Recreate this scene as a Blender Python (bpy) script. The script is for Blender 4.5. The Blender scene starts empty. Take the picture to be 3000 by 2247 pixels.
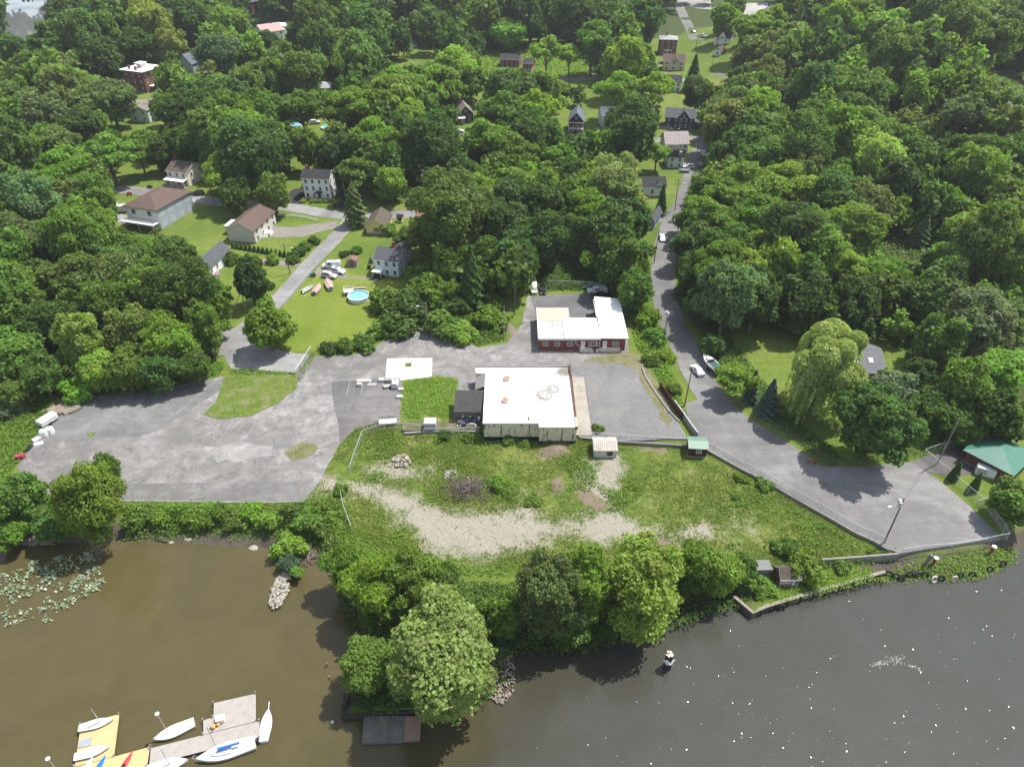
import bpy, math, random
import numpy as np
from mathutils import Vector, Matrix
from mathutils.geometry import delaunay_2d_cdt

# ---------------------------------------------------------------- camera, sky, sun, exposure
SC = bpy.context.scene
COL = SC.collection
H = 100.0                      # drone height over the parking lot
PITCH = math.radians(36.5)
F = 2081.0                     # focal length in pixels of the 3000 px wide photo
cam_d = bpy.data.cameras.new('camera')
cam_d.sensor_width = 36.0
cam_d.sensor_fit = 'HORIZONTAL'
cam_d.lens = 36.0 * F / 3000.0
cam_d.clip_start = 1.0
cam_d.clip_end = 9000.0
cam = bpy.data.objects.new('camera', cam_d)
cam.location = (0, 0, H)
cam.rotation_euler = (math.pi / 2 - PITCH, 0, 0)
COL.objects.link(cam)
SC.camera = cam

SUN_EL, SUN_AZ = math.radians(63), math.radians(60)   # azimuth from +Y towards +X
world = bpy.data.worlds.new('World')
SC.world = world
world.use_nodes = True
_n = world.node_tree.nodes
_sky = _n.new('ShaderNodeTexSky')
_sky.sky_type = 'NISHITA'
_sky.sun_disc = False
_sky.sun_elevation = SUN_EL
_sky.sun_rotation = SUN_AZ
_sky.air_density = 1.0
_sky.dust_density = 1.0
_hs = _n.new('ShaderNodeHueSaturation')          # thin summer haze: a paler blue than a clean sky
_hs.inputs['Saturation'].default_value = 0.55
world.node_tree.links.new(_sky.outputs[0], _hs.inputs['Color'])
world.node_tree.links.new(_hs.outputs[0], _n['Background'].inputs[0])
_n['Background'].inputs[1].default_value = 0.145
sun_d = bpy.data.lights.new('sun', 'SUN')
sun_d.energy = 4.2
sun_d.angle = math.radians(0.53)
sun_d.color = (1.0, 0.955, 0.885)
sun = bpy.data.objects.new('sun', sun_d)
SUNV = Vector((math.sin(SUN_AZ) * math.cos(SUN_EL), math.cos(SUN_AZ) * math.cos(SUN_EL), math.sin(SUN_EL)))
sun.rotation_euler = SUNV.to_track_quat('Z', 'Y').to_euler()
sun.location = (150, 100, 250)
COL.objects.link(sun)
SC.view_settings.view_transform = 'Standard'
SC.view_settings.look = 'None'
SC.view_settings.gamma = 1.0
SC.view_settings.exposure = 0.86
SC.cycles.max_bounces = 6
SC.cycles.diffuse_bounces = 4
SC.cycles.glossy_bounces = 2
SC.cycles.transmission_bounces = 3
SC.cycles.transparent_max_bounces = 6
SC.cycles.sample_clamp_indirect = 4.0
SC.cycles.caustics_reflective = False
SC.cycles.caustics_refractive = False

random.seed(7)
RNG = np.random.default_rng(7)
WL = -2.2                      # water level
K = 3000.0 / 2212.0            # overview pixels -> photo pixels

# ---------------------------------------------------------------- terrain heights
def sstep(a, b, x):
    t = np.clip((x - a) / (b - a), 0, 1)
    return t * t * (3 - 2 * t)

def vnoise(x, y, s, seed=0, octs=4, gain=.55):
    """fractal value noise in 0..1 on arrays"""
    x = np.asarray(x, float) / s; y = np.asarray(y, float) / s
    tot = np.zeros(x.shape); amp = 1.0; nrm = 0.0
    for o in range(octs):
        xi = np.floor(x).astype(np.int64); yi = np.floor(y).astype(np.int64); fx = x - xi; fy = y - yi
        fx = fx * fx * (3 - 2 * fx); fy = fy * fy * (3 - 2 * fy)
        def hs(a, b):
            h = (a * 374761393 + b * 668265263 + (seed + o) * 974634777) & 0x7fffffff
            h = ((h ^ (h >> 13)) * 1274126177) & 0x7fffffff
            return ((h ^ (h >> 16)) & 0xffff) / 65535.0
        v = (hs(xi, yi) * (1 - fx) + hs(xi + 1, yi) * fx) * (1 - fy) + (hs(xi, yi + 1) * (1 - fx) + hs(xi + 1, yi + 1) * fx) * fy
        tot += amp * v; nrm += amp; amp *= gain; x = x * 2.03 + 11.3; y = y * 2.03 + 7.7
    return np.clip((tot / nrm - .5) * 1.7 + .5, 0, 1)

def segdist(x, y, ax, ay, bx, by):
    dx, dy = bx - ax, by - ay
    t = np.clip(((x - ax) * dx + (y - ay) * dy) / (dx * dx + dy * dy + 1e-9), 0, 1)
    return np.hypot(x - ax - t * dx, y - ay - t * dy), t

def polydist(x, y, poly, closed=True):
    """unsigned distance to a polyline, and inside mask"""
    x = np.asarray(x, float); y = np.asarray(y, float)
    d = np.full(x.shape, 1e9); ins = np.zeros(x.shape, bool)
    n = len(poly)
    for i in range(n if closed else n - 1):
        ax, ay = poly[i][:2]; bx, by = poly[(i + 1) % n][:2]
        d = np.minimum(d, segdist(x, y, ax, ay, bx, by)[0])
        if closed:
            c = ((ay > y) != (by > y)) & (x < (bx - ax) * (y - ay) / (by - ay + 1e-12) + ax)
            ins ^= c
    return d, ins

def sdist(x, y, poly):
    d, i = polydist(x, y, poly)
    return np.where(i, -d, d)

def hbase(x, y):
    x = np.asarray(x, float); y = np.asarray(y, float)
    h = 9.0 * sstep(168, 430, y) * sstep(-420, -250, x)
    d, t = segdist(x, y, 168, 450, 195, 262)
    h = h + (27 - 7 * t) * np.exp(-(d / 42) ** 2)
    h = h + 92 * np.exp(-((x - 440) / 140) ** 2 - ((y - 530) / 150) ** 2)
    h = h + 20 * sstep(450, 800, y) * sstep(-260, -60, x)
    return h

def ray(u, v):
    yc = 1123.5 - v
    return (u - 1500.0, F * math.cos(PITCH) + yc * math.sin(PITCH), -F * math.sin(PITCH) + yc * math.cos(PITCH))

def U(u, v, z=None, dz=0.0):
    """where the sight line of photo pixel (u, v) meets the terrain (or the level z)"""
    rx, ry, rz = ray(u, v)
    if z is not None:
        t = (H - z) / -rz
        return Vector((rx * t, ry * t, z))
    zz = 0.0
    for _ in range(40):
        t = (H - zz - dz) / -rz
        zz = 0.5 * zz + 0.5 * float(hbase(rx * t, ry * t))
    return Vector((rx * t, ry * t, zz))

def O(x, y, z=None):
    return U(x * K, y * K, z)

def PO(pts, z=None):
    return [O(x, y, z) for x, y in pts]

def PX(p):
    """world point -> photo pixel"""
    x, y, z = p
    f = y * math.cos(PITCH) - (z - H) * math.sin(PITCH)
    uy = y * math.sin(PITCH) + (z - H) * math.cos(PITCH)
    return 1500 + F * x / f, 1123.5 - F * uy / f, f

_c = lambda cx, cy, pts: [(cx + x * .339, cy + y * .339) for x, y in pts]
SHORE_N1 = [(-400, 1545), (0, 1608), (70, 1592), (200, 1596), (360, 1582), (460, 1588), (600, 1600), (700, 1606), (765, 1606), (806, 1640),
            (880, 1625), (926, 1617), (953, 1671), (975, 1716), (1020, 1788), (1043, 1833), (1025, 1900), (1016, 2036)]
SHORE_W1 = [(1016, 2036), (1002, 2092), (1190, 2080), (1330, 2074)]
SHORE_N2 = [(1330, 2074), (1400, 2040), (1440, 1990), (1487, 1905), (1560, 1880), (1640, 1888), (1720, 1878), (1800, 1850), (1920, 1825), (1970, 1795), (2050, 1758), (2150, 1748)]
SHORE_W2 = [(2150, 1748), (2205, 1795), (2250, 1775), (2363, 1741), (2475, 1709), (2520, 1696), (2592, 1676)]
SHORE_N3 = [(2592, 1676), (2633, 1694), (2723, 1694), (2813, 1685), (2867, 1676), (2926, 1653), (2971, 1631), (3000, 1613), (3200, 1550), (3700, 1480)]
def _sp(l, z): return [U(u, v, z) for u, v in l]
S1, S2, S3, S4, S5 = _sp(SHORE_N1, -1.9), _sp(SHORE_W1, -1.5), _sp(SHORE_N2, -1.9), _sp(SHORE_W2, -1.0), _sp(SHORE_N3, -1.9)
LAND = [tuple(p[:2]) for p in S1 + S2[1:] + S3[1:] + S4[1:] + S5[1:]]
FARB = [(700, 120), (2600, 300), (2600, 2600), (-330, 2600), (-430, 1000), (-402, 700), (-350, 575), (-322, 505), (-395, 440), (-540, 400), (-900, 380), (-900, 60), (-300, 78)]
LAND = LAND + FARB
NATURAL = [S1, S3, S5]
FIELD = [tuple(p[:2]) for p in PO([(735, 1062), (762, 990), (800, 942), (840, 930), (1050, 935), (1250, 945), (1490, 962), (1700, 1075), (1940, 1200), (2200, 1175), (2215, 1230), (1940, 1260),
                                   (1640, 1330), (1300, 1420), (1050, 1560), (740, 1540), (740, 1250), (690, 1150), (740, 1110)], -0.5)]

def ground_h(x, y):
    x = np.asarray(x, float); y = np.asarray(y, float)
    h = hbase(x, y)
    d = sdist(x, y, FIELD)
    h = h - 1.0 * (1 - sstep(-4, 4, d)) * np.where(y < 145, 1, 0)
    db = np.full(x.shape, 1e9)
    for s in NATURAL:
        db = np.minimum(db, polydist(x, y, s, False)[0])
    h = np.minimum(h, WL - 0.25 + 0.40 * db)
    rv = np.minimum(polydist(x, y, FARB[3:10], False)[0], 1e9)
    h = np.minimum(h, WL - 0.3 + 0.25 * rv)
    return h

def gh(x, y):
    return float(ground_h(np.array([x]), np.array([y]))[0])

# ---------------------------------------------------------------- materials
MATS = {}
def nt(m):
    m.use_nodes = True
    t = m.node_tree
    for n in list(t.nodes): t.nodes.remove(n)
    out = t.nodes.new('ShaderNodeOutputMaterial')
    return t, out

def nd(t, kind, **kw):
    n = t.nodes.new('ShaderNode' + kind)
    for k, v in kw.items():
        if k.startswith('i_'):
            key = k[2:]
            n.inputs[int(key) if key.isdigit() else key].default_value = v
        else: setattr(n, k, v)
    return n

def ramp(t, fac, stops):
    r = nd(t, 'ValToRGB')
    el = r.color_ramp.elements
    while len(el) > 1: el.remove(el[-1])
    full = lambda c: (c if len(c) == 4 else (*c, 1)) if hasattr(c, '__len__') else (c, c, c, 1)
    el[0].position = min(1, stops[0][0]); el[0].color = full(stops[0][1])
    for p, c in stops[1:]: el.new(min(1, p)).color = full(c)
    t.links.new(fac, r.inputs[0])
    return r.outputs[0]

def noise(t, vec, scale, detail=4, rough=.6, dist=0.0):
    n = nd(t, 'TexNoise')
    n.inputs['Scale'].default_value = scale
    n.inputs['Detail'].default_value = detail
    n.inputs['Roughness'].default_value = rough
    n.inputs['Distortion'].default_value = dist
    if vec is not None: t.links.new(vec, n.inputs['Vector'])
    return n.outputs['Fac']

def mixc(t, fac, a, b, mode='MIX'):
    m = nd(t, 'Mix', data_type='RGBA', blend_type=mode)
    for sock, val in ((m.inputs[0], fac), (m.inputs[6], a), (m.inputs[7], b)):
        if isinstance(val, bpy.types.NodeSocket): t.links.new(val, sock)
        elif hasattr(val, '__len__'): sock.default_value = (*val[:3], 1)
        else: sock.default_value = val
    return m.outputs[2]

def mth(t, op, a, b=0.0, clamp=False):
    m = nd(t, 'Math', operation=op, use_clamp=clamp)
    for s, v in ((m.inputs[0], a), (m.inputs[1], b)):
        if isinstance(v, bpy.types.NodeSocket): t.links.new(v, s)
        else: s.default_value = v
    return m.outputs[0]

def bsdf(t, out, col, rough=.7, spec=.3, metal=0, bump=None, bstr=.3, bdist=.05):
    b = nd(t, 'BsdfPrincipled')
    if isinstance(col, bpy.types.NodeSocket): t.links.new(col, b.inputs['Base Color'])
    else: b.inputs['Base Color'].default_value = (*col[:3], 1)
    if isinstance(rough, bpy.types.NodeSocket): t.links.new(rough, b.inputs['Roughness'])
    else: b.inputs['Roughness'].default_value = rough
    b.inputs['Specular IOR Level'].default_value = spec
    b.inputs['Metallic'].default_value = metal
    if bump is not None:
        bp = nd(t, 'Bump')
        bp.inputs['Strength'].default_value = bstr
        bp.inputs['Distance'].default_value = bdist
        t.links.new(bump, bp.inputs['Height'])
        t.links.new(bp.outputs[0], b.inputs['Normal'])
    t.links.new(b.outputs[0], out.inputs[0])
    return b

def M(name, col, rough=.7, var=.18, scale=1.2, spec=.3, metal=0, stain=None, rows=0.0, axis=2):
    """plain weathered surface: colour broken up by two noises, optional stain colour, optional fine courses"""
    if name in MATS: return MATS[name]
    m = bpy.data.materials.new(name); MATS[name] = m
    t, out = nt(m)
    co = nd(t, 'TexCoord').outputs['Object']
    n1 = noise(t, co, scale, 5, .65)
    n2 = noise(t, co, scale * 7, 3, .6)
    f = mth(t, 'ADD', mth(t, 'MULTIPLY', n1, .65), mth(t, 'MULTIPLY', n2, .35))
    lo = tuple(c * (1 - var) for c in col); hi = tuple(min(1, c * (1 + var)) for c in col)
    c = ramp(t, f, [(.3, lo), (.7, hi)])
    if stain is not None:
        s = noise(t, co, scale * .6 + .15, 6, .7, 1.0)
        c = mixc(t, ramp(t, s, [(.52, 0.0), (.68, .75)]), c, stain)
    bump = None
    if rows:
        sp = nd(t, 'SeparateXYZ'); t.links.new(co, sp.inputs[0])
        w = mth(t, 'FRACT', mth(t, 'MULTIPLY', sp.outputs[axis], 1.0 / rows))
        c = mixc(t, ramp(t, w, [(0, .30), (.14, 0.0), (1, 0.0)]), c, tuple(x * .5 for x in col))
        bump = w
    bsdf(t, out, c, rough, spec, metal, bump, .3, .02)
    return m

def brick_mat(name, col, mortar=(.35, .32, .29)):
    if name in MATS: return MATS[name]
    m = bpy.data.materials.new(name); MATS[name] = m
    t, out = nt(m)
    co = nd(t, 'TexCoord').outputs['Object']
    mp = nd(t, 'Mapping'); mp.inputs['Rotation'].default_value = (math.pi / 2, 0, 0)
    t.links.new(co, mp.inputs[0])
    b = nd(t, 'TexBrick')
    b.inputs['Scale'].default_value = 3.0
    b.inputs['Color1'].default_value = (*col, 1)
    b.inputs['Color2'].default_value = (*(c * .7 for c in col), 1)
    b.inputs['Mortar'].default_value = (*(.5 * (c + .6 * k) for c, k in zip(mortar, col)), 1)
    b.inputs['Mortar Size'].default_value = .012
    t.links.new(mp.outputs[0], b.inputs['Vector'])
    n = noise(t, co, .5, 5)
    bsdf(t, out, mixc(t, ramp(t, n, [(.35, .45), (.65, 0.0)]), b.outputs[0], tuple(c * .62 for c in col)), .85, .2)
    return m

def leaf_mat(name, transl=.50):
    m = bpy.data.materials.new(name); MATS[name] = m
    t, out = nt(m)
    oi = nd(t, 'ObjectInfo')
    at = nd(t, 'Attribute', attribute_name='tone')
    hs = nd(t, 'HueSaturation')
    t.links.new(oi.outputs['Color'], hs.inputs['Color'])
    t.links.new(mth(t, 'ADD', .485, mth(t, 'MULTIPLY', at.outputs['Fac'], .03)), hs.inputs['Hue'])
    t.links.new(mth(t, 'ADD', .60, mth(t, 'MULTIPLY', at.outputs['Fac'], .80)), hs.inputs['Value'])
    c = hs.outputs[0]
    p = nd(t, 'BsdfPrincipled')
    p.inputs['Roughness'].default_value = .55
    p.inputs['Specular IOR Level'].default_value = .22
    t.links.new(c, p.inputs['Base Color'])
    tr = nd(t, 'BsdfTranslucent')
    t.links.new(mixc(t, 1.0, c, (1.2, 1.3, .5), 'MULTIPLY'), tr.inputs[0])
    mx = nd(t, 'MixShader'); mx.inputs[0].default_value = transl
    t.links.new(p.outputs[0], mx.inputs[1]); t.links.new(tr.outputs[0], mx.inputs[2])
    t.links.new(mx.outputs[0], out.inputs[0])
    return m
LEAF = leaf_mat('leaf')
BARK = M('bark', (.13, .105, .08), .95, .35, 3)

# ---------------------------------------------------------------- mesh helpers
class MB:
    def __init__(s): s.v = []; s.f = []
    def add(s, vs, fs, mtx=None):
        o = len(s.v)
        s.v += [tuple(mtx @ Vector(p)) for p in vs] if mtx else [tuple(p) for p in vs]
        s.f += [tuple(i + o for i in f) for f in fs]
        return s
    def box(s, x0, y0, z0, x1, y1, z1, mtx=None):
        v = [(x0, y0, z0), (x1, y0, z0), (x1, y1, z0), (x0, y1, z0), (x0, y0, z1), (x1, y0, z1), (x1, y1, z1), (x0, y1, z1)]
        return s.add(v, [(0, 3, 2, 1), (4, 5, 6, 7), (0, 1, 5, 4), (1, 2, 6, 5), (2, 3, 7, 6), (3, 0, 4, 7)], mtx)
    def prism(s, poly, z0, z1, mtx=None):
        n = len(poly)
        v = [(p[0], p[1], z0) for p in poly] + [(p[0], p[1], z1) for p in poly]
        return s.add(v, [tuple(range(n - 1, -1, -1)), tuple(range(n, 2 * n))] + [(i, (i + 1) % n, n + (i + 1) % n, n + i) for i in range(n)], mtx)
    def extr_y(s, prof, y0, y1, mtx=None):
        n = len(prof)
        v = [(p[0], y0, p[1]) for p in prof] + [(p[0], y1, p[1]) for p in prof]
        return s.add(v, [tuple(range(n)), tuple(range(2 * n - 1, n - 1, -1))] + [(i, n + i, n + (i + 1) % n, (i + 1) % n) for i in range(n)], mtx)
    def extr_x(s, prof, x0, x1, mtx=None):
        n = len(prof)
        v = [(x0, p[0], p[1]) for p in prof] + [(x1, p[0], p[1]) for p in prof]
        return s.add(v, [tuple(range(n - 1, -1, -1)), tuple(range(n, 2 * n))] + [(i, (i + 1) % n, n + (i + 1) % n, n + i) for i in range(n)], mtx)
    def tube(s, p0, p1, r0, r1=None, n=8):
        r1 = r0 if r1 is None else r1
        p0, p1 = Vector(p0), Vector(p1); d = p1 - p0
        if d.length < 1e-6: return s
        q = d.to_track_quat('Z', 'Y').to_matrix()
        a, b = [], []
        for i in range(n):
            w = Vector((math.cos(2 * math.pi * i / n), math.sin(2 * math.pi * i / n), 0))
            a.append(p0 + q @ (w * r0)); b.append(p1 + q @ (w * r1))
        return s.add(a + b, [tuple(range(n - 1, -1, -1)), tuple(range(n, 2 * n))] + [(i, (i + 1) % n, n + (i + 1) % n, n + i) for i in range(n)])
    def line(s, pts, r, n=6):
        for a, b in zip(pts, pts[1:]): s.tube(a, b, r, r, n)
        return s
    def loft(s, rings, cap=True):
        o = len(s.v); n = len(rings[0])
        for r in rings: s.v += [tuple(p) for p in r]
        for k in range(len(rings) - 1):
            for i in range(n):
                j = (i + 1) % n
                s.f.append((o + k * n + i, o + k * n + j, o + (k + 1) * n + j, o + (k + 1) * n + i))
        if cap:
            s.f.append(tuple(o + i for i in range(n - 1, -1, -1)))
            s.f.append(tuple(o + (len(rings) - 1) * n + i for i in range(n)))
        return s
    def mesh(s, name, mat, smooth=False):
        me = bpy.data.meshes.new(name)
        me.from_pydata(s.v, [], s.f)
        if mat: me.materials.append(mat)
        me.validate()
        if smooth: me.polygons.foreach_set('use_smooth', [True] * len(me.polygons))
        me.update()
        return me
    def build(s, name, mat, parent=None, smooth=False):
        return ob(name, s.mesh(name, mat, smooth), parent)

def ob(name, me, parent=None):
    o = bpy.data.objects.new(name, me)
    COL.objects.link(o)
    if parent is not None: o.parent = parent
    return o

def tag(o, label, cat, group=None):
    o['label'] = label; o['category'] = cat
    if group: o['group'] = group
    return o

def thing(name, label, cat, loc=(0, 0, 0), rz=0.0, group=None):
    o = bpy.data.objects.new(name, None)
    o.empty_display_size = .5
    COL.objects.link(o)
    o.location = loc; o.rotation_euler = (0, 0, rz)
    return tag(o, label, cat, group)

def copy_tree(o, parent=None):
    c = o.copy(); COL.objects.link(c)
    if parent is not None: c.parent = parent
    for ch in list(o.children): copy_tree(ch, c)
    return c

def np_mesh(name, V, Fq, mat, tone=None, uvname=None):
    """fast mesh of quads (or tris) from numpy arrays"""
    me = bpy.data.meshes.new(name)
    k = Fq.shape[1]; nf = len(Fq)
    me.vertices.add(len(V)); me.vertices.foreach_set('co', np.ascontiguousarray(V, dtype=np.float32).ravel())
    me.loops.add(nf * k); me.loops.foreach_set('vertex_index', np.ascontiguousarray(Fq, dtype=np.int32).ravel())
    me.polygons.add(nf)
    me.polygons.foreach_set('loop_start', np.arange(0, nf * k, k, dtype=np.int32))
    try: me.polygons.foreach_set('loop_total', np.full(nf, k, dtype=np.int32))
    except Exception: pass
    if tone is not None:
        a = me.attributes.new('tone', 'FLOAT', 'FACE')
        a.data.foreach_set('value', np.ascontiguousarray(tone, dtype=np.float32))
    me.materials.append(mat)
    me.update(calc_edges=True)
    return me

def leaf_quads(P, N, size, rng):
    """leaf clumps: folded quads at points P facing N"""
    n = len(P)
    N = N / (np.linalg.norm(N, axis=1, keepdims=True) + 1e-9)
    R = rng.normal(size=(n, 3))
    T = np.cross(N, R); T /= (np.linalg.norm(T, axis=1, keepdims=True) + 1e-9)
    B = np.cross(N, T)
    s = size * rng.uniform(.6, 1.35, n)[:, None]
    w = s * rng.uniform(.55, .95, n)[:, None]
    f = s * rng.uniform(-.35, .15, n)[:, None]
    V = np.stack([P + T * s + N * f, P + B * w, P - T * s + N * f, P - B * w], 1).reshape(-1, 3)
    return V, np.arange(4 * n).reshape(-1, 4)

def sheet(name, poly, zoff, mat, spacing=3.0, attr=None, hfun=None, skirt=0.0, flat=None, ragged=0.0):
    """a ground sheet inside the world polygon, draped over the terrain"""
    pts = [Vector((p[0], p[1])) for p in poly]
    bd = []
    for i, a in enumerate(pts):
        b = pts[(i + 1) % len(pts)]
        n = max(1, int((b - a).length / spacing))
        for k in range(n):
            q = a + (b - a) * (k / n)
            if ragged and k: q = q + Vector((random.uniform(-ragged, ragged), random.uniform(-ragged, ragged)))
            bd.append(q)
    xs = [p.x for p in pts]; ys = [p.y for p in pts]
    gx, gy = np.meshgrid(np.arange(min(xs), max(xs), spacing), np.arange(min(ys), max(ys), spacing))
    gx = gx.ravel() + RNG.uniform(-.2, .2, gx.size) * spacing; gy = gy.ravel() + RNG.uniform(-.2, .2, gy.size) * spacing
    d, ins = polydist(gx, gy, [tuple(p) for p in bd])
    k = ins & (d > .45 * spacing)
    allp = bd + [Vector((x, y)) for x, y in zip(gx[k], gy[k])]
    nb = len(bd)
    r = delaunay_2d_cdt(allp, [(i, (i + 1) % nb) for i in range(nb)], [], 1, 1e-4)
    V2, FC = r[0], [tuple(f) for f in r[2]]
    X = np.array([p.x for p in V2]); Y = np.array([p.y for p in V2])
    Z = (np.full(len(X), flat) if flat is not None else (hfun or hbase)(X, Y)) + zoff
    V = [(x, y, z) for x, y, z in zip(X, Y, Z)]
    up = []
    for f in FC:
        a, b, c = (V2[i] for i in f[:3])
        up.append(f if (b - a).cross(c - a) > 0 else f[::-1])
    FC = up
    if skirt:
        from collections import Counter
        ec = {}
        for f in FC:
            for i in range(len(f)): ec[(f[i], f[(i + 1) % len(f)])] = 1
        low = {}
        for (a, b) in list(ec):
            if (b, a) not in ec:
                for q in (a, b):
                    if q not in low:
                        low[q] = len(V); V.append((V[q][0], V[q][1], V[q][2] - skirt))
                FC.append((b, a, low[a], low[b]))
    me = bpy.data.meshes.new(name)
    me.from_pydata(V, [], FC)
    if attr:
        Xa = np.array([p[0] for p in V]); Ya = np.array([p[1] for p in V])
        for an, fn in attr.items():
            a = me.attributes.new(an, 'FLOAT', 'POINT')
            a.data.foreach_set('value', np.asarray(fn(Xa, Ya), dtype=np.float32))
    me.materials.append(mat)
    me.update()
    o = ob(name, me)
    return o

def smooth_line(pts, step=3.0):
    """Catmull-Rom through world points, sampled"""
    P = [Vector(p[:2]) for p in pts]
    P = [P[0] * 2 - P[1]] + P + [P[-1] * 2 - P[-2]]
    out = []
    for i in range(1, len(P) - 2):
        a, b, c, d = P[i - 1:i + 3]
        n = max(2, int((c - b).length / step))
        for k in range(n):
            t = k / n
            out.append(.5 * ((2 * b) + (c - a) * t + (2 * a - 5 * b + 4 * c - d) * t * t + (3 * b - a - 3 * c + d) * t ** 3))
    out.append(P[-2])
    return out

def ribbon(name, pts, width, zoff, mat, step=3.0, rag=.15, nx=4):
    L = smooth_line(pts, step)
    V, Fs = [], []
    for i, p in enumerate(L):
        t = (L[min(i + 1, len(L) - 1)] - L[max(i - 1, 0)]).normalized()
        nrm = Vector((-t.y, t.x))
        w = width(i / (len(L) - 1)) if callable(width) else width
        for k in range(nx + 1):
            s = (k / nx - .5) * w
            if k in (0, nx): s += random.uniform(-rag, rag)
            q = p + nrm * s
            V.append((q.x, q.y, float(hbase(q.x, q.y)) + zoff))
    for i in range(len(L) - 1):
        for k in range(nx):
            a = i * (nx + 1) + k
            Fs.append((a, a + nx + 1, a + nx + 2, a + 1))
    Fs = [f[::-1] for f in Fs]
    mb = MB(); mb.v = V; mb.f = Fs
    o = mb.build(name, mat)
    if o.data.polygons[0].normal.z < 0: o.data.flip_normals()
    return o
# ---------------------------------------------------------------- surface materials of the setting
def world_co(t):
    return nd(t, 'TexCoord').outputs['Object']

def ground_mat():
    m = bpy.data.materials.new('grass_ground'); t, out = nt(m); co = world_co(t)
    n1 = noise(t, co, .035, 4); n2 = noise(t, co, .35, 5, .7); n3 = noise(t, co, 2.2, 4, .75)
    c = ramp(t, n1, [(.35, (.105, .150, .026)), (.55, (.150, .195, .036)), (.72, (.215, .215, .070))])
    c = mixc(t, ramp(t, n2, [(.42, 0.0), (.68, .6)]), c, (.065, .115, .020))
    c = mixc(t, ramp(t, n3, [(.38, .45), (.60, 0.0)]), c, (.055, .09, .018))
    c = mixc(t, ramp(t, noise(t, co, .16, 5, .7), [(.60, 0.0), (.72, .7)]), c, (.17, .155, .075))
    mud = nd(t, 'Attribute', attribute_name='mud').outputs['Fac']
    mc = ramp(t, n2, [(.3, (.055, .047, .037)), (.7, (.105, .094, .075))])
    c = mixc(t, mth(t, 'MULTIPLY', mud, 1.0, True), c, mc)
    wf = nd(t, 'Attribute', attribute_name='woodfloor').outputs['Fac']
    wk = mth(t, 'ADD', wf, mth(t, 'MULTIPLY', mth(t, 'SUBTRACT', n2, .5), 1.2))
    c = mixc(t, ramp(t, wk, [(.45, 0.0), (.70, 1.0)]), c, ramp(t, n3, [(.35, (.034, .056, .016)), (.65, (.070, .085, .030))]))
    rk = nd(t, 'Attribute', attribute_name='rock').outputs['Fac']
    c = mixc(t, mth(t, 'MULTIPLY', rk, 1.0, True), c, ramp(t, noise(t, co, .12, 6, .75, 1.5), [(.3, (.09, .075, .065)), (.7, (.26, .22, .19))]))
    bsdf(t, out, c, .95, .1, 0, mth(t, 'ADD', n3, n2), .8, .35)
    return m

def lawn_mat():
    m = bpy.data.materials.new('mown_lawn'); t, out = nt(m); co = world_co(t)
    n1 = noise(t, co, .06, 4); n2 = noise(t, co, .8, 5, .7); n3 = noise(t, co, 5, 3, .7)
    # curved passes of the mower round the middle of the plot
    mp = nd(t, 'Mapping'); c0 = O(690, 640, 0)
    mp.inputs['Location'].default_value = (-c0.x, -c0.y, 0)
    t.links.new(co, mp.inputs[0])
    w = nd(t, 'TexWave', wave_type='RINGS', rings_direction='Z')
    w.inputs['Scale'].default_value = .30; w.inputs['Distortion'].default_value = 3.0
    w.inputs['Detail'].default_value = 2; w.inputs['Detail Scale'].default_value = .6
    t.links.new(mp.outputs[0], w.inputs[0])
    c = ramp(t, n1, [(.33, (.115, .155, .022)), (.55, (.170, .205, .036)), (.72, (.235, .225, .075))])
    c = mixc(t, mth(t, 'MULTIPLY', w.outputs['Fac'], .30), c, (.080, .135, .016))
    c = mixc(t, ramp(t, n2, [(.45, 0.0), (.7, .45)]), c, (.08, .13, .018))
    c = mixc(t, ramp(t, n3, [(.4, .35), (.6, 0.0)]), c, (.05, .085, .010))
    c = mixc(t, ramp(t, noise(t, co, .22, 6, .75, .8), [(.60, 0.0), (.70, .6)]), c, (.23, .20, .11))
    bsdf(t, out, c, .95, .1, 0, n3, .5, .1)
    return m

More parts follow.
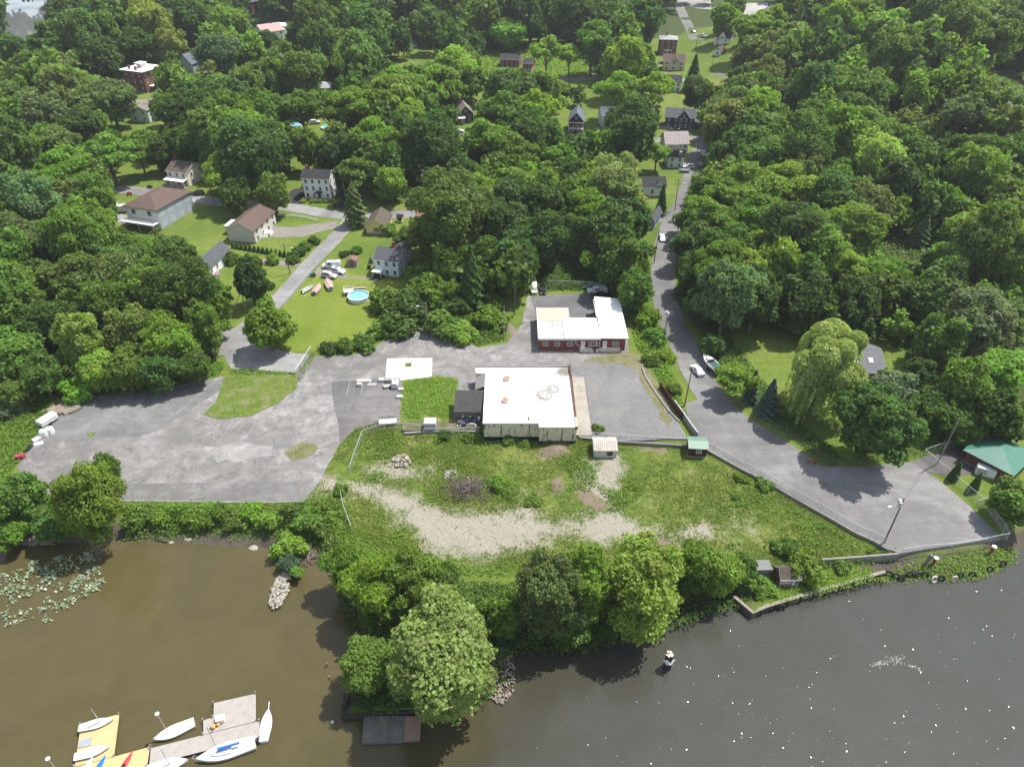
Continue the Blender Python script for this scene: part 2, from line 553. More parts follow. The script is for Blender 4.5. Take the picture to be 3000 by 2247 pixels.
def asphalt_mat(name, base, warm=(1, .98, .95), crack=.6, patch=.35, seed=0, stain=True):
    m = bpy.data.materials.new(name); t, out = nt(m); co0 = world_co(t)
    mp = nd(t, 'Mapping'); mp.inputs['Location'].default_value = (seed * 13.7, seed * 7.1, 0)
    t.links.new(co0, mp.inputs[0]); co = mp.outputs[0]
    n1 = noise(t, co, .045, 6, .62, .8); n2 = noise(t, co, .25, 6, .7, .4); n3 = noise(t, co, 3.5, 3, .7)
    d = tuple(base * w for w in warm)
    c = ramp(t, n1, [(.30, tuple(x * .62 for x in d)), (.50, d), (.66, tuple(x * 1.45 for x in d))])
    c = mixc(t, ramp(t, n2, [(.40, patch * .9), (.55, 0.0)]), c, tuple(x * .60 for x in d))
    c = mixc(t, ramp(t, n2, [(.56, 0.0), (.72, patch * 1.4)]), c, tuple(x * 1.55 for x in d))
    # long streaks left by tyres and old seams
    ms = nd(t, 'Mapping'); ms.inputs['Scale'].default_value = (.05, .55, 1); ms.inputs['Rotation'].default_value = (0, 0, .12)
    t.links.new(co, ms.inputs[0])
    s = noise(t, ms.outputs[0], 1.0, 4, .7, .5)
    c = mixc(t, ramp(t, s, [(.42, .28), (.52, 0.0)]), c, tuple(x * .66 for x in d))
    v = nd(t, 'TexVoronoi', feature='DISTANCE_TO_EDGE'); v.inputs['Scale'].default_value = .16
    wv = nd(t, 'VectorMath', operation='ADD')
    nn = nd(t, 'TexNoise'); nn.inputs['Scale'].default_value = .5; nn.inputs['Detail'].default_value = 5
    t.links.new(co, nn.inputs['Vector'])
    sc = nd(t, 'VectorMath', operation='SCALE'); sc.inputs['Scale'].default_value = 5.0
    t.links.new(nn.outputs['Color'], sc.inputs[0])
    t.links.new(co, wv.inputs[0]); t.links.new(sc.outputs[0], wv.inputs[1])
    t.links.new(wv.outputs[0], v.inputs['Vector'])
    c = mixc(t, ramp(t, v.outputs['Distance'], [(0.0, crack), (.022, 0.0)]), c, tuple(x * .45 for x in d))
    if stain:
        g = noise(t, co, .55, 5, .75)
        c = mixc(t, ramp(t, g, [(.66, 0.0), (.74, .55)]), c, (.10, .105, .05))
    c = mixc(t, ramp(t, n3, [(.35, .25), (.55, 0.0)]), c, tuple(x * .7 for x in d))
    bsdf(t, out, c, .9, .25, 0, n3, .25, .02)
    return m

def gravel_mat(name, a, b, sc=.5):
    m = bpy.data.materials.new(name); t, out = nt(m); co = world_co(t)
    n1 = noise(t, co, .09, 5, .65, .6); n2 = noise(t, co, 1.1, 5, .75); n3 = noise(t, co, 6, 3, .8)
    c = ramp(t, n1, [(.32, a), (.68, b)])
    c = mixc(t, ramp(t, n2, [(.35, .4), (.6, 0.0)]), c, tuple(x * .7 for x in a))
    c = mixc(t, ramp(t, n3, [(.35, .55), (.55, 0.0)]), c, tuple(x * .62 for x in a))
    bsdf(t, out, c, .95, .15, 0, n3, .5, .05)
    return m

def field_mat():
    m = bpy.data.materials.new('weedy_field'); t, out = nt(m); co = world_co(t)
    n1 = noise(t, co, .07, 5, .65); n2 = noise(t, co, .55, 6, .75); n3 = noise(t, co, 3.0, 4, .8)
    g = ramp(t, n1, [(.3, (.085, .128, .020)), (.5, (.140, .180, .032)), (.68, (.205, .205, .065))])
    g = mixc(t, ramp(t, n2, [(.40, .8), (.58, 0.0)]), g, (.055, .090, .018))
    g = mixc(t, ramp(t, n3, [(.36, .6), (.58, 0.0)]), g, (.045, .072, .015))
    gv = ramp(t, n3, [(.3, (.19, .175, .142)), (.7, (.315, .29, .24))])
    dr = ramp(t, n2, [(.3, (.115, .088, .062)), (.7, (.20, .165, .12))])
    bare = nd(t, 'Attribute', attribute_name='bare').outputs['Fac']
    dirt = nd(t, 'Attribute', attribute_name='dirt').outputs['Fac']
    k = mth(t, 'ADD', bare, mth(t, 'MULTIPLY', mth(t, 'SUBTRACT', n2, .5), 1.9))
    k = mth(t, 'ADD', k, mth(t, 'MULTIPLY', mth(t, 'SUBTRACT', n3, .5), .8))
    c = mixc(t, ramp(t, k, [(.26, 0.0), (.82, 1.0)]), g, gv)
    k2 = mth(t, 'ADD', dirt, mth(t, 'MULTIPLY', mth(t, 'SUBTRACT', n2, .5), 1.6))
    c = mixc(t, ramp(t, k2, [(.45, 0.0), (.65, 1.0)]), c, dr)
    sp = noise(t, co, .28, 6, .75, .5)
    c = mixc(t, ramp(t, sp, [(.60, 0.0), (.70, .75)]), c, (.175, .16, .095))
    bsdf(t, out, c, .95, .1, 0, mth(t, 'ADD', n3, n2), .8, .2)
    return m

def water_mat(name, river=False):
    m = bpy.data.materials.new(name); t, out = nt(m); co = world_co(t)
    n0 = noise(t, co, .02, 4, .6, .5)
    sp = nd(t, 'SeparateXYZ'); t.links.new(co, sp.inputs[0])
    # silty shallow cove on the west, deeper channel on the east and along the middle of the creek
    k = mth(t, 'ADD', mth(t, 'MULTIPLY', sp.outputs[0], .020), mth(t, 'MULTIPLY', n0, 1.0))
    k = mth(t, 'ADD', k, mth(t, 'MULTIPLY', mth(t, 'SUBTRACT', 62.0, sp.outputs[1]), .016))
    c = ramp(t, k, [(.0, (.076, .064, .025)), (.40, (.054, .048, .022)), (.66, (.044, .044, .032)), (.95, (.050, .052, .046))])
    nb = noise(t, co, .10, 5, .7, .8)
    c = mixc(t, ramp(t, nb, [(.3, .35), (.7, 0.0)]), c, (.030, .025, .013))
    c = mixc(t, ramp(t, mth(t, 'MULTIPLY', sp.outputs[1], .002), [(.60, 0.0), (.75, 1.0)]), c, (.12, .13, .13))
    mp = nd(t, 'Mapping'); mp.inputs['Rotation'].default_value = (0, 0, .6); mp.inputs['Scale'].default_value = (1, 1.7, 1)
    t.links.new(co, mp.inputs[0])
    w1 = noise(t, mp.outputs[0], .9, 3, .6, .5)
    w2 = noise(t, mp.outputs[0], 3.2, 3, .6, .2)
    hgt = mth(t, 'ADD', w1, mth(t, 'MULTIPLY', w2, .30))
    b = bsdf(t, out, c, .025, .5, 0, hgt, .24, .20)
    # scattered steep wavelets: little facets, each with its own tilt, that catch the sun one by one
    vo = nd(t, 'TexVoronoi'); vo.inputs['Scale'].default_value = 6.5
    t.links.new(co, vo.inputs['Vector'])
    sc = nd(t, 'SeparateColor'); t.links.new(vo.outputs['Color'], sc.inputs[0])
    mk = mth(t, 'GREATER_THAN', sc.outputs[0], .985)
    cb = nd(t, 'CombineXYZ')
    t.links.new(mth(t, 'MULTIPLY', mth(t, 'MULTIPLY', mth(t, 'SUBTRACT', sc.outputs[1], .5), .30), mk), cb.inputs[0])
    t.links.new(mth(t, 'MULTIPLY', mth(t, 'MULTIPLY', mth(t, 'SUBTRACT', sc.outputs[2], .5), .30), mk), cb.inputs[1])
    t.links.new(mth(t, 'ADD', .03, mth(t, 'MULTIPLY', mk, .08)), b.inputs['Roughness'])
    for n in t.nodes:
        if n.type == 'BUMP':
            va = nd(t, 'VectorMath', operation='ADD'); vn = nd(t, 'VectorMath', operation='NORMALIZE')
            t.links.new(n.outputs[0], va.inputs[0]); t.links.new(cb.outputs[0], va.inputs[1]); t.links.new(va.outputs[0], vn.inputs[0]); t.links.new(vn.outputs[0], b.inputs['Normal'])
    for n in t.nodes:
        if n.type == 'BUMP': t.links.new(ramp(t, mth(t, 'MULTIPLY', sp.outputs[1], .002), [(.3, .15), (.6, .04)]), n.inputs['Strength'])
    b.inputs['IOR'].default_value = 1.333
    return m

ASPH_LOT = asphalt_mat('old_asphalt', .185, (1.02, .985, .94), .8, .75, 1)
ASPH_ROAD = asphalt_mat('road_asphalt', .155, (1.0, .985, .96), .35, .25, 3, False)
ASPH_STREET = asphalt_mat('street_asphalt', .195, (1, .99, .97), .5, .3, 5, False)
ASPH_NEW = asphalt_mat('dark_asphalt', .118, (1.02, .98, .95), .4, .25, 7)
ASPH_BLACK = asphalt_mat('fresh_asphalt', .035, (1, 1, 1), .1, .2, 8, False)
GRAVEL = gravel_mat('grey_gravel', (.135, .136, .138), (.22, .218, .21))
DRIVE = gravel_mat('pale_gravel', (.17, .157, .138), (.25, .232, .205))
CONC = M('concrete', (.28, .26, .225), .85, .2, .4, .25, stain=(.20, .18, .145))
CONCW = M('white_concrete', (.43, .42, .39), .8, .16, .35, .25, stain=(.34, .285, .23))
LAWN = lawn_mat()
PAINTW = M('white_road_paint', (.62, .62, .60), .8, .25, 2.0)

def struct(o):
    o['kind'] = 'structure'; return o
def stuff(o, label=None, cat=None):
    o['kind'] = 'stuff'
    if label: o['label'] = label; o['category'] = cat
    return o

# ---------------------------------------------------------------- ground
def build_ground():
    def jgrid(x0, x1, y0, y1, s):
        gx, gy = np.meshgrid(np.arange(x0, x1, s), np.arange(y0, y1, s))
        return gx.ravel() + RNG.uniform(-.3, .3, gx.size) * s, gy.ravel() + RNG.uniform(-.3, .3, gx.size) * s
    X, Y = [], []
    for a in ((-150, 190, 55, 132, 2.6), (-190, 230, 132, 262, 4.5), (-520, 620, 262, 800, 14), (-520, -190, 70, 262, 14), (230, 620, 70, 262, 14), (-900, 2500, 800, 2500, 90), (620, 2500, 150, 800, 90)):
        x, y = jgrid(*a); X.append(x); Y.append(y)
    X = np.concatenate(X); Y = np.concatenate(Y)
    bd = []
    L = [Vector(p) for p in LAND]
    for i, a in enumerate(L):
        b = L[(i + 1) % len(L)]
        sp = 2.2 if max(a.length, b.length) < 330 else 40
        n = max(1, int((b - a).length / sp))
        for k in range(n):
            q = a + (b - a) * (k / n)
            if sp < 5 and k: q = q + Vector((random.uniform(-.35, .35), random.uniform(-.35, .35)))
            bd.append(q)
    d, ins = polydist(X, Y, [tuple(p) for p in bd])
    k = ins & (d > 1.0)
    pts = bd + [Vector((x, y)) for x, y in zip(X[k], Y[k])]
    nb = len(bd)
    r = delaunay_2d_cdt(pts, [(i, (i + 1) % nb) for i in range(nb)], [], 1, 1e-4)
    V2 = r[0]
    X = np.array([p.x for p in V2]); Y = np.array([p.y for p in V2])
    Z = ground_h(X, Y)
    V = [(x, y, z) for x, y, z in zip(X, Y, Z)]
    FC = []
    for f in r[2]:
        a, b, c = (V2[i] for i in f[:3])
        FC.append(tuple(f) if (b - a).cross(c - a) > 0 else tuple(f)[::-1])
    ec = {(f[i], f[(i + 1) % 3]) for f in FC for i in range(3)}
    low = {}
    for a, b in list(ec):
        if (b, a) not in ec:
            for q in (a, b):
                if q not in low: low[q] = len(V); V.append((V[q][0], V[q][1], WL - 4))
            FC.append((b, a, low[a], low[b]))
    me = bpy.data.meshes.new('ground'); me.from_pydata(V, [], FC)
    Xa = np.array([p[0] for p in V]); Ya = np.array([p[1] for p in V])
    db = np.full(len(V), 1e9)
    for s in NATURAL: db = np.minimum(db, polydist(Xa, Ya, s, False)[0])
    a = me.attributes.new('mud', 'FLOAT', 'POINT'); a.data.foreach_set('value', (1.4 * (1 - sstep(2.0, 5.0, db))).astype(np.float32))
    rp = [tuple(p[:2]) for p in PO([(2140, 148), (2190, 138), (2240, 155), (2250, 228), (2185, 212)])]
    a = me.attributes.new('rock', 'FLOAT', 'POINT'); a.data.foreach_set('value', (1.0 - sstep(-4, 8, sdist(Xa, Ya, rp))).astype(np.float32))
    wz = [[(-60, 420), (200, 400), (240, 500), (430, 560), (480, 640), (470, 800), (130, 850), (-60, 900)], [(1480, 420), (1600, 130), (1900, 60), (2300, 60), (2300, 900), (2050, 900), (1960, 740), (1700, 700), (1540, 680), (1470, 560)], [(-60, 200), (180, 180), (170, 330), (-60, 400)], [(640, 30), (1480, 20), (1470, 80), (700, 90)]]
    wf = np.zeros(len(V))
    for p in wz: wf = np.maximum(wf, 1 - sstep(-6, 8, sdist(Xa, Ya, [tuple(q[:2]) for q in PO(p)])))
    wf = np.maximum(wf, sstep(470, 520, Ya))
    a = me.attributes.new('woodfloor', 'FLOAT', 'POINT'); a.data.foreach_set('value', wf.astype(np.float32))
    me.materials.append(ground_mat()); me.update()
    return struct(ob('ground', me))
build_ground()

mb = MB(); mb.add([(-3000, -600, WL), (3000, -600, WL), (3000, 3200, WL), (-3000, 3200, WL)], [(0, 1, 2, 3)])
struct(mb.build('water', water_mat('creek_water')))

# ---------------------------------------------------------------- roads and lots
lot_poly = PO([(36, 1008), (92, 925), (132, 862), (300, 850), (470, 816), (500, 806), (640, 806), (662, 770), (760, 768), (800, 757), (850, 726), (900, 718), (960, 720), (1005, 736), (1032, 752), (1094, 742),
               (1128, 700), (1142, 632), (1292, 630), (1305, 655), (1352, 660), (1358, 765), (1382, 772), (1432, 855), (1486, 948), (1330, 952), (1250, 944), (1250, 912), (988, 912), (988, 912), (836, 913),
               (772, 930), (738, 965), (702, 1022), (688, 1050), (660, 1086), (280, 1084), (70, 1062)], 0)
struct(sheet('parking_lot', lot_poly, .03, ASPH_LOT, 4.0, flat=0.0, skirt=1.4, ragged=.25))
struct(sheet('gravel_lot', PO([(1228, 800), (1300, 782), (1378, 775), (1440, 868), (1484, 945), (1330, 950), (1282, 944), (1262, 820)], 0), .05, GRAVEL, 3.0, flat=0.0, ragged=.5))
struct(sheet('asphalt_patch', PO([(716, 825), (868, 816), (863, 906), (830, 911), (770, 929), (735, 960), (727, 900)], 0), .045, ASPH_NEW, 3.0, flat=0.0, ragged=.3))
struct(sheet('asphalt_patch', PO([(130, 868), (470, 822), (480, 840), (420, 880), (330, 935), (120, 950), (95, 930)], 0), .046, asphalt_mat('asphalt_grey', .15, (1, 1, 1), .5, .4, 11), 3.0, flat=0.0, ragged=1.2))
struct(sheet('asphalt_patch', PO([(265, 1045), (640, 1040), (655, 1080), (270, 1082)], 0), .047, asphalt_mat('asphalt_seam', .145, (1, .97, .93), .6, .4, 13), 3.0, flat=0.0, ragged=.1))
struct(sheet('asphalt_patch', PO([(440, 965), (520, 955), (590, 965), (585, 985), (470, 1000)], 0), .048, asphalt_mat('asphalt_pale', .245, (1, .97, .93), .6, .5, 17), 2.0, flat=0.0, ragged=.8))
struct(sheet('asphalt_patch', PO([(1148, 640), (1290, 634), (1300, 700), (1220, 716), (1165, 712)], 0), .049, asphalt_mat('asphalt_dark', .12, (1, 1, 1.02), .5, .3, 19), 3.0, flat=0.0, ragged=.5))
struct(sheet('entrance_apron', PO([(476, 716), (522, 706), (566, 740), (612, 760), (672, 766), (640, 805), (500, 797), (484, 770)], 0), .055, ASPH_STREET, 3.0, flat=0.0, ragged=.2))
# roads
struct(ribbon('village_street', [U(*p) for p in [(672, 1040), (690, 985), (735, 950), (813, 883), (910, 772), (985, 695), (1024, 648), (1040, 622)]], 5.4, .07, ASPH_STREET))
struct(ribbon('cross_street', [U(*p) for p in [(250, 556), (346, 556), (450, 566), (542, 578), (651, 594), (841, 607), (949, 625), (1040, 632), (1207, 628), (1400, 625), (1640, 632), (1850, 640), (1960, 640)]], 6.0, .06, ASPH_STREET))
struct(ribbon('main_road', [U(*p) for p in [(2460, 1470), (2330, 1352), (2130, 1215), (2050, 1110), (2005, 1020), (1962, 925), (1944, 850), (1943, 780), (1952, 710), (1970, 655), (2002, 600), (2022, 545), (2040, 470), (2060, 430), (2120, 330), (2118, 250), (2092, 205), (2063, 160), (2040, 120), (2020, 82), (2003, 48), (1990, 15), (1975, -60)]], lambda s: 7.2 - 1.2 * s, .08, ASPH_ROAD))
struct(ribbon('side_street', [U(*p) for p in [(1480, 238), (1561, 234), (1650, 233), (1740, 232), (1820, 226), (1920, 232), (2020, 238), (2116, 236)]], 5.5, .10, ASPH_STREET))
struct(ribbon('village_lane', [U(*p) for p in [(1260, 398), (1330, 392), (1420, 398), (1540, 405), (1690, 410), (1800, 414), (1900, 412), (1990, 408), (2060, 406)]], 5.0, .10, ASPH_STREET))
struct(sheet('turning_lot', PO([(1478, 872), (1545, 852), (1600, 908), (1650, 956), (1760, 1006), (1845, 1010), (1960, 1000), (1985, 1010), (2025, 1035), (2090, 1090), (2160, 1160), (2060, 1178), (1945, 1196), (1912, 1185), (1850, 1149), (1803, 1122), (1740, 1086), (1657, 1039), (1590, 1005), (1522, 967), (1496, 950)], 0), .10, ASPH_ROAD, 4.0, flat=0.0, skirt=1.2, ragged=.3))
struct(sheet('asphalt_drive', PO([(1960, 1000), (2000, 985), (2090, 960), (2130, 975), (2120, 1020), (2060, 1030), (2010, 1022)], 0), .08, ASPH_NEW, 3.0, flat=0.0))
struct(sheet('highway', [tuple(U(*p)[:2]) for p in [(1960, -90), (2075, -90), (2085, 30), (2040, 26), (1985, 4)]], .14, asphalt_mat('highway_surface', .30, (1, .96, .9), .2, .2, 21, False), 10))
struct(sheet('highway', [tuple(U(*p)[:2]) for p in [(2110, 10), (2250, 10), (2260, 88), (2190, 72), (2120, 45)]], .14, asphalt_mat('highway_tan', .30, (1, .95, .88), .2, .2, 23, False), 10))
struct(sheet('gravel_drive', [tuple(U(*p)[:2]) for p in _c(750, 500, [(60, 500), (160, 480), (330, 490), (560, 455), (700, 440), (700, 500), (560, 530), (400, 575), (200, 580), (60, 560)])], .05, DRIVE, 2.5, ragged=.4))
struct(sheet('gravel_drive', [tuple(U(*p)[:2]) for p in _c(750, 500, [(-60, 765), (90, 765), (250, 785), (380, 785), (370, 830), (250, 830), (90, 800), (-60, 800)])], .05, DRIVE, 2.5, ragged=.3))
struct(sheet('gravel_drive', [tuple(U(*p)[:2]) for p in _c(750, 500, [(540, 840), (600, 830), (780, 850), (790, 930), (560, 920), (500, 890)])], .05, DRIVE, 2.0, ragged=.4))
struct(sheet('black_driveway', [tuple(U(*p)[:2]) for p in _c(750, 500, [(270, 200), (330, 160), (410, 150), (425, 240), (390, 300), (280, 285)])], .06, ASPH_BLACK, 2.5))
struct(sheet('black_driveway', [tuple(U(*p)[:2]) for p in _c(750, 500, [(705, 190), (775, 140), (790, 290), (750, 335), (660, 330)])], .06, ASPH_BLACK, 2.5))
struct(sheet('driveway', [tuple(U(*p)[:2]) for p in _c(0, 500, [(930, 390), (1000, 350), (1110, 400), (1140, 470), (1000, 450)])], .06, ASPH_STREET, 2.5))
struct(sheet('driveway', [tuple(U(*p)[:2]) for p in _c(0, 0, [(960, 735), (1030, 690), (1100, 690), (1080, 715), (1010, 740)])], .10, ASPH_STREET, 4))
struct(sheet('driveway', [tuple(U(*p)[:2]) for p in _c(0, 0, [(1120, 870), (1280, 860), (1290, 890), (1130, 895)])], .10, DRIVE, 4))
struct(sheet('driveway', [tuple(U(*p)[:2]) for p in _c(0, 500, [(1380, 155), (1480, 60), (1470, 100), (1430, 160)])], .08, DRIVE, 3))
struct(sheet('driveway', [tuple(U(*p)[:2]) for p in _c(1500, 500, [(1470, 1190), (1620, 1290), (1610, 1330), (1480, 1270)])], .05, asphalt_mat('drive_brown', .10, (1, .93, .85), .2, .3, 29), 3))
struct(sheet('yard_path', [tuple(U(*p)[:2]) for p in _c(750, 500, [(750, 920), (850, 920), (980, 925), (1050, 945), (1045, 960), (960, 940), (850, 935), (760, 938)])], .05, DRIVE, 1.5))
struct(sheet('footpath', [tuple(U(*p)[:2]) for p in [(1462, 805), (1476, 870), (1490, 940), (1514, 968), (1500, 992), (1478, 945), (1464, 880), (1448, 815)]], .05, M('path_dirt', (.15, .125, .095), .9, .25, .6), 2.0))
# lawns and beds
struct(sheet('lawn', [tuple(p[:2]) for p in PO([(700, 585), (812, 600), (905, 615), (850, 650), (818, 700), (790, 745), (680, 757), (625, 762), (560, 745), (575, 700), (630, 640)])], .03, LAWN, 3.0, ragged=.3))
def gmat(name, cols, n=.5):
    m = bpy.data.materials.new(name); t, out = nt(m); co = world_co(t)
    c = ramp(t, noise(t, co, .35, 6, .75), [(.32, cols[0]), (.5, cols[1]), (.66, cols[2])])
    bsdf(t, out, mixc(t, ramp(t, noise(t, co, 3, 3, .8), [(.35, .5), (.55, 0.0)]), c, tuple(x * .5 for x in cols[0])), .95, .1)
    return m
WEEDY = gmat('weedy_patch', [(.05, .09, .015), (.09, .14, .022), (.20, .18, .11)])
SPARSE = gmat('sparse_weeds', [(.08, .10, .03), (.16, .15, .08), (.19, .17, .13)])
ISLAND = [(487, 808), (560, 808), (650, 806), (640, 840), (600, 872), (540, 900), (475, 905), (440, 895), (465, 870), (478, 840)]
struct(sheet('grass_island', PO(ISLAND, 0), .14, gmat('island_weeds', [(.07, .11, .02), (.11, .15, .03), (.19, .165, .115)]), 1.5, flat=0.0, skirt=.2, ragged=.2))
struct(sheet('weed_patch', PO([(612, 978), (650, 955), (680, 958), (688, 968), (660, 990), (630, 996)], 0), .07, SPARSE, 1.5, flat=0.0, ragged=.3))
struct(sheet('weed_patch', PO([(186, 940), (197, 933), (208, 936), (200, 944), (190, 945)], 0), .07, WEEDY, 1.0, flat=0.0, ragged=.2))
struct(sheet('grass_plot', PO([(868, 822), (940, 810), (990, 818), (990, 840), (983, 850), (982, 880), (975, 912), (865, 912)], 0), .08, gmat('plot_grass', [(.06, .105, .015), (.10, .155, .022), (.20, .20, .09)]), 1.5, flat=0.0, ragged=.2))
struct(sheet('grass_verge', PO([(1352, 760), (1384, 768), (1432, 850), (1452, 905), (1440, 925), (1420, 885), (1375, 800), (1340, 786), (1260, 784), (1262, 776)], 0), .075, SPARSE, 1.5, flat=0.0, ragged=.5))
# concrete
struct(sheet('concrete_slab', PO([(832, 822), (836, 775), (934, 774), (933, 815), (870, 822)], 0), .12, CONCW, 3.0, flat=0.0, skirt=.12))
mb = MB(); c = O(882, 788, .13); mb.box(c.x - .75, c.y - .8, .121, c.x + .75, c.y + .8, .14)
struct(mb.build('weed_patch', WEEDY))
mb = MB(); mb.box(13.9, 116.2, -.6, 17.2, 137.5, .17)
struct(mb.build('pavement', CONC))
mb = MB()
for y in (120.5, 125, 129.2, 133.5): mb.box(13.95, y, .17, 17.15, y + .07, .174)
struct(mb.build('pavement_joint', M('joint', (.16, .15, .13), .9)))
struct(sheet('yard_pad', PO([(868, 904), (1048, 904), (1048, 929), (1000, 931), (930, 931), (868, 930)], 0), .035, gmat('yard_dirt', [(.06, .09, .02), (.12, .11, .07), (.17, .15, .11)]), 2.0, flat=0.0, skirt=1.3))
# faded parking bays
mb = MB()
def bay(a, b, w=.12, z=.06):
    p, q = U(a[0], a[1], z), U(b[0], b[1], z)
    d = (q - p).normalized(); n = Vector((-d.y, d.x, 0)) * (w / 2)
    vs = [p - n, q - n, q + n, p + n]
    f = (0, 1, 2, 3) if (vs[1] - vs[0]).cross(vs[2] - vs[0]).z > 0 else (3, 2, 1, 0)
    mb.add(vs, [f])
for x0, y0, x1, y1 in [(1160, 1440, 1150, 1500), (1275, 1410, 1222, 1485), (1370, 1412, 1325, 1495), (1485, 1410, 1440, 1505), (1595, 1418, 1555, 1508), (1700, 1475, 1678, 1522)]:
    bay((750 + x0 * .339, 500 + y0 * .339), (750 + x1 * .339, 500 + y1 * .339))
for x0, y0, x1, y1 in [(625, 108, 625, 140), (720, 105, 722, 150), (812, 100, 815, 155), (897, 105, 898, 160), (982, 105, 988, 135), (255, 85, 250, 135)]:
    bay((1500 + x0 * .339, 1000 + y0 * .339), (1500 + x1 * .339, 1000 + y1 * .339))
for x0, y0, x1, y1 in [(1040, 450, 960, 580), (1160, 445, 1090, 560), (1270, 440, 1200, 550), (1375, 440, 1320, 520), (1890, 320, 1530, 620), (1920, 680, 1880, 740), (2015, 685, 1960, 765), (2115, 690, 2060, 775), (2210, 700, 2165, 780)]:
    bay((x0 * .339, 1000 + y0 * .339), (x1 * .339, 1000 + y1 * .339), .10)
for x0, y0, x1, y1 in [(-10, 672, 130, 682), (40, 640, 170, 650), (110, 605, 220, 606), (408, 345, 340, 490), (395, 395, 365, 400), (390, 420, 355, 425), (808, 350, 782, 465), (922, 355, 908, 465), (640, 580, 715, 575), (730, 325, 880, 333)]:
    bay((750 + x0 * .339, 1000 + y0 * .339), (750 + x1 * .339, 1000 + y1 * .339), .10)
struct(mb.build('parking_markings', M('faded_paint', (.29, .29, .275), .9, .3, 1.5)))

# ---------------------------------------------------------------- weedy field below the lot
GRAV = [PO(p, -.9) for p in ([(690, 1040), (760, 1042), (850, 1056), (930, 1083), (1010, 1104), (1100, 1112), (1250, 1112), (1350, 1118), (1450, 1134), (1498, 1148), (1480, 1166), (1455, 1195), (1425, 1178), (1320, 1178), (1250, 1166), (1150, 1178), (1030, 1208), (985, 1198), (940, 1180), (890, 1140), (850, 1108), (790, 1075), (700, 1062)],
                             [(1270, 1000), (1350, 1010), (1340, 1060), (1300, 1085), (1262, 1050)], [(785, 1012), (830, 1000), (905, 1012), (905, 1030), (850, 1032), (790, 1035)], [(1305, 980), (1345, 985), (1350, 1015), (1290, 1010)])]
DIRT = [PO(p, -.9) for p in ([(1145, 985), (1190, 962), (1235, 958), (1230, 985), (1190, 1000)], [(1190, 1035), (1215, 1030), (1222, 1060), (1195, 1078), (1186, 1060)], [(1250, 1040), (1300, 1080), (1330, 1100), (1290, 1110), (1240, 1080)],
                                [(1395, 1160), (1460, 1160), (1455, 1190), (1420, 1180)], [(1370, 962), (1440, 968), (1440, 980), (1370, 975)])]
def f_bare(X, Y):
    b = np.zeros(len(X))
    for i, p in enumerate(GRAV): b = np.maximum(b, 1.0 - sstep(-4.5, 4.5, sdist(X, Y, p)))
    n = vnoise(X, Y, 9, 3, 5, .6)
    return np.clip(b * .95 + (n - .5) * .9 * (b > .02) + .30 * sstep(.62, .85, vnoise(X, Y, 14, 9, 5, .6)), 0, 1)
def f_dirt(X, Y):
    b = np.zeros(len(X))
    for p in DIRT: b = np.maximum(b, 1.0 - sstep(-2.6, 2.4, sdist(X, Y, p)))
    return b
FIELD_SHEET = PO([(735, 965), (770, 931), (836, 914), (870, 925), (1050, 944), (1170, 948), (1252, 948), (1330, 957), (1490, 966), (1700, 1078), (1925, 1194), (1760, 1215), (1620, 1218), (1480, 1208), (1300, 1215),
                  (1130, 1225), (1010, 1222), (900, 1200), (790, 1170), (735, 1120), (700, 1085), (660, 1088), (690, 1048), (704, 1022)], -.6)
def hfield(X, Y):
    h = ground_h(X, Y)
    for (px, py, a, s) in ((1205, 975, 1.1, 3.0), (1203, 1053, 1.0, 2.0), (1025, 1058, .8, 4.5), (1090, 990, .5, 4)):
        c = O(px, py, -.9)
        h = h + a * np.exp(-((X - c.x) ** 2 + (Y - c.y) ** 2) / (s * s))
    return h + (.03 + .30 * vnoise(X, Y, 3.0, 31, 3)) * sstep(0, 3, polydist(X, Y, [tuple(p[:2]) for p in FIELD_SHEET])[0])
struct(sheet('weedy_field', FIELD_SHEET, .06, field_mat(), 1.0, {'bare': f_bare, 'dirt': f_dirt}, hfield, skirt=.5, ragged=.3))
# ---------------------------------------------------------------- building kit
LANDMARKS = []          # (u, v, phrase) used to word the tree labels
W = {}
W['white'] = M('white_siding', (.70, .71, .70), .7, .08, .8, rows=.16)
W['bluewhite'] = M('pale_blue_siding', (.56, .62, .68), .7, .08, .8, rows=.16)
W['mint'] = M('mint_siding', (.48, .60, .56), .7, .10, .8, rows=.16)
W['cream'] = M('cream_siding', (.66, .60, .48), .7, .10, .8, rows=.16)
W['tan'] = M('tan_siding', (.50, .44, .34), .7, .10, .8, rows=.16)
W['greige'] = M('beige_siding', (.52, .50, .42), .7, .08, .8, rows=.16)
W['grey'] = M('grey_siding', (.30, .34, .37), .7, .10, .8, rows=.16)
W['dark'] = M('charcoal_siding', (.06, .065, .075), .7, .15, .8, rows=.16)
W['navy'] = M('navy_siding', (.022, .034, .075), .6, .18, .8, rows=.16)
W['yellow'] = M('yellow_siding', (.66, .52, .20), .7, .08, .8, rows=.16)
W['red'] = M('red_siding', (.17, .022, .018), .7, .15, .8, rows=.2)
W['maroon'] = M('maroon_boards', (.055, .017, .015), .7, .2, .8, rows=.25)
W['brick'] = brick_mat('brown_brick', (.17, .070, .050))
W['redbrick'] = brick_mat('red_brick', (.20, .055, .038))
W['fadedbrick'] = brick_mat('faded_brick', (.125, .062, .048))
R_ = {}
R_['grey'] = M('grey_shingles', (0.073, 0.079, 0.086), .9, .2, 1.0, rows=.3, axis=2)
R_['dark'] = M('dark_shingles', (0.029, 0.030, 0.031), .9, .25, 1.0, rows=.3)
R_['brown'] = M('brown_shingles', (0.097, 0.067, 0.056), .9, .18, 1.0, rows=.3)
R_['tan'] = M('tan_shingles', (0.176, 0.147, 0.120), .9, .18, 1.0, rows=.3)
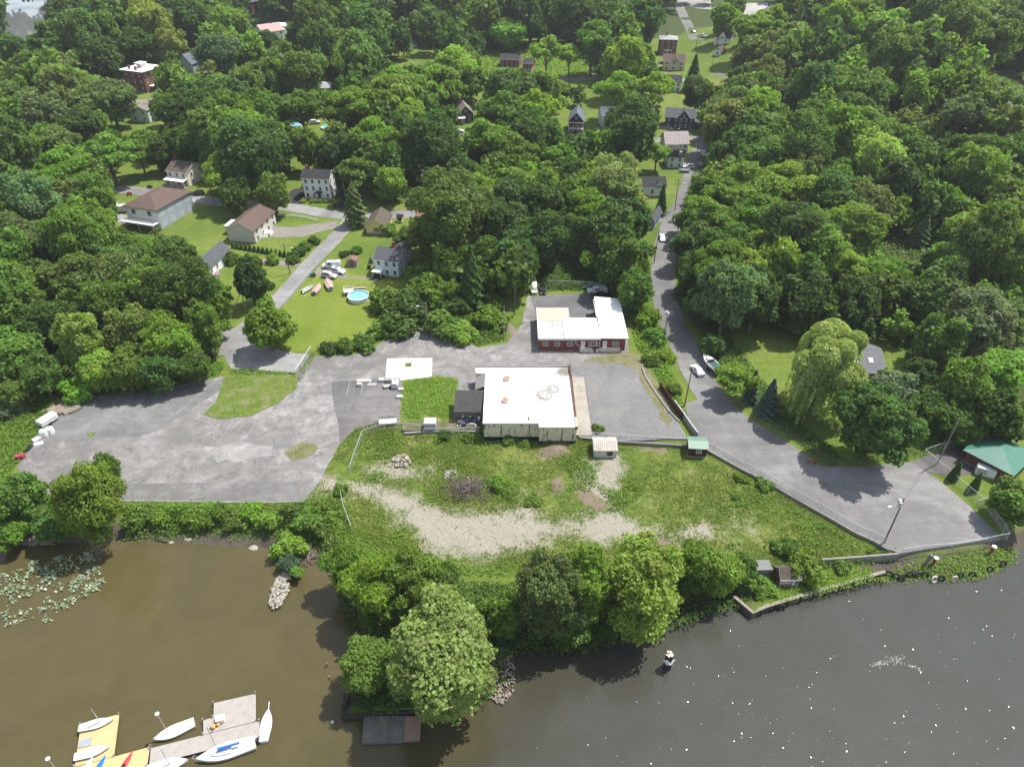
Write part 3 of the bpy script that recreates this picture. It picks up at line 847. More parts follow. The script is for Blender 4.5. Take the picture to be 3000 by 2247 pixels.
R_['oldbrown'] = M('worn_brown_shingles', (0.081, 0.065, 0.051), .9, .3, .7, stain=(.09, .085, .07))
R_['white'] = M('white_membrane', (.78, .78, .77), .6, .05, .4, stain=(.66, .65, .63))
R_['silver'] = M('silver_roof_paint', (0.251, 0.258, 0.264), .5, .15, .8, stain=(.22, .19, .17))
R_['pink'] = M('faded_red_roof', (.36, .25, .235), .8, .12, .6)
R_['terracotta'] = M('terracotta_tiles', (0.230, 0.112, 0.069), .85, .2, 1.2, rows=.35)
R_['green'] = M('pale_green_metal', (0.126, 0.208, 0.153), .45, .10, .8)
R_['teal'] = M('green_metal_roof', (0.044, 0.144, 0.104), .45, .15, .8)
R_['blue'] = M('blue_grey_shingles', (0.103, 0.125, 0.148), .9, .15, 1.0, rows=.3)
TRIM = M('white_trim', (.62, .62, .60), .6, .05, 2)
GLASS = M('window_glass', (.02, .024, .03), .08, .3, .6, .6)
DARK = M('dark_opening', (.012, .012, .013), .8, .2, 1)
STONE = M('foundation_stone', (.27, .26, .24), .9, .25, 1.5)
CHIM = brick_mat('chimney_brick', (.22, .065, .045))
DOORW = M('white_door', (.70, .70, .69), .5, .05, 2)
DOORB = M('blue_door', (.02, .025, .14), .4, .1, 2)
DOORR = M('red_door', (.16, .02, .02), .5, .1, 2)
DOORD = M('dark_door', (.03, .022, .02), .5, .15, 2)
WOOD = M('weathered_wood', (.28, .235, .185), .85, .25, 3)
METAL = M('galvanised_metal', (.42, .43, .44), .4, .12, 3, .5, .7)
BLACKM = M('black_metal', (.02, .02, .022), .5, .2, 2)
_wc = {}
def window(parent, cx, cy, cz, ww, wh, axis='y', frame=TRIM, mull=1):
    """frame with its pane; axis is the wall normal"""
    key = (round(ww, 2), round(wh, 2), axis, frame.name, mull)
    if key not in _wc:
        f, p = MB(), MB()
        a, b, t = ww / 2, wh / 2, .10
        def bx(m, x0, z0, x1, z1, d):
            if axis == 'y': m.box(x0, -d, z0, x1, d, z1)
            else: m.box(-d, x0, z0, d, x1, z1)
        bx(f, -a - t, b, a + t, b + t, .07); bx(f, -a - t, -b - t * 1.3, a + t, -b, .09)
        bx(f, -a - t, -b, -a, b, .07); bx(f, a, -b, a + t, b, .07)
        bx(f, -a, -.035, a, .035, .066)
        for k in range(1, mull): bx(f, -a + 2 * a * k / mull - .035, -b, -a + 2 * a * k / mull + .035, b, .062)
        bx(p, -a, -b, a, b, .045)
        _wc[key] = (f.mesh('window', frame), p.mesh('pane', GLASS))
    f, p = _wc[key]
    o = ob('window', f, parent); o.location = (cx, cy, cz)
    ob('pane', p, o)
    return o

def gable_prof(w, z0, rh, ov, th, below):
    s = rh / (w / 2)
    if below: return [(-w / 2 - ov, z0 - ov * s), (0, z0 + rh), (w / 2 + ov, z0 - ov * s), (w / 2 + ov, z0 - ov * s + th), (0, z0 + rh + th), (-w / 2 - ov, z0 - ov * s + th)]

def place_house(A, B):
    a, b = U(*A), U(*B)
    m = (a + b) / 2; m.z = min(gh(a.x, a.y), gh(b.x, b.y), gh(m.x, m.y)) if m.y > 150 else gh(m.x, m.y)
    d = b - a
    return m, math.atan2(d.y, d.x), math.hypot(d.x, d.y)

def house(label, A, B, depth, h, wall='white', roof='gable_x', rcol='grey', rh=2.4, name='house', cat='house', nf=3, ns=2, floors=None, door=0, doorm=None,
          porch=None, chim=(), ov=.4, w=None, ww=.85, wh=1.3, lm=None, group=None, trim=True, frame=TRIM, found=.4, rear=None, z=None, gwin=True):
    loc, rz, wd = place_house(A, B)
    w = w or wd
    if z is not None: loc.z = z
    t = thing(name, label, cat, loc, rz, group)
    if lm: LANDMARKS.append(((A[0] + B[0]) / 2, (A[1] + B[1]) / 2 - h * 7, lm))
    wm, rm = W[wall] if isinstance(wall, str) else wall, R_[rcol] if isinstance(rcol, str) else rcol
    mb = MB()
    if roof == 'gable_x':
        prof = [(0, -.0), (depth, 0), (depth, h), (depth / 2, h + rh - .03), (0, h)]
        mb.extr_x(prof, -w / 2, w / 2)
    elif roof == 'gable_y':
        mb.extr_y([(-w / 2, 0), (w / 2, 0), (w / 2, h), (0, h + rh - .03), (-w / 2, h)], 0, depth)
    else: mb.box(-w / 2, 0, 0, w / 2, depth, h)
    wl = mb.build('wall', wm, t)
    mb = MB(); mb.box(-w / 2 - .06, -.06, -2.5, w / 2 + .06, depth + .06, found)
    mb.build('foundation', STONE, t)
    mb = MB(); th = .16
    if roof == 'gable_x':
        s = rh / (depth / 2); o = ov
        mb.extr_x([(-o, h - o * s), (depth / 2, h + rh), (depth + o, h - o * s), (depth + o, h - o * s + th), (depth / 2, h + rh + th), (-o, h - o * s + th)], -w / 2 - o, w / 2 + o)
    elif roof == 'gable_y':
        mb.extr_y(gable_prof(w, h, rh, ov, th, True), -ov, depth + ov)
    elif roof == 'hip':
        o = ov + .1; x0, x1, y0, y1 = -w / 2 - o, w / 2 + o, -o, depth + o
        L = min(w, depth) / 2 * .96
        if w >= depth: r0, r1 = (x0 + L + o, depth / 2, h + rh), (x1 - L - o, depth / 2, h + rh)
        else: r0, r1 = (0, y0 + L + o, h + rh), (0, y1 - L - o, h + rh)
        v = [(x0, y0, h), (x1, y0, h), (x1, y1, h), (x0, y1, h), (x0, y0, h + .2), (x1, y0, h + .2), (x1, y1, h + .2), (x0, y1, h + .2), r0, r1]
        if w >= depth: fs = [(4, 5, 9, 8), (5, 6, 9), (6, 7, 8, 9), (7, 4, 8)]
        else: fs = [(4, 5, 8), (5, 6, 9, 8), (6, 7, 9), (7, 4, 8, 9)]
        mb.add(v, [(3, 2, 1, 0), (0, 1, 5, 4), (1, 2, 6, 5), (2, 3, 7, 6), (3, 0, 4, 7)] + fs)
    elif roof == 'flat':
        o = ov; mb.box(-w / 2 - o, -o, h, w / 2 + o, depth + o, h + .35)
    elif roof == 'mansard':
        i = 1.0
        mb.loft([[(-w / 2 - .35, -.35, h), (w / 2 + .35, -.35, h), (w / 2 + .35, depth + .35, h), (-w / 2 - .35, depth + .35, h)],
                 [(-w / 2 - .15, -.15, h + .25), (w / 2 + .15, -.15, h + .25), (w / 2 + .15, depth + .15, h + .25), (-w / 2 - .15, depth + .15, h + .25)],
                 [(-w / 2 + i * .6, i * .6, h + rh), (w / 2 - i * .6, i * .6, h + rh), (w / 2 - i * .6, depth - i * .6, h + rh), (-w / 2 + i * .6, depth - i * .6, h + rh)],
                 [(-w / 2 + i * 2, i * 2, h + rh + .5), (w / 2 - i * 2, i * 2, h + rh + .5), (w / 2 - i * 2, depth - i * 2, h + rh + .5), (-w / 2 + i * 2, depth - i * 2, h + rh + .5)]])
    rf = mb.build('roof', rm, t)
    if trim and roof in ('gable_x', 'gable_y'):
        if roof == 'gable_y':
            for y in (-ov - .03, depth + ov + .001): MB().extr_y([(x, z - .10) for x, z in gable_prof(w, h, rh, ov + .02, .22, True)], y, y + .03).build('fascia', TRIM, t)
        else:
            s = rh / (depth / 2); o = ov + .02
            for x in (-w / 2 - ov - .03, w / 2 + ov + .001):
                MB().extr_x([(-o, h - o * s - .1), (depth / 2, h + rh - .1), (depth + o, h - o * s - .1), (depth + o, h - o * s + .12), (depth / 2, h + rh + .12), (-o, h - o * s + .12)], x, x + .03).build('fascia', TRIM, t)
            MB().box(-w / 2 - ov, -ov - .05, h - ov * s - .1, w / 2 + ov, -ov - .005, h - ov * s + .12).build('fascia', TRIM, t)
    floors = floors or max(1, int(round(h / 2.8)))
    fh = h / floors
    for fl in range(floors):
        zc = fl * fh + fh * .55
        for k in range(nf):
            x = -w / 2 + w * (k + .5) / nf
            if fl == 0 and door is not None and abs(x - door) < .95: continue
            window(t, x, 0, zc, ww, min(wh, fh * .6), 'y', frame)
        for k in range(ns):
            y = depth * (k + .5) / ns
            window(t, w / 2, y, zc, ww, min(wh, fh * .6), 'x', frame)
            window(t, -w / 2, y, zc, ww, min(wh, fh * .6), 'x', frame)
    if gwin and roof == 'gable_y' and rh > 1.7: window(t, 0, 0, h + rh * .35, .7, .9, 'y', frame)
    if gwin and roof == 'gable_x' and rh > 1.9: window(t, w / 2, depth / 2, h + rh * .3, .6, .8, 'x', frame)
    if door is not None:
        mb = MB(); mb.box(door - .48, -.055, found * .6, door + .48, .05, found * .6 + 2.1)
        dd = mb.build('door', doorm or DOORW, t)
        mb = MB(); mb.box(door + .30, -.10, found * .6 + 1.0, door + .38, -.056, found * .6 + 1.1); mb.build('handle', BLACKM, dd)
        mb = MB()
        for s in range(3): mb.box(door - .7, -.35 - .3 * (2 - s) - .0, -1.0, door + .7, -.07 - .001 * s - (.3 * (2 - s)), found * .6 - .18 * (2 - s) - .02)
        mb.build('doorstep', CONC, t)
    for cx, cy, ch in chim:
        mb = MB(); mb.box(cx - .35, cy - .35, h * .8, cx + .35, cy + .35, h + ch); mb.box(cx - .42, cy - .42, h + ch, cx + .42, cy + .42, h + ch + .15)
        mb.build('chimney', CHIM, rf)
    if porch:
        px0, px1, pd, ph, pr = porch[:5]
        mb = MB(); mb.box(px0, -pd, -1.5, px1, -.07, found * .8); mb.build('porch_floor', WOOD, t)
        mb = MB()
        v = [(px0 - .2, -pd - .25, ph), (px1 + .2, -pd - .25, ph), (px1 + .2, -.08, ph + .5), (px0 - .2, -.08, ph + .5)]
        mb.add(v + [(a, b, c + .15) for a, b, c in v], [(3, 2, 1, 0), (4, 5, 6, 7), (0, 1, 5, 4), (1, 2, 6, 5), (2, 3, 7, 6), (3, 0, 4, 7)])
        mb.build('porch_roof', R_[pr], t)
        n = max(2, int((px1 - px0) / 2.2) + 1)
        for k in range(n):
            x = px0 + .1 + (px1 - px0 - .2) * k / (n - 1)
            mb = MB(); mb.box(x - .07, -pd + .05, found * .8, x + .07, -pd + .19, ph + .02); mb.build('porch_post', TRIM, t)
        mb = MB()
        for zz in (.35, .95): mb.box(px0, -pd + .08, found * .8 + zz, px1, -pd + .13, found * .8 + zz + .07)
        mb.build('porch_railing', TRIM, t)
    return t, w, loc, rz

c1 = lambda x, y: (x * .339, y * .339)
c2 = lambda x, y: (750 + x * .339, y * .339)
c3 = lambda x, y: (1500 + x * .339, y * .339)
d1 = lambda x, y: (x * .339, 500 + y * .339)
d2 = lambda x, y: (750 + x * .339, 500 + y * .339)
d3 = lambda x, y: (1500 + x * .339, 500 + y * .339)
d4 = lambda x, y: (2250 + x * .339, 500 + y * .339)
e1 = lambda x, y: (x * .339, 1000 + y * .339)
e2 = lambda x, y: (750 + x * .339, 1000 + y * .339)
e3 = lambda x, y: (1500 + x * .339, 1000 + y * .339)
e4 = lambda x, y: (2250 + x * .339, 1000 + y * .339)
g1 = lambda x, y: (x * .4507, 1500 + y * .4507)
g2 = lambda x, y: (750 + x * .4507, 1500 + y * .4507)
g3 = lambda x, y: (1500 + x * .4507, 1500 + y * .4507)
g4 = lambda x, y: (2250 + x * .4507, 1500 + y * .4507)

# --- the village
t, w, _, _ = house('three-bay brown brick villa with flat white roof and cupola', c1(1105, 782), c1(1275, 808), 12.5, 9.6, 'brick', 'flat', 'white', ov=.9, nf=3, ns=3, door=None, lm='the cupola-topped brick villa', name='brick_villa')
mb = MB(); mb.box(-1.5, 5, 9.95, 1.5, 8, 12.0); cu = mb.build('cupola', W['cream'], t)
mb = MB(); mb.box(-2.1, 4.4, 12.0, 2.1, 8.6, 12.3); mb.build('cupola_roof', R_['white'], cu)
for x in (-.9, 0, .9): window(cu, x, 5, 11.0, .5, 1.1, 'y')
for x, y in ((-3.2, 2), (1.6, 1.2)):
    mb = MB(); mb.box(x - .5, y - .4, 9.95, x + .5, y + .4, 11.6); mb.build('chimney', CHIM, t)
mb = MB(); mb.box(w / 2, 2, 2.8, w / 2 + 2.2, 6.5, 3.05); mb.build('porch_roof', R_['white'], t)
house('grey-blue house with steep white gable and open garage', c1(1565, 632), c1(1680, 645), 10, 5.2, 'grey', 'gable_y', 'blue', 4.2, nf=2, door=None, lm='the blue-grey garage house')
house('small pale mint two-storey house with tan gable roof', c1(1140, 1055), c1(1300, 1066), 13, 5.4, 'mint', 'gable_y', 'tan', 1.8, nf=2, ns=3, door=None, lm='the mint gabled house', gwin=False)
house('low grey-roofed cottage half hidden behind a spreading tree', c1(735, 850), c1(830, 880), 8, 3.0, 'grey', 'gable_x', 'grey', 2.6, nf=2, door=None, lm='the hidden grey cottage', name='cottage')
house('white flat-roofed building deep in the left wood', c1(772, 1335), c1(870, 1330), 7, 3.5, 'white', 'flat', 'white', ov=.3, nf=2, door=None, lm='the wood-hidden white roof', name='building', cat='building')
house('tan house with worn brown roof and white front porch', c1(1470, 1595), c1(1640, 1620), 10, 5.4, 'cream', 'gable_x', 'oldbrown', 2.2, nf=3, ns=2, door=0, doorm=DOORD, porch=(-4.2, 4.2, 2.4, 2.7, 'white'), chim=[(-3.5, 5.2, 3.4)], lm='the tan porch house')
t, w, _, _ = house('two-storey white and grey house with brown hip roof and balcony', d1(1130, 470), d1(1400, 515), 17, 6.8, 'white', 'hip', 'brown', 2.5, nf=2, ns=4, ww=1.5, wh=1.5, door=None, lm='the hip-roofed balcony house', found=.3)
mb = MB(); mb.box(w / 2 + .002, .05, .35, w / 2 + .06, 16.9, 6.75); mb.build('side_cladding', W['grey'], t)
mb = MB(); mb.box(-w / 2 - .5, -3.2, 2.6, w / 2, -.08, 2.85); dk = mb.build('balcony', TRIM, t)
mb = MB()
for z in (3.2, 3.75): mb.box(-w / 2 - .5, -3.2, z, w / 2, -3.12, z + .07)
for k in range(12): mb.box(-w / 2 - .5 + k * (w + .4) / 11, -3.19, 2.85, -w / 2 - .44 + k * (w + .4) / 11, -3.13, 3.75)
mb.build('railing', TRIM, dk)
for x in (-w / 2, 0, w / 2 - .3):
    mb = MB(); mb.box(x, -3.1, -1, x + .15, -2.95, 2.6); mb.build('post', TRIM, dk)
t, w, _, _ = house('beige ranch house with brown gable roof beside the gravel loop', d1(1985, 612), d1(2215, 632), 15, 4.6, 'greige', 'gable_y', 'brown', 2.3, nf=0, ns=4, door=None, lm='the brown-roofed ranch house', gwin=False, wh=1.4, ww=1.2)
mb = MB(); mb.box(-w / 2 - 3.6, 4.5, 3.0, -w / 2 - .08, 9.5, 3.2); cp = mb.build('carport_roof', R_['white'], t)
for y in (4.7, 9.2):
    mb = MB(); mb.box(-w / 2 - 3.5, y, -1, -w / 2 - 3.35, y + .15, 3.0); mb.build('carport_post', TRIM, t)
mb = MB(); mb.box(w / 2 + .05, 5.5, -1.5, w / 2 + 2.2, 8, 1.2)
for k in range(5): mb.box(w / 2 + .1, 5.5 - .3 * (k + 1), -1.5, w / 2 + 1.6, 5.5 - .3 * k - .002, 1.2 - .24 * (k + 1))
mb.build('stairs', TRIM, t)
mb = MB()
for a, b in (((w / 2 + 2.1, 5.6, 2.1), (w / 2 + 2.1, 8, 2.1)), ((w / 2 + 1.6, 4.0, 1.0), (w / 2 + 1.7, 5.6, 2.1))): mb.tube(a, b, .05)
for p in ((w / 2 + 2.1, 5.6), (w / 2 + 2.1, 6.8), (w / 2 + 2.1, 7.95), (w / 2 + 1.6, 4.1)): mb.tube((p[0], p[1], -1), (p[0], p[1], 2.1), .04)
mb.build('stair_railing', TRIM, t)
t, w, _, _ = house('long white house with grey roof and red stair rail', d1(1700, 935), d1(1822, 945), 13, 3.9, 'white', 'gable_y', 'grey', 2.2, nf=1, ns=4, door=None, lm='the red-railed white house', gwin=False)
mb = MB(); mb.box(w / 2 + .07, 1.0, -1.5, w / 2 + 1.6, 3.2, 1.1)
for k in range(4): mb.box(w / 2 + .07, 1.0 - .3 * (k + 1), -1.5, w / 2 + 1.5, 1.0 - .3 * k - .002, 1.1 - .25 * (k + 1))
mb.build('stairs', CONC, t)
mb = MB()
mb.tube((w / 2 + 1.5, -.2, 1.0), (w / 2 + 1.5, 1.1, 2.0), .06); mb.tube((w / 2 + 1.5, 1.1, 2.0), (w / 2 + 1.5, 3.2, 2.0), .06)
for y, z in ((-.2, 1), (1.1, 2), (2.1, 2), (3.2, 2)): mb.tube((w / 2 + 1.5, y, -.5), (w / 2 + 1.5, y, z), .05)
mb.build('stair_railing', M('red_paint', (.22, .04, .03), .6), t)
t, w, _, _ = house('tall white three-storey house with dark grey gable roof and blue door', d2(427, 243), d2(655, 252), 6.8, 7.6, 'white', 'gable_x', 'dark', 2.0, nf=4, ns=2, floors=3, ww=.8, wh=1.35, door=0.6, doorm=DOORB, chim=[(-4.0, 4, 3.0)], lm='the blue-doored white house')
mb = MB(); mb.extr_y([(-.7, 2.6), (1.9, 2.6), (1.6, 3.0), (-.4, 3.0)], -1.3, -.05); mb.build('door_canopy', R_['dark'], t)
for x in (-.5, 1.7):
    mb = MB(); mb.box(x - .06, -1.25, -.2, x + .06, -1.13, 2.6); mb.build('porch_post', TRIM, t)
t, w, _, _ = house('small yellow gabled cottage beside the cross street', d2(958, 552), d2(1132, 556), 9.5, 3.1, 'yellow', 'gable_y', 'oldbrown', 2.3, nf=1, ns=3, door=None, lm='the small yellow cottage', name='cottage', gwin=False, found=.7, ww=1.0)
for x in (-.95, .73):
    mb = MB(); mb.box(x, -.10, 1.1, x + .24, -.04, 2.35); mb.build('shutter', M('brown_shutter', (.16, .05, .035), .7), t)
t = house('tiny yellow well house with dark roof on the verge', d2(1222, 452), d2(1264, 455), 1.5, 1.9, 'yellow', 'gable_x', 'dark', .8, nf=0, ns=0, door=None, name='well_house', cat='well house', ov=.25, trim=False)[0]
mb = MB(); mb.box(-.6, -.03, .9, .6, .02, 1.6); mb.build('opening', DARK, t)
house('yellow house with terracotta hip roof under a big oak', d2(1345, 560), d2(1640, 575), 12, 3.2, 'yellow', 'hip', 'terracotta', 2.6, nf=3, ns=2, door=None, lm='the terracotta-roofed house')
t, w, _, _ = house('pale blue-white farmhouse with grey roof and two brick chimneys', d2(1040, 905), d2(1238, 927), 8.0, 5.4, 'bluewhite', 'gable_x', 'grey', 2.1, nf=3, ns=2, door=None, chim=[(1.0, 4.5, 3.6), (2.6, 4.2, 2.8)], lm='the two-chimney farmhouse')
mb = MB(); mb.box(-1.2, 8.0, -1, w / 2 - .4, 13.0, 4.2); mb.build('rear_wing', W['bluewhite'], t)
mb = MB(); mb.extr_y([(-1.5, 4.2), (w / 2 - .1, 4.2), (w / 2 - 2.2, 5.7)], 8.05, 13.3); mb.build('wing_roof', R_['grey'], t)
mb = MB(); mb.box(-w / 2 - .3, -2.6, 2.35, -w / 2 + 2.6, -.08, 2.5); pr = mb.build('porch_roof', R_['white'], t)
mb = MB(); mb.box(-w / 2 - .2, -2.6, -1, -w / 2 + 2.5, -.08, .5); mb.build('porch_floor', DARK, t)
for x in (-w / 2 - .1, -w / 2 + 2.4):
    mb = MB(); mb.box(x, -2.5, .5, x + .12, -2.38, 2.35); mb.build('porch_post', TRIM, t)
mb = MB()
for k in range(4): mb.box(-w / 2 + .4, -2.6 - .3 * (k + 1), -1, -w / 2 + 1.7, -2.602 - .3 * k, .5 - .14 * (k + 1))
mb.build('stairs', WOOD, t)
house('rusty brown tool shed between hedge and lawn', d2(790, 832), d2(872, 835), 2.6, 1.9, M('shed_boards', (.24, .21, .18), .8, .25, 2), 'gable_y', M('rusty_roof', (.17, .095, .075), .8, .35, 1.5, stain=(.26, .21, .19)), .7, nf=0, ns=0, door=0, doorm=M('rust_door', (.17, .10, .08), .8), name='shed', cat='shed', ov=.12, trim=False, found=.05)
house('grey gabled house peeping out behind a leafy tree', d2(1650, 150), d2(1785, 160), 9, 3.6, 'white', 'gable_y', 'blue', 2.4, nf=2, door=None, lm='the half-hidden grey gable')
t, w, _, _ = house('charcoal gabled bungalow with white trim and pale side roof', c2(1750, 1072), c2(1880, 1062), 11, 4.2, 'dark', 'gable_y', 'tan', 3.2, nf=2, ns=2, door=-1.6, porch=(-3.4, -.6, 1.6, 2.6, 'white'), lm='the charcoal bungalow')
t, w, _, _ = house('long red house with grey roof in the meadow', c2(2110, 582), c3(60, 590), 8, 4.2, 'red', 'gable_x', 'dark', 1.8, nf=4, ns=2, door=None, chim=[(5.0, 4, 3.0)], lm='the long red house')
t, w, _, _ = house('small red block with white basement joined by the chimney', c3(92, 622), c3(165, 628), 8, 4.4, 'red', 'gable_x', 'dark', 1.6, nf=2, ns=1, door=None, found=1.8)
house('white house with faded pink roof beside the far trees', c2(0, 345), c2(75, 372), 14, 5.6, 'white', 'gable_y', 'pink', 3.4, nf=2, ns=3, door=None, lm='the pink-roofed white house', chim=[(0, 9, 4.2)])
house('flat white building with dark roof edge behind dark trees', c2(150, 300), c2(335, 310), 9, 5.0, 'white', 'flat', 'white', ov=.3, nf=5, ns=2, door=None, lm='the flat white building', name='building', cat='building')
t, w, _, _ = house('narrow brick house with pale domed roof among trees', c2(525, 905), c2(655, 900), 9, 7.0, 'brick', 'hip', 'silver', 1.8, nf=3, ns=2, door=None, lm='the pale-roofed brick house', name='brick_house')
t, w, _, _ = house('square brick house with silver roof beside the far road', c3(1265, 478), c3(1415, 472), 10, 8.0, 'brick', 'hip', 'silver', 1.6, nf=3, ns=2, door=0, lm='the silver-roofed brick house', name='brick_house', chim=[(-1.0, 5.5, 2.8)])
mb = MB(); mb.box(-2.2, -2, 2.7, 2.2, -.08, 3.0); mb.build('balcony', TRIM, t)
for x in (-2, 2):
    mb = MB(); mb.box(x - .1, -1.9, 0, x + .1, -1.7, 2.7); mb.build('porch_post', TRIM, t)
t, w, _, _ = house('tan house with brown roof and white-edged centre gable', c3(1300, 612), c3(1485, 614), 8, 4.8, 'tan', 'gable_x', 'brown', 2.6, nf=3, ns=2, door=None, lm='the tan cross-gabled house', chim=[(.5, 5, 3.2)])
def cross_gable(t, w, x, gw, z0, rh, proud, depth, wallm, roofm):
    mb = MB(); mb.extr_y([(x - gw / 2, z0 - 1.2), (x + gw / 2, z0 - 1.2), (x + gw / 2, z0), (x, z0 + rh - .03), (x - gw / 2, z0)], -proud, depth); mb.build('gable_wall', wallm, t)
    mb = MB(); mb.extr_y([(x + a, b) for a, b in gable_prof(gw, z0, rh, .3, .15, True)], -proud - .3, depth); mb.build('gable_roof', roofm, t)
    mb = MB(); mb.extr_y([(x + a, b - .1) for a, b in gable_prof(gw, z0, rh, .32, .24, True)], -proud - .34, -proud - .302); mb.build('gable_trim', TRIM, t)
    window(t, x, -proud, z0 + rh * .15, .6, .9, 'y')
cross_gable(t, w, .5, 4.2, 5.0, 2.9, .04, 4, W['tan'], R_['brown'])
mb = MB(); mb.box(-w / 2 - 3.0, 1, 2.8, -w / 2 - .07, 7, 3.0); mb.build('porch_roof', R_['brown'], t)
t, w, _, _ = house('white house with brown roof and cross gable right of the far road', c3(1740, 396), c3(1875, 380), 8, 4.6, 'white', 'gable_x', 'brown', 2.8, nf=2, ns=2, door=None, lm='the white cross-gabled house')
cross_gable(t, w, .3, 4.4, 4.8, 3.0, .05, 4, W['white'], R_['brown'])
house('small white cottage with brown roof beside a verge tree', c3(1745, 488), c3(1800, 485), 6, 3.0, 'white', 'gable_y', 'brown', 2.0, nf=1, ns=1, door=None, name='cottage')
house('long white building with grey roof and two skylights', c3(1170, 788), c3(1452, 800), 9, 4.4, 'bluewhite', 'gable_x', 'dark', 2.4, nf=6, ns=2, door=None, lm='the long grey-roofed building', name='building', cat='building')
t, w, _, _ = house('navy gabled house with white two-storey porch', c3(485, 1166), c3(612, 1172), 11, 6.0, 'navy', 'gable_y', 'blue', 3.4, nf=3, ns=2, door=0.8, doorm=DOORR, lm='the navy porch house', ww=.7)
mb = MB(); mb.box(-w / 2, -1.9, 2.9, w / 2, -.1, 3.1); bl = mb.build('balcony', TRIM, t)
mb = MB(); mb.box(-w / 2 - .2, -2.1, 5.4, w / 2 + .2, -.1, 5.6); mb.build('porch_roof', R_['brown'], t)
mb = MB()
for z in (3.5, 3.95): mb.box(-w / 2, -1.88, z, w / 2, -1.8, z + .07)
for k in range(14): mb.box(-w / 2 + k * (w - .06) / 13, -1.87, 3.1, -w / 2 + .05 + k * (w - .06) / 13, -1.81, 3.95)
mb.build('railing', TRIM, bl)
for k in range(4):
    x = -w / 2 + .05 + k * (w - .25) / 3
    mb = MB(); mb.box(x, -1.85, -1, x + .15, -1.7, 5.4); mb.build('porch_post', TRIM, t)
house('white two-storey house with white roof behind street trees', c3(775, 1110), c3(925, 1105), 9, 5.4, 'bluewhite', 'gable_x', 'white', 2.4, nf=3, ns=2, door=None, porch=(-3, 3, 2.0, 2.5, 'white'), lm='the white-roofed white house')
t, w, _, _ = house('dark navy house with cross gable and wooden side deck', c3(1315, 1108), c3(1565, 1128), 8, 5.2, 'navy', 'gable_x', 'grey', 2.5, nf=4, ns=2, door=None, lm='the dark navy house', ww=.75)
cross_gable(t, w, 1.6, 5.2, 5.2, 3.1, .6, 4.5, W['navy'], R_['grey'])
mb = MB(); mb.box(.9 - 1.9, -.62, -.5, 1.6 + 2.6, .02, 5.2); mb.build('bay_wall', W['navy'], t)
for x in (.5, 2.7):
    for z in (1.6, 4.1): window(t, x, -.62, z, .75, 1.3, 'y')
mb = MB(); mb.box(-w / 2 - 3.2, -1.5, -.8, -w / 2 + 2.2, -.1, .6); dk = mb.build('deck', WOOD, t)
mb = MB(); mb.box(-w / 2 - 3.2, -1.5, 1.3, -w / 2 + 2.2, -1.42, 1.38)
for k in range(10): mb.box(-w / 2 - 3.2 + k * .59, -1.49, .6, -w / 2 - 3.13 + k * .59, -1.43, 1.3)
mb.build('railing', WOOD, dk)
mb = MB(); mb.extr_y([(w / 2 + .05, 0), (w / 2 + 2.6, 0), (w / 2 + 2.6, 2.4), (w / 2 + .05, 3.4)], 1, 6); mb.build('lean_to', R_['grey'], t)
# patterned slate roof house and the mansard house in front of it
def slate_mat():
    m = bpy.data.materials.new('patterned_slate'); t, out = nt(m); co = nd(t, 'TexCoord').outputs['Object']
    sp = nd(t, 'SeparateXYZ'); t.links.new(co, sp.inputs[0])
    fx = mth(t, 'ABSOLUTE', mth(t, 'SUBTRACT', mth(t, 'FRACT', mth(t, 'MULTIPLY', sp.outputs[0], .62)), .5))
    zz = mth(t, 'MULTIPLY', mth(t, 'SUBTRACT', sp.outputs[2], 4.9), 1.25)
    fz = mth(t, 'ABSOLUTE', mth(t, 'SUBTRACT', mth(t, 'FRACT', zz), .5))
    dia = mth(t, 'ADD', fx, fz)
    c = ramp(t, dia, [(.10, (.20, .18, .17)), (.13, (.40, .36, .34)), (.26, (.40, .36, .34)), (.29, (.17, .155, .15)), (.40, (.17, .155, .15)), (.43, (.34, .29, .28))])
    c = mixc(t, ramp(t, noise(t, co, .8, 4), [(.4, .25), (.7, 0.0)]), c, (.14, .13, .12))
    bsdf(t, out, c, .8, .3); return m
t, w, _, _ = house('white house with diamond-patterned slate roof and pyramid turret', c3(1318, 1340), c3(1512, 1336), 9, 4.4, 'white', 'gable_x', slate_mat(), 3.4, nf=4, ns=2, door=None, lm='the patterned slate house', chim=[(1.2, 5, 4.2)])
mb = MB(); mb.box(-3.0, 4.2, 4, -.4, 6.8, 7.2); tw = mb.build('turret', W['cream'], t)
mb = MB(); mb.add([(-3.3, 3.9, 7.2), (-.1, 3.9, 7.2), (-.1, 7.1, 7.2), (-3.3, 7.1, 7.2), (-1.7, 5.5, 9.4)], [(3, 2, 1, 0), (0, 1, 4), (1, 2, 4), (2, 3, 4), (3, 0, 4)]); mb.build('turret_roof', R_['oldbrown'], tw)
t, w, _, _ = house('mint house with dark mansard roof and arched white dormer', c3(1342, 1458), c3(1474, 1455), 7, 4.3, 'mint', 'mansard', 'dark', 2.6, nf=2, ns=2, door=None, lm='the mansard house', found=.7)
mb = MB(); mb.box(1.0, -.02, 4.6, 2.0, .9, 6.5); dm = mb.build('dormer', TRIM, t)
window(dm, 1.5, -.03, 5.5, .55, 1.2, 'y')
mb = MB(); mb.box(w / 2 + .07, 1.5, -1, w / 2 + 1.8, 4.5, 1.0); mb.build('side_steps', WOOD, t)
t, w, _, _ = house('white ranch house with grey roof, dormer gable and red steps', d3(940, 232), d3(1322, 228), 8, 3.7, 'white', 'gable_x', 'dark', 2.2, nf=5, ns=2, door=.9, lm='the red-stepped ranch house', ww=1.1)
cross_gable(t, w, w / 2 - 2.6, 3.8, 3.5, 1.9, .06, 3, W['white'], R_['dark'])
mb = MB()
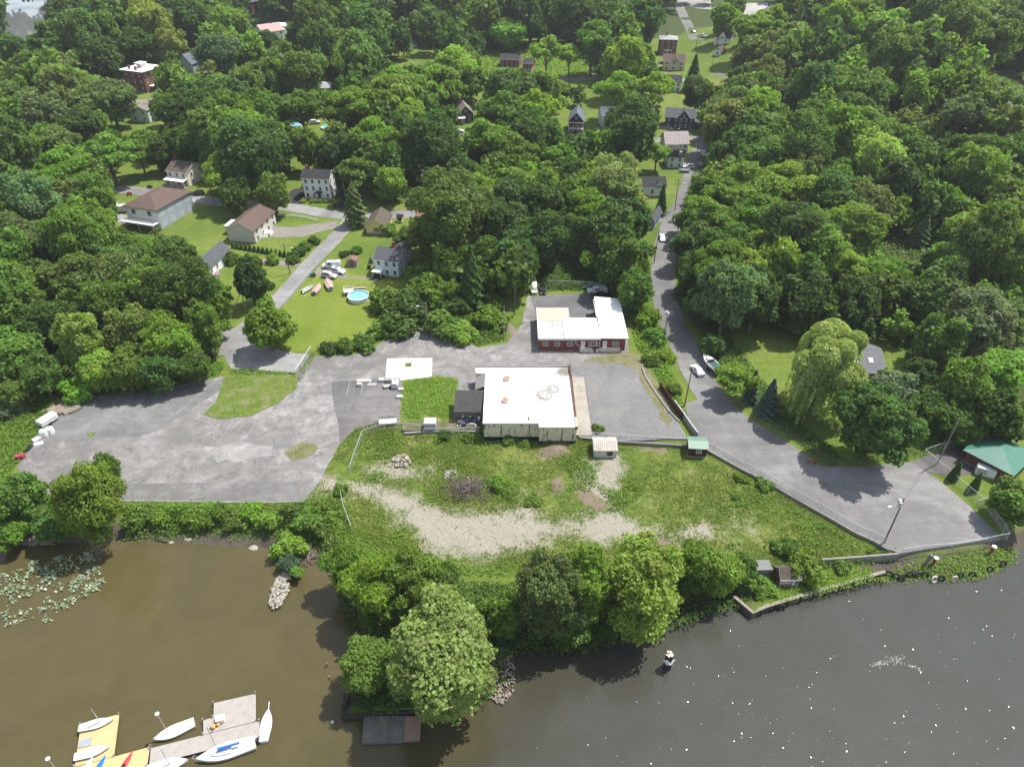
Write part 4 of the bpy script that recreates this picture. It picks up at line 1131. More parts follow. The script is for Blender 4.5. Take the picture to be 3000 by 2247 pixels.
for k in range(5): mb.box(.1, -.75 - .3 * (k + 1), -1, 1.7, -.752 - .3 * k, 1.0 - .2 * k)
mb.build('stairs', M('red_steps', (.20, .045, .035), .7), t)
house('little blue house with grey gable tucked beside the road', d3(1160, 500), d3(1222, 512), 9, 3.0, M('sky_blue_siding', (.15, .32, .46), .7, .1, 1, rows=.16), 'gable_y', 'grey', 1.8, nf=1, ns=2, door=None, lm='the little blue house', name='cottage')

# --- brick office with white roofs
t = thing('brick_office', 'long red brick office with patched flat white roofs and white railings', 'office', (0, 149.2, 0))
LANDMARKS.append((1700, 950, 'the red brick office'))
mb = MB(); mb.box(6.8, 0, 0, 14.2, 14.8, 3.35); mb.box(14.2, 0, 0, 22.4, 9.4, 3.35); mb.box(22.4, 0, 0, 28.4, 18.5, 3.7)
mb.build('wall', W['redbrick'], t)
OLDW = M('old_white_roof', (.46, .45, .43), .7, .15, .5, stain=(.28, .255, .22))
mb = MB(); mb.box(6.6, 8.2, 3.35, 15.0, 15.0, 3.62); mb.build('roof', M('buff_roof', (.37, .335, .275), .8, .08, .5), t)
mb = MB(); mb.box(6.6, -.25, 3.35, 13.2, 8.19, 3.55); r0 = mb.build('roof', OLDW, t)
mb = MB(); mb.box(13.2, -.25, 3.36, 22.2, 9.6, 3.70); mb.build('roof', R_['white'], t)
mb = MB()
mb.add([(22.2, -.35, 3.70), (29.0, -.35, 3.60), (29.0, 18.9, 3.9), (22.2, 18.9, 4.5), (22.2, -.35, 3.95), (29.0, -.35, 3.85), (29.0, 18.9, 4.15), (22.2, 18.9, 4.75)], [(3, 2, 1, 0), (4, 5, 6, 7), (0, 1, 5, 4), (1, 2, 6, 5), (2, 3, 7, 6), (3, 0, 4, 7)])
mb.build('roof', R_['white'], t)
mb = MB()
for x0, x1, y0, y1, z in ((6.6, 13.2, -.3, -.26, 3.2), (13.2, 22.2, -.3, -.26, 3.25)): mb.box(x0, y0, z, x1, y1, z + .5)
mb.box(13.05, 0, 3.6, 13.35, 9.4, 3.86); mb.box(21.9, 9.5, 3.7, 22.3, 18.6, 4.2); mb.box(6.5, -.25, 3.3, 6.6, 15, 3.75)
mb.build('parapet', TRIM, t)
random.seed(5)
mb = MB()
for _ in range(60):
    x, y = random.uniform(7.5, 12.8), random.choice([random.uniform(.3, 3.0), random.uniform(5.5, 8.0)]); s = random.uniform(.08, .32)
    mb.box(x, y, 3.551, x + s, y + s * random.uniform(.3, 1), 3.57 + random.uniform(0, .05))
mb.build('roof_debris', M('torn_roofing', (.13, .11, .09), .9, .4, 2), r0)
mb = MB(); mb.box(16.6, 4.0, 3.7, 18.8, 6.0, 3.95); sk = mb.build('skylight', TRIM, t)
mb = MB(); mb.box(16.75, 4.15, 3.951, 18.65, 5.85, 3.97); mb.build('pane', M('milky_pane', (.45, .50, .50), .2), sk)
for x, ww, wh, mu in ((8.4, 1.2, .9, 2), (11.35, 1.1, .95, 2), (14.6, 1.2, .9, 2), (20.2, 1.7, 1.05, 3), (21.6, .7, .9, 1), (26.0, 1.5, .9, 3)):
    window(t, x, 0, 1.95, ww, wh, 'y', TRIM, mu)
for x in (17.8, 23.3):
    mb = MB(); mb.box(x - .5, -.06, .55, x + .5, .04, 2.75); dr = mb.build('door', DOORW, t)
    mb = MB(); mb.box(x - .12, -.068, 1.8, x + .12, -.061, 2.4); mb.build('pane', GLASS, dr)
    mb = MB(); mb.box(x + .36, -.12, 1.5, x + .43, -.061, 1.62); mb.build('handle', BLACKM, dr)
mb = MB(); mb.box(17.0, -1.3, -.1, 19.3, -.02, .5); mb.box(19.3, -1.3, -.1, 20.2, -.02, .25); mb.box(22.2, -1.3, -.1, 27.0, -.02, .5); mb.box(21.2, -1.3, -.1, 22.2, -.02, .25)
mb.build('entrance_ramp', CONC, t)
mb = MB()
def rail(pts, z0=.5, hh=1.0):
    for a, b in zip(pts, pts[1:]):
        for zz in (hh, hh * .5): mb.tube((a[0], -1.25, a[1] + zz), (b[0], -1.25, b[1] + zz), .045)
        n = max(1, int(abs(b[0] - a[0]) / .9))
        for k in range(n + 1):
            x = a[0] + (b[0] - a[0]) * k / n; z = a[1] + (b[1] - a[1]) * k / n
            mb.tube((x, -1.25, z), (x, -1.25, z + hh), .04)
rail([(17.1, .5), (19.3, .5), (20.3, 0)]); rail([(21.0, 0), (22.2, .5), (27.0, .5)])
mb.build('railing', TRIM, t)
mb = MB(); mb.line([(12.3, -.15, 3.2), (16.0, -.15, 3.05), (16.0, -.15, 1.9), (16.9, -.15, 1.5), (16.9, -.15, .1)], .06)
mb.build('drain_pipe', TRIM, t)
mb = MB(); mb.box(20.6, 9.7, 0, 21.9, 11.4, 2.3); mb.build('rear_porch', TRIM, t)

# --- the white-roofed warehouse
t = thing('warehouse', 'low cream warehouse with a big stained white flat roof', 'warehouse', (0, 114.2, 0))
LANDMARKS.append((1550, 1150, 'the white-roofed warehouse'))
STAINW = bpy.data.materials.new('stained_cream_paint'); tt, out = nt(STAINW)
co = nd(tt, 'TexCoord').outputs['Object']
mp = nd(tt, 'Mapping'); mp.inputs['Scale'].default_value = (1.6, 1.6, .22); tt.links.new(co, mp.inputs[0])
c = ramp(tt, noise(tt, co, .6, 4), [(.3, (.56, .50, .36)), (.7, (.68, .62, .46))])
c = mixc(tt, ramp(tt, noise(tt, mp.outputs[0], 1.1, 5, .7), [(.54, 0.0), (.62, .9)]), c, (.05, .048, .035))
bsdf(tt, out, c, .85, .2)
mb = MB(); mb.box(-6.0, 1.3, -.6, 5.8, 21.8, 3.9); mb.box(5.8, 0, -.6, 13.6, 21.8, 3.9); mb.box(-8.4, 19.6, -.6, -6.0, 21.8, 3.9)
mb.build('wall', STAINW, t)
mb = MB(); mb.box(-6.05, 1.24, -2.0, 5.75, 21.9, .35); mb.box(5.751, -.06, -2.0, 13.66, 21.9, .30)
mb.build('foundation', M('navy_base_paint', (.012, .016, .03), .7, .3, 1), t)
RW = bpy.data.materials.new('white_roof_coating'); tt, out = nt(RW)
co = nd(tt, 'TexCoord').outputs['Object']
c = ramp(tt, noise(tt, co, .12, 4), [(.3, (.78, .77, .75)), (.7, (.83, .83, .82))])
sp = nd(tt, 'SeparateXYZ'); tt.links.new(co, sp.inputs[0])
def ring(cx, cy, r, sq=1.0):
    dx = mth(tt, 'MULTIPLY', mth(tt, 'SUBTRACT', sp.outputs[0], cx), 1 / r); dy = mth(tt, 'MULTIPLY', mth(tt, 'SUBTRACT', sp.outputs[1], cy), 1 / (r * sq))
    return mth(tt, 'SQRT', mth(tt, 'ADD', mth(tt, 'MULTIPLY', dx, dx), mth(tt, 'MULTIPLY', dy, dy)))
nz = noise(tt, co, .9, 5, .7); nz2 = noise(tt, co, 2.6, 4, .8)
r1 = mth(tt, 'MINIMUM', ring(7.1, 11.0, 1.9, 1.1), ring(9.2, 13.2, 1.5, 1.1))
r1 = mth(tt, 'ADD', r1, mth(tt, 'MULTIPLY', mth(tt, 'SUBTRACT', nz, .5), .9))
c = mixc(tt, ramp(tt, mth(tt, 'MULTIPLY', r1, .5), [(.25, .55), (.42, .92), (.52, .7), (.60, 0.0)]), c, (.17, .155, .13))
c = mixc(tt, mth(tt, 'MULTIPLY', ramp(tt, r1, [(.6, 1.0), (.8, 0.0)]), ramp(tt, nz2, [(.50, 0.0), (.56, 1.0)])), c, (.05, .042, .035))
r2 = mth(tt, 'ADD', ring(12.2, 19.8, 3.6, .7), mth(tt, 'MULTIPLY', mth(tt, 'SUBTRACT', nz2, .5), 2.2))
c = mixc(tt, ramp(tt, r2, [(.50, .9), (.95, 0.0)]), c, (.09, .078, .055))
c = mixc(tt, ramp(tt, nz, [(.66, 0.0), (.72, .6)]), c, (.26, .25, .225))
bsdf(tt, out, c, .7, .2)
mb = MB(); mb.box(-6.15, 1.15, 3.9, 5.65, 21.6, 4.15); mb.box(5.65, -.15, 3.902, 13.3, 21.6, 4.152); mb.box(-8.5, 19.9, 3.901, -6.15, 21.6, 4.148)
rf = mb.build('roof', RW, t)
mb = MB()
for k in range(8): mb.box(13.3, -.2 + k * 2.78, 3.6, 13.75, -.2 + k * 2.78 + 2.76, 4.35 + .06 * k)
mb.build('parapet', W['fadedbrick'], t)
MB().box(-8.6, 21.6, 3.6, 13.75, 21.95, 4.45).build('parapet', M('grey_flashing', (.17, .165, .16), .6, .2, 1), t)
mb = MB(); mb.box(13.25, -.25, 4.36, 13.8, 3.0, 4.45); mb.box(-6.2, 1.08, 4.0, 5.6, 1.16, 4.22); mb.box(5.7, -.22, 4.0, 13.3, -.14, 4.22)
mb.build('coping', M('stone_coping', (.32, .30, .27), .8), t)
for x, y in ((-1.2, 16.7), (-1.5, 8.6)):
    mb = MB(); mb.box(x - .55, y - .6, 4.15, x + .55, y + .6, 4.75)
    vt = mb.build('roof_vent', METAL, rf)
    mb = MB(); mb.box(x - .65, y - .7, 4.75, x + .65, y + .7, 4.83); mb.build('vent_cap', M('rusty_cap', (.34, .15, .08), .8, .4, 2, stain=(.5, .48, .45)), vt)
mb = MB(); mb.tube((3.5, 2.2, 4.1), (3.5, 2.2, 4.8), .12); mb.tube((3.5, 2.2, 4.8), (3.5, 2.2, 4.95), .24); mb.build('roof_pipe', BLACKM, rf)
# shingled lean-to on the west wall and the shingled annex in front of it
mb = MB(); mb.add([(-8.4, 14.4, 2.9), (-6.02, 14.4, 3.95), (-6.02, 19.6, 3.95), (-8.4, 19.6, 2.9), (-8.4, 14.4, 3.05), (-6.02, 14.4, 4.1), (-6.02, 19.6, 4.1), (-8.4, 19.6, 3.05)], [(3, 2, 1, 0), (4, 5, 6, 7), (0, 1, 5, 4), (1, 2, 6, 5), (2, 3, 7, 6), (3, 0, 4, 7)])
mb.build('lean_to_roof', M('mottled_shingles', (.17, .165, .16), .9, .4, 2.5), t)
mb = MB(); mb.box(-8.3, 13.2, -.6, -6.01, 19.6, 2.88); mb.build('lean_to', M('dark_cladding', (.03, .033, .04), .7), t)
mb = MB(); mb.box(-12.4, 8.2, -.9, -6.02, 13.1, 2.5); mb.build('annex', M('annex_boards', (.22, .20, .18), .8, .15, 1, rows=.3, axis=0), t)
mb = MB(); mb.add([(-12.8, 6.9, 2.4), (-6.05, 6.9, 2.4), (-6.05, 13.5, 3.5), (-12.8, 13.5, 3.5), (-12.8, 6.9, 2.58), (-6.05, 6.9, 2.58), (-6.05, 13.5, 3.68), (-12.8, 13.5, 3.68)], [(3, 2, 1, 0), (4, 5, 6, 7), (0, 1, 5, 4), (1, 2, 6, 5), (2, 3, 7, 6), (3, 0, 4, 7)])
mb.build('annex_roof', M('dark_annex_shingles', (.045, .043, .042), .9, .35, 1.2, rows=.25, axis=1), t)

# --- sheds round the field and the houses on the east bank
t = house('white block shed with rusty ribbed white roof in the field', e3(710, 984), e3(904, 984), 4.0, 2.3, M('whitewashed_block', (.52, .50, .45), .85, .12, 1, stain=(.35, .32, .26)), 'gable_x', M('rusty_white_ribs', (.38, .355, .31), .6, .2, .9, stain=(.22, .145, .085)), .8, nf=0, ns=0, door=None, name='shed', cat='shed', lm='the white block shed', trim=False, ov=.2)[0]
window(t, .9, 0, 1.45, 1.0, .8, 'y', BLACKM, 3)
mb = MB(); s = .8 / 2.0
for k in range(12):
    x = -2.4 + k * .44
    mb.extr_x([(-.2, 2.3 - .2 * s + .161), (2.0, 3.1 + .161), (2.0, 3.1 + .21), (-.2, 2.3 - .2 * s + .21)], x, x + .05)
mb.build('roof_rib', M('rust_rib', (.20, .155, .12), .8, .3, 2), t)
t = house('little maroon shed with pale green metal roof by the wall', e3(1524, 976), e3(1678, 984), 3.4, 2.6, 'maroon', 'gable_x', 'green', .5, nf=0, ns=0, door=None, name='shed', cat='shed', lm='the maroon shed', trim=False, ov=.25, gwin=False)[0]
window(t, .2, 0, 1.75, .95, .75, 'y', TRIM, 2)
t = house('red brick cabin with brown roof and white door on the seawall', g4(78, 462), g4(200, 458), 2.8, 2.1, 'redbrick', 'gable_x', 'oldbrown', 1.2, nf=0, ns=0, door=1.0, doorm=M('pale_blue_door', (.45, .55, .62), .5), name='cabin', cat='cabin', ov=.2, gwin=False)[0]
for x in (-1.2, -.2): window(t, x, 0, 1.3, .7, .6, 'y', TRIM, 2)
t = house('tiny grey-roofed hut buried in vines by the seawall', g3(1590, 395), g4(22, 392), 2.0, 1.5, M('grey_boards', (.2, .2, .19), .8), 'flat', M('pale_grey_lid', (.14, .145, .14), .7), ov=.1, nf=0, ns=0, door=None, name='hut', cat='hut')[0]
t, w, _, _ = house('grey-roofed house with skylights behind the big willow', e4(690, 335), e4(985, 340), 12, 2.6, 'white', 'gable_x', M('slate_grey_shingles', (.12, .125, .135), .9, .18, .8, rows=.3, axis=1), 2.6, nf=0, ns=2, door=None, lm='the skylight house', trim=True)
for x in (-2.4, 1.2):
    mb = MB(); q = math.atan2(2.6, 6); T = Matrix.Translation((x, 2.7, 2.6 + 2.7 * 2.6 / 6 + .17)) @ Matrix.Rotation(q, 4, 'X')
    mb.box(-.5, -.7, 0, .5, .7, .12, T); sk = mb.build('skylight', TRIM, t)
    mb = MB(); mb.box(-.42, -.62, .121, .42, .62, .13, T); mb.build('pane', M('sky_pane', (.35, .42, .46), .1, .1, 1, .6), sk)
for x in (-3.5, -1.2, 1.0, 3.3):
    mb = MB(); mb.box(x - .85, -.05, .3, x + .85, .03, 2.3); pn = mb.build('glass_door', GLASS, t)
mb = MB(); mb.box(-w / 2 - .5, -3.6, -.6, w / 2, -.1, .25); mb.build('deck', WOOD, t)
mb = MB(); mb.box(-w / 2 - .5, -3.6, 1.05, w / 2, -3.5, 1.15); mb.box(-w / 2 - .5, -3.59, .3, w / 2, -3.51, .9); mb.build('deck_railing', M('bleached_wood', (.48, .43, .36), .8), t)
house('weathered grey garden shed under dark trees', e4(1255, 262), e4(1395, 270), 3.4, 2.0, M('grey_shed_boards', (.30, .28, .24), .85, .2, 1.5), 'gable_x', 'dark', 1.0, nf=0, ns=0, door=None, name='shed', cat='shed', trim=False, gwin=False)
t, w, _, _ = house('brown brick pump house with green hipped metal roof', e4(1775, 1085), e4(1955, 1180), 9, 2.9, 'redbrick', 'hip', 'teal', 1.9, nf=0, ns=0, door=None, name='pump_house', cat='pump house', ov=.7, w=8.2, lm='the green-roofed pump house', found=.3)
window(t, .2, 0, 1.9, 1.2, .6, 'y', BLACKM, 2)
mb = MB(); mb.box(w / 2 - .02, 1.5, .2, w / 2 + .05, 2.5, 2.3); mb.build('door', DOORD, t)
o = house('white camper trailer parked between the trees on the slope', d4(1468, 800), d4(1580, 815), 3.0, 2.2, M('camper_white', (.66, .64, .60), .5, .08, 1), 'flat', M('camper_roof', (.62, .62, .60), .6, .1, 1), ov=.03, nf=2, ns=1, door=None, name='camper_trailer', cat='camper', trim=False, found=.1, wh=.6)[0]
house('white tent-roofed shed beyond the dark treetops', c2(1098, 398), c2(1150, 396), 4, 1.5, 'white', 'gable_y', 'white', 1.5, nf=0, ns=0, door=None, name='shed', cat='shed', trim=False)
house('blue-grey barn roof beside the far clearing', c2(1318, 448), c2(1400, 420), 6, 2.0, 'grey', 'gable_x', 'blue', 1.8, nf=0, ns=0, door=None, name='barn', cat='barn', trim=False)
house('dark brick house with grey roof at the top edge', c1(2080, 110), c1(2180, 120), 12, 7.0, 'brick', 'hip', 'grey', 2.2, nf=3, ns=2, door=None, lm='the topmost brick house', name='brick_house')
# ---------------------------------------------------------------- vehicles
RUB = M('tyre_rubber', (.018, .018, .018), .9, .3, 4)
RIM = M('wheel_rim', (.40, .40, .41), .35, .1, 3, .5, .8)
LAMP = M('head_lamp_lens', (.75, .75, .74), .1, .05, 3, .6)
TAIL = M('tail_lamp_lens', (.30, .01, .01), .2, .1, 3, .5)
def paint(n, c): return M(n, c, .22, .05, 1.5, .55)
PW, PK, PS, PG, PB = paint('white_paint', (.58, .585, .59)), paint('black_paint', (.010, .011, .013)), paint('silver_paint', (.44, .45, .45)), paint('grey_paint', (.14, .15, .165)), paint('blue_grey_paint', (.10, .14, .19))
CAR = {  # stations front to rear: x, width factor, belt height, top height
    'sedan': (1.82, [(2.25, .80, .58, .62), (2.0, .95, .72, .74), (1.0, 1, .86, .90), (.25, 1, .90, 1.40), (-.85, 1, .92, 1.42), (-1.55, 1, .95, 1.00), (-2.1, .97, .93, .96), (-2.26, .86, .80, .84)], (1.4, -1.35, .33)),
    'suv': (1.92, [(2.30, .84, .72, .76), (2.0, .97, .92, .95), (1.05, 1, 1.02, 1.06), (.40, 1, 1.06, 1.70), (-1.75, 1, 1.08, 1.73), (-2.2, .98, 1.06, 1.16), (-2.34, .92, .85, .90)], (1.45, -1.4, .37)),
    'van': (2.02, [(2.75, .84, .80, .86), (2.45, .97, 1.02, 1.06), (1.85, 1, 1.16, 1.20), (1.15, 1, 1.22, 2.06), (-2.6, 1, 1.22, 2.10), (-2.78, .97, 1.10, 1.95)], (1.85, -1.7, .37)),
    'pickup': (2.0, [(2.85, .86, .86, .90), (2.55, .98, 1.04, 1.08), (1.55, 1, 1.12, 1.17), (.95, 1, 1.16, 1.85), (-.55, 1, 1.16, 1.87), (-.85, 1, 1.14, 1.18), (-2.75, 1, 1.12, 1.16), (-2.82, .98, 1.0, 1.05)], (1.85, -1.75, .40)),
}
def vehicle(kind, label, px, head, pm, name='car', cat='car', group=None, scale=1.0, extra=None, z=None):
    p = U(*px); p.z = (float(hbase(p.x, p.y)) + .09) if z is None else z
    t = thing(name, label, cat, p, math.radians(head), group); t.scale = (scale,) * 3
    wd, st, (xf, xr, wr) = CAR[kind]
    hw = wd / 2
    rings = []
    for x, k, zb, zt in st:
        w = hw * k; cab = zt - zb > .2; wt = w * (.76 if cab else .90)
        rings.append([(x, -w * .94, .28), (x, -w, .5), (x, -w * .98, zb), (x, -wt, zt - .04), (x, -wt * .85, zt), (x, wt * .85, zt), (x, wt, zt - .04), (x, w * .98, zb), (x, w, .5), (x, w * .94, .28)])
    MB().loft(rings).build('body', pm, t)
    cabs = [i for i, s in enumerate(st) if s[3] - s[2] > .2]
    i0, i1 = cabs[0], cabs[-1]
    def pt(i, f, side, off=.02):
        x, k, zb, zt = st[i]; w = hw * k
        a = Vector((x, side * w * .98, zb)); b = Vector((x, side * w * (.76 if zt - zb > .2 else .90), zt - .04))
        q = a + (b - a) * f; return q + Vector((0, side * off, off * .4))
    mb = MB()
    xs0, xs1 = st[i0][0], st[i1][0]
    for s in (-1, 1):
        n = 2 if kind in ('sedan', 'pickup') else 3
        rng = [(k / n, (k + 1) / n) for k in range(n)]
        if kind == 'van': rng = rng[:1]
        for a, b in rng:
            def P(f, g):
                A, B = pt(i0, g, s), pt(i1, g, s); return A + (B - A) * f
            mb.add([P(a + .03, .12), P(b - .03, .12), P(b - .03, .88), P(a + .03, .88)], [(0, 1, 2, 3)])
        fr = st[i0 - 1]
    def glass(ia, ib, nrm):
        A = [pt(ia, 1.0, s, 0) for s in (-1, 1)]; B = [pt(ib, .95, s, 0) for s in (-1, 1)]
        vs = [A[0] * .92 + B[0] * .08, A[1] * .92 + B[1] * .08, B[1] * .93 + A[1] * .07, B[0] * .93 + A[0] * .07]
        mb.add([v + Vector(nrm) * .035 + Vector((0, -v.y * .06, 0)) for v in vs], [(0, 1, 2, 3)])
    glass(i0 - 1, i0, (.6, 0, .8))
    if i1 + 1 < len(st): glass(i1 + 1, i1, (-.6, 0, .8))
    mb.build('windows', GLASS, t)
    for x in (xf, xr):
        for s in (-1, 1):
            mb = MB(); mb.tube((x, s * (hw - .24), wr), (x, s * (hw + .02), wr), wr, wr, 14); wh = mb.build('wheel', RUB, t)
            mb = MB(); mb.tube((x, s * (hw + .021), wr), (x, s * (hw + .035), wr), wr * .62, wr * .55, 12); mb.build('rim', RIM, wh)
    f0, r0 = st[0], st[-1]
    for s in (-1, 1):
        mb = MB(); mb.box(f0[0] - .12, s * hw * .62 - .2, f0[2] - .14, f0[0] + .03, s * hw * .62 + .2, f0[2] + .02); mb.build('headlight', LAMP, t)
        mb = MB(); mb.box(r0[0] - .03, s * hw * .74 - .13, r0[2] - .16, r0[0] + .08, s * hw * .74 + .13, r0[2] + .04); mb.build('tail_light', TAIL, t)
    if extra: extra(t, hw)
    return t
def van_art(t, hw):
    mb = MB()
    for s in (-1, 1):
        y = s * (hw * 1.0 + .03)
        mb.box(-2.3, y - .012, .80, .5, y + .012, .98); mb.box(-1.7, y - .011, 1.06, .1, y + .011, 1.16)
    mb.build('lettering_stripe', M('sky_blue_vinyl', (.18, .45, .70), .4, .1, 6), t)
    mb = MB()
    for y in (-.5, .5): mb.box(-2.2, y - .03, 2.12, .6, y + .03, 2.18)
    mb.build('roof_rack', METAL, t)
def util_box(t, hw):
    for s in (-1, 1):
        mb = MB(); mb.box(-2.75, s * .98 - .2, .7, -.75, s * .98 + .2, 1.55); mb.build('tool_bin', PW, t)
    mb = MB()
    for y in (-.9, .9): mb.box(-2.7, y - .04, 2.0, .6, y + .04, 2.08)
    for x in (-2.6, -.8): 
        for y in (-.9, .9): mb.box(x - .04, y - .04, 1.55, x + .04, y + .04, 2.0)
    mb.build('ladder_rack', PW, t)
def roofrails(t, hw):
    mb = MB()
    for y in (-.62, .62): mb.box(-1.6, y - .03, 1.72, .2, y + .03, 1.79)
    mb.build('roof_rails', BLACKM, t)
vehicle('van', 'white work van with sky blue side stripes parked by the hedge', d2(655, 838), 187, PW, 'van', 'van', extra=van_art)
vehicle('suv', 'white crossover with sunroof parked between the van and the silver wagon', d2(710, 884), -24, PW, extra=lambda t, h: [MB().box(-.9, -.4, 1.725, .1, .4, 1.745).build('sunroof', GLASS, t)])
vehicle('suv', 'silver sport wagon with roof rails nearest the covered boats', d2(636, 925), -16, PS, extra=roofrails)
vehicle('suv', 'black off-roader parked at the kerb below the tan porch house', d1(1710, 212), 178, PK)
vehicle('sedan', 'white sedan parked at the edge of the tree-shaded road', d3(1297, 598), -93, PW)
vehicle('sedan', 'white coupe parked beside the big motorboat', e3(1597, 268), 107, PW, scale=1.02)
vehicle('suv', 'white estate car facing downhill right of the patterned slate house', c3(1655, 1345), -92, PW)
vehicle('sedan', 'pale blue-grey sedan half under branches by the mansard house', c3(1628, 1435), 80, PB)
vehicle('suv', 'white boxy off-roader standing side-on before the mansard house', c3(1525, 1458), 180, PW, extra=roofrails)
vehicle('sedan', 'dark sedan parked on the grass edge of the far road', c3(1564, 285), 105, PG)
vehicle('pickup', 'white pickup loaded with boards on the verge of the far road', c3(1650, 325), 120, PW, 'pickup_truck', 'pickup truck')
vehicle('sedan', 'white sedan parked in the lane below the charcoal bungalow', c2(1752, 1150), 178, PW)
vehicle('sedan', 'blue-grey car under trees near the navy porch house', c3(332, 1185), 95, PB)
vehicle('van', 'white minivan facing the camera at the back of the brick office lot', d3(192, 1040), -92, PW, 'minivan', 'minivan', scale=.86)
vehicle('sedan', 'black sedan beside the white minivan behind the brick office', d3(269, 1045), -90, PK)
vehicle('pickup', 'white utility truck with tool bins under the dark trees', d3(735, 1058), 182, PW, 'utility_truck', 'truck', extra=util_box)
vehicle('pickup', 'black pickup in the shade just below the white utility truck', d3(770, 1105), 182, PK, 'pickup_truck', 'pickup truck')
vehicle('sedan', 'dark car in deep shade just above the white utility truck', d3(680, 1012), 184, PG)
vehicle('suv', 'white car glimpsed between trees near the hidden grey cottage', c1(950, 885), 160, PW)
vehicle('suv', 'white car on the terrace beside the brick house with the pale roof', c2(512, 1072), 10, PW)
vehicle('van', 'old white box van standing by the concrete slab', e2(1208, 368), 91, PW, 'van', 'van', scale=.78, z=.06, extra=lambda t, h: [MB().box(-2.82, -.7, 1.0, -2.76, -.05, 1.75).box(-2.82, .05, 1.0, -2.76, .7, 1.75).build('rear_window', M('light_glass', (.4, .45, .48), .15, .1, 1), t), MB().box(-.6, -.3, 2.09, .1, .4, 2.3).build('roof_bundle', M('orange_tarp', (.5, .2, .08), .7, .2, 2), t)])

def box_trailer(label, px, head, L=4.6, Wd=2.1, hh=2.1, col=PW, name='box_trailer', cat='trailer', stripe=None):
    p = U(*px); p.z = float(hbase(p.x, p.y)) + .08
    t = thing(name, label, cat, p, math.radians(head))
    MB().loft([[(x, -w, .5), (x, -w, .5 + hh - .1), (x, -w + .1, .5 + hh), (x, w - .1, .5 + hh), (x, w, .5 + hh - .1), (x, w, .5)] for x, w in ((-L / 2, Wd / 2), (L / 2 - .4, Wd / 2), (L / 2, Wd / 2 - .3))]).build('body', col, t)
    MB().line([(L / 2 - .1, -.7, .5), (L / 2 + 1.2, 0, .5), (L / 2 - .1, .7, .5)], .05).tube((L / 2 + 1.1, 0, .5), (L / 2 + 1.1, 0, .02), .04).build('tow_bar', BLACKM, t)
    for s in (-1, 1):
        MB().tube((-.2, s * (Wd / 2 - .1), .33), (-.2, s * (Wd / 2 + .12), .33), .33, .33, 14).build('wheel', RUB, t)
    MB().box(-L / 2 - .03, -Wd / 2 + .15, .6, -L / 2 - .001, Wd / 2 - .15, hh + .3).build('door', M('trailer_door', (.6, .6, .6), .5), t)
    if stripe: MB().box(-L / 2 + .2, -Wd / 2 - .02, 1.2, L / 2 - .5, -Wd / 2 - .001, 1.6).build('stripe', stripe, t)
    return t
box_trailer('white enclosed trailer beside the hip-roofed balcony house', d1(1060, 362), 195)
box_trailer('white and turquoise camper body behind the enclosed trailer', d1(975, 345), 200, 4.2, 1.9, 1.8, name='camper', cat='camper', stripe=M('turquoise_stripe', (.15, .5, .5), .5))
box_trailer('long white cargo trailer parked at the weedy edge of the lot', e1(425, 705), 63, 3.9, 2.1, 1.15)
def quad(label, px, head, pm):
    p = U(*px); p.z = float(hbase(p.x, p.y)) + .08
    t = thing('quad_bike', label, 'quad bike', p, math.radians(head))
    for x in (-.55, .6):
        for s in (-1, 1): MB().tube((x, s * .35, .28), (x, s * .58, .28), .28, .28, 12).build('wheel', RUB, t)
    MB().loft([[(x, -w, .4), (x, -w * .8, zt), (x, w * .8, zt), (x, w, .4)] for x, w, zt in ((-.9, .4, .75), (-.5, .45, .85), (.3, .25, .8), (.7, .45, .85), (.95, .35, .7))]).build('body', pm, t)
    MB().box(-.6, -.18, .85, .15, .18, .98).build('seat', BLACKM, t)
    MB().tube((.45, -.4, 1.1), (.45, .4, 1.1), .03).tube((.5, 0, .8), (.45, 0, 1.1), .03).build('handlebar', BLACKM, t)
quad('black quad bike on the street before the hip-roofed house', d1(1297, 152), 160, PK)
quad('red quad bike on the grass by the cross street', d1(1122, 212), 20, paint('red_paint_gloss', (.40, .03, .03)))

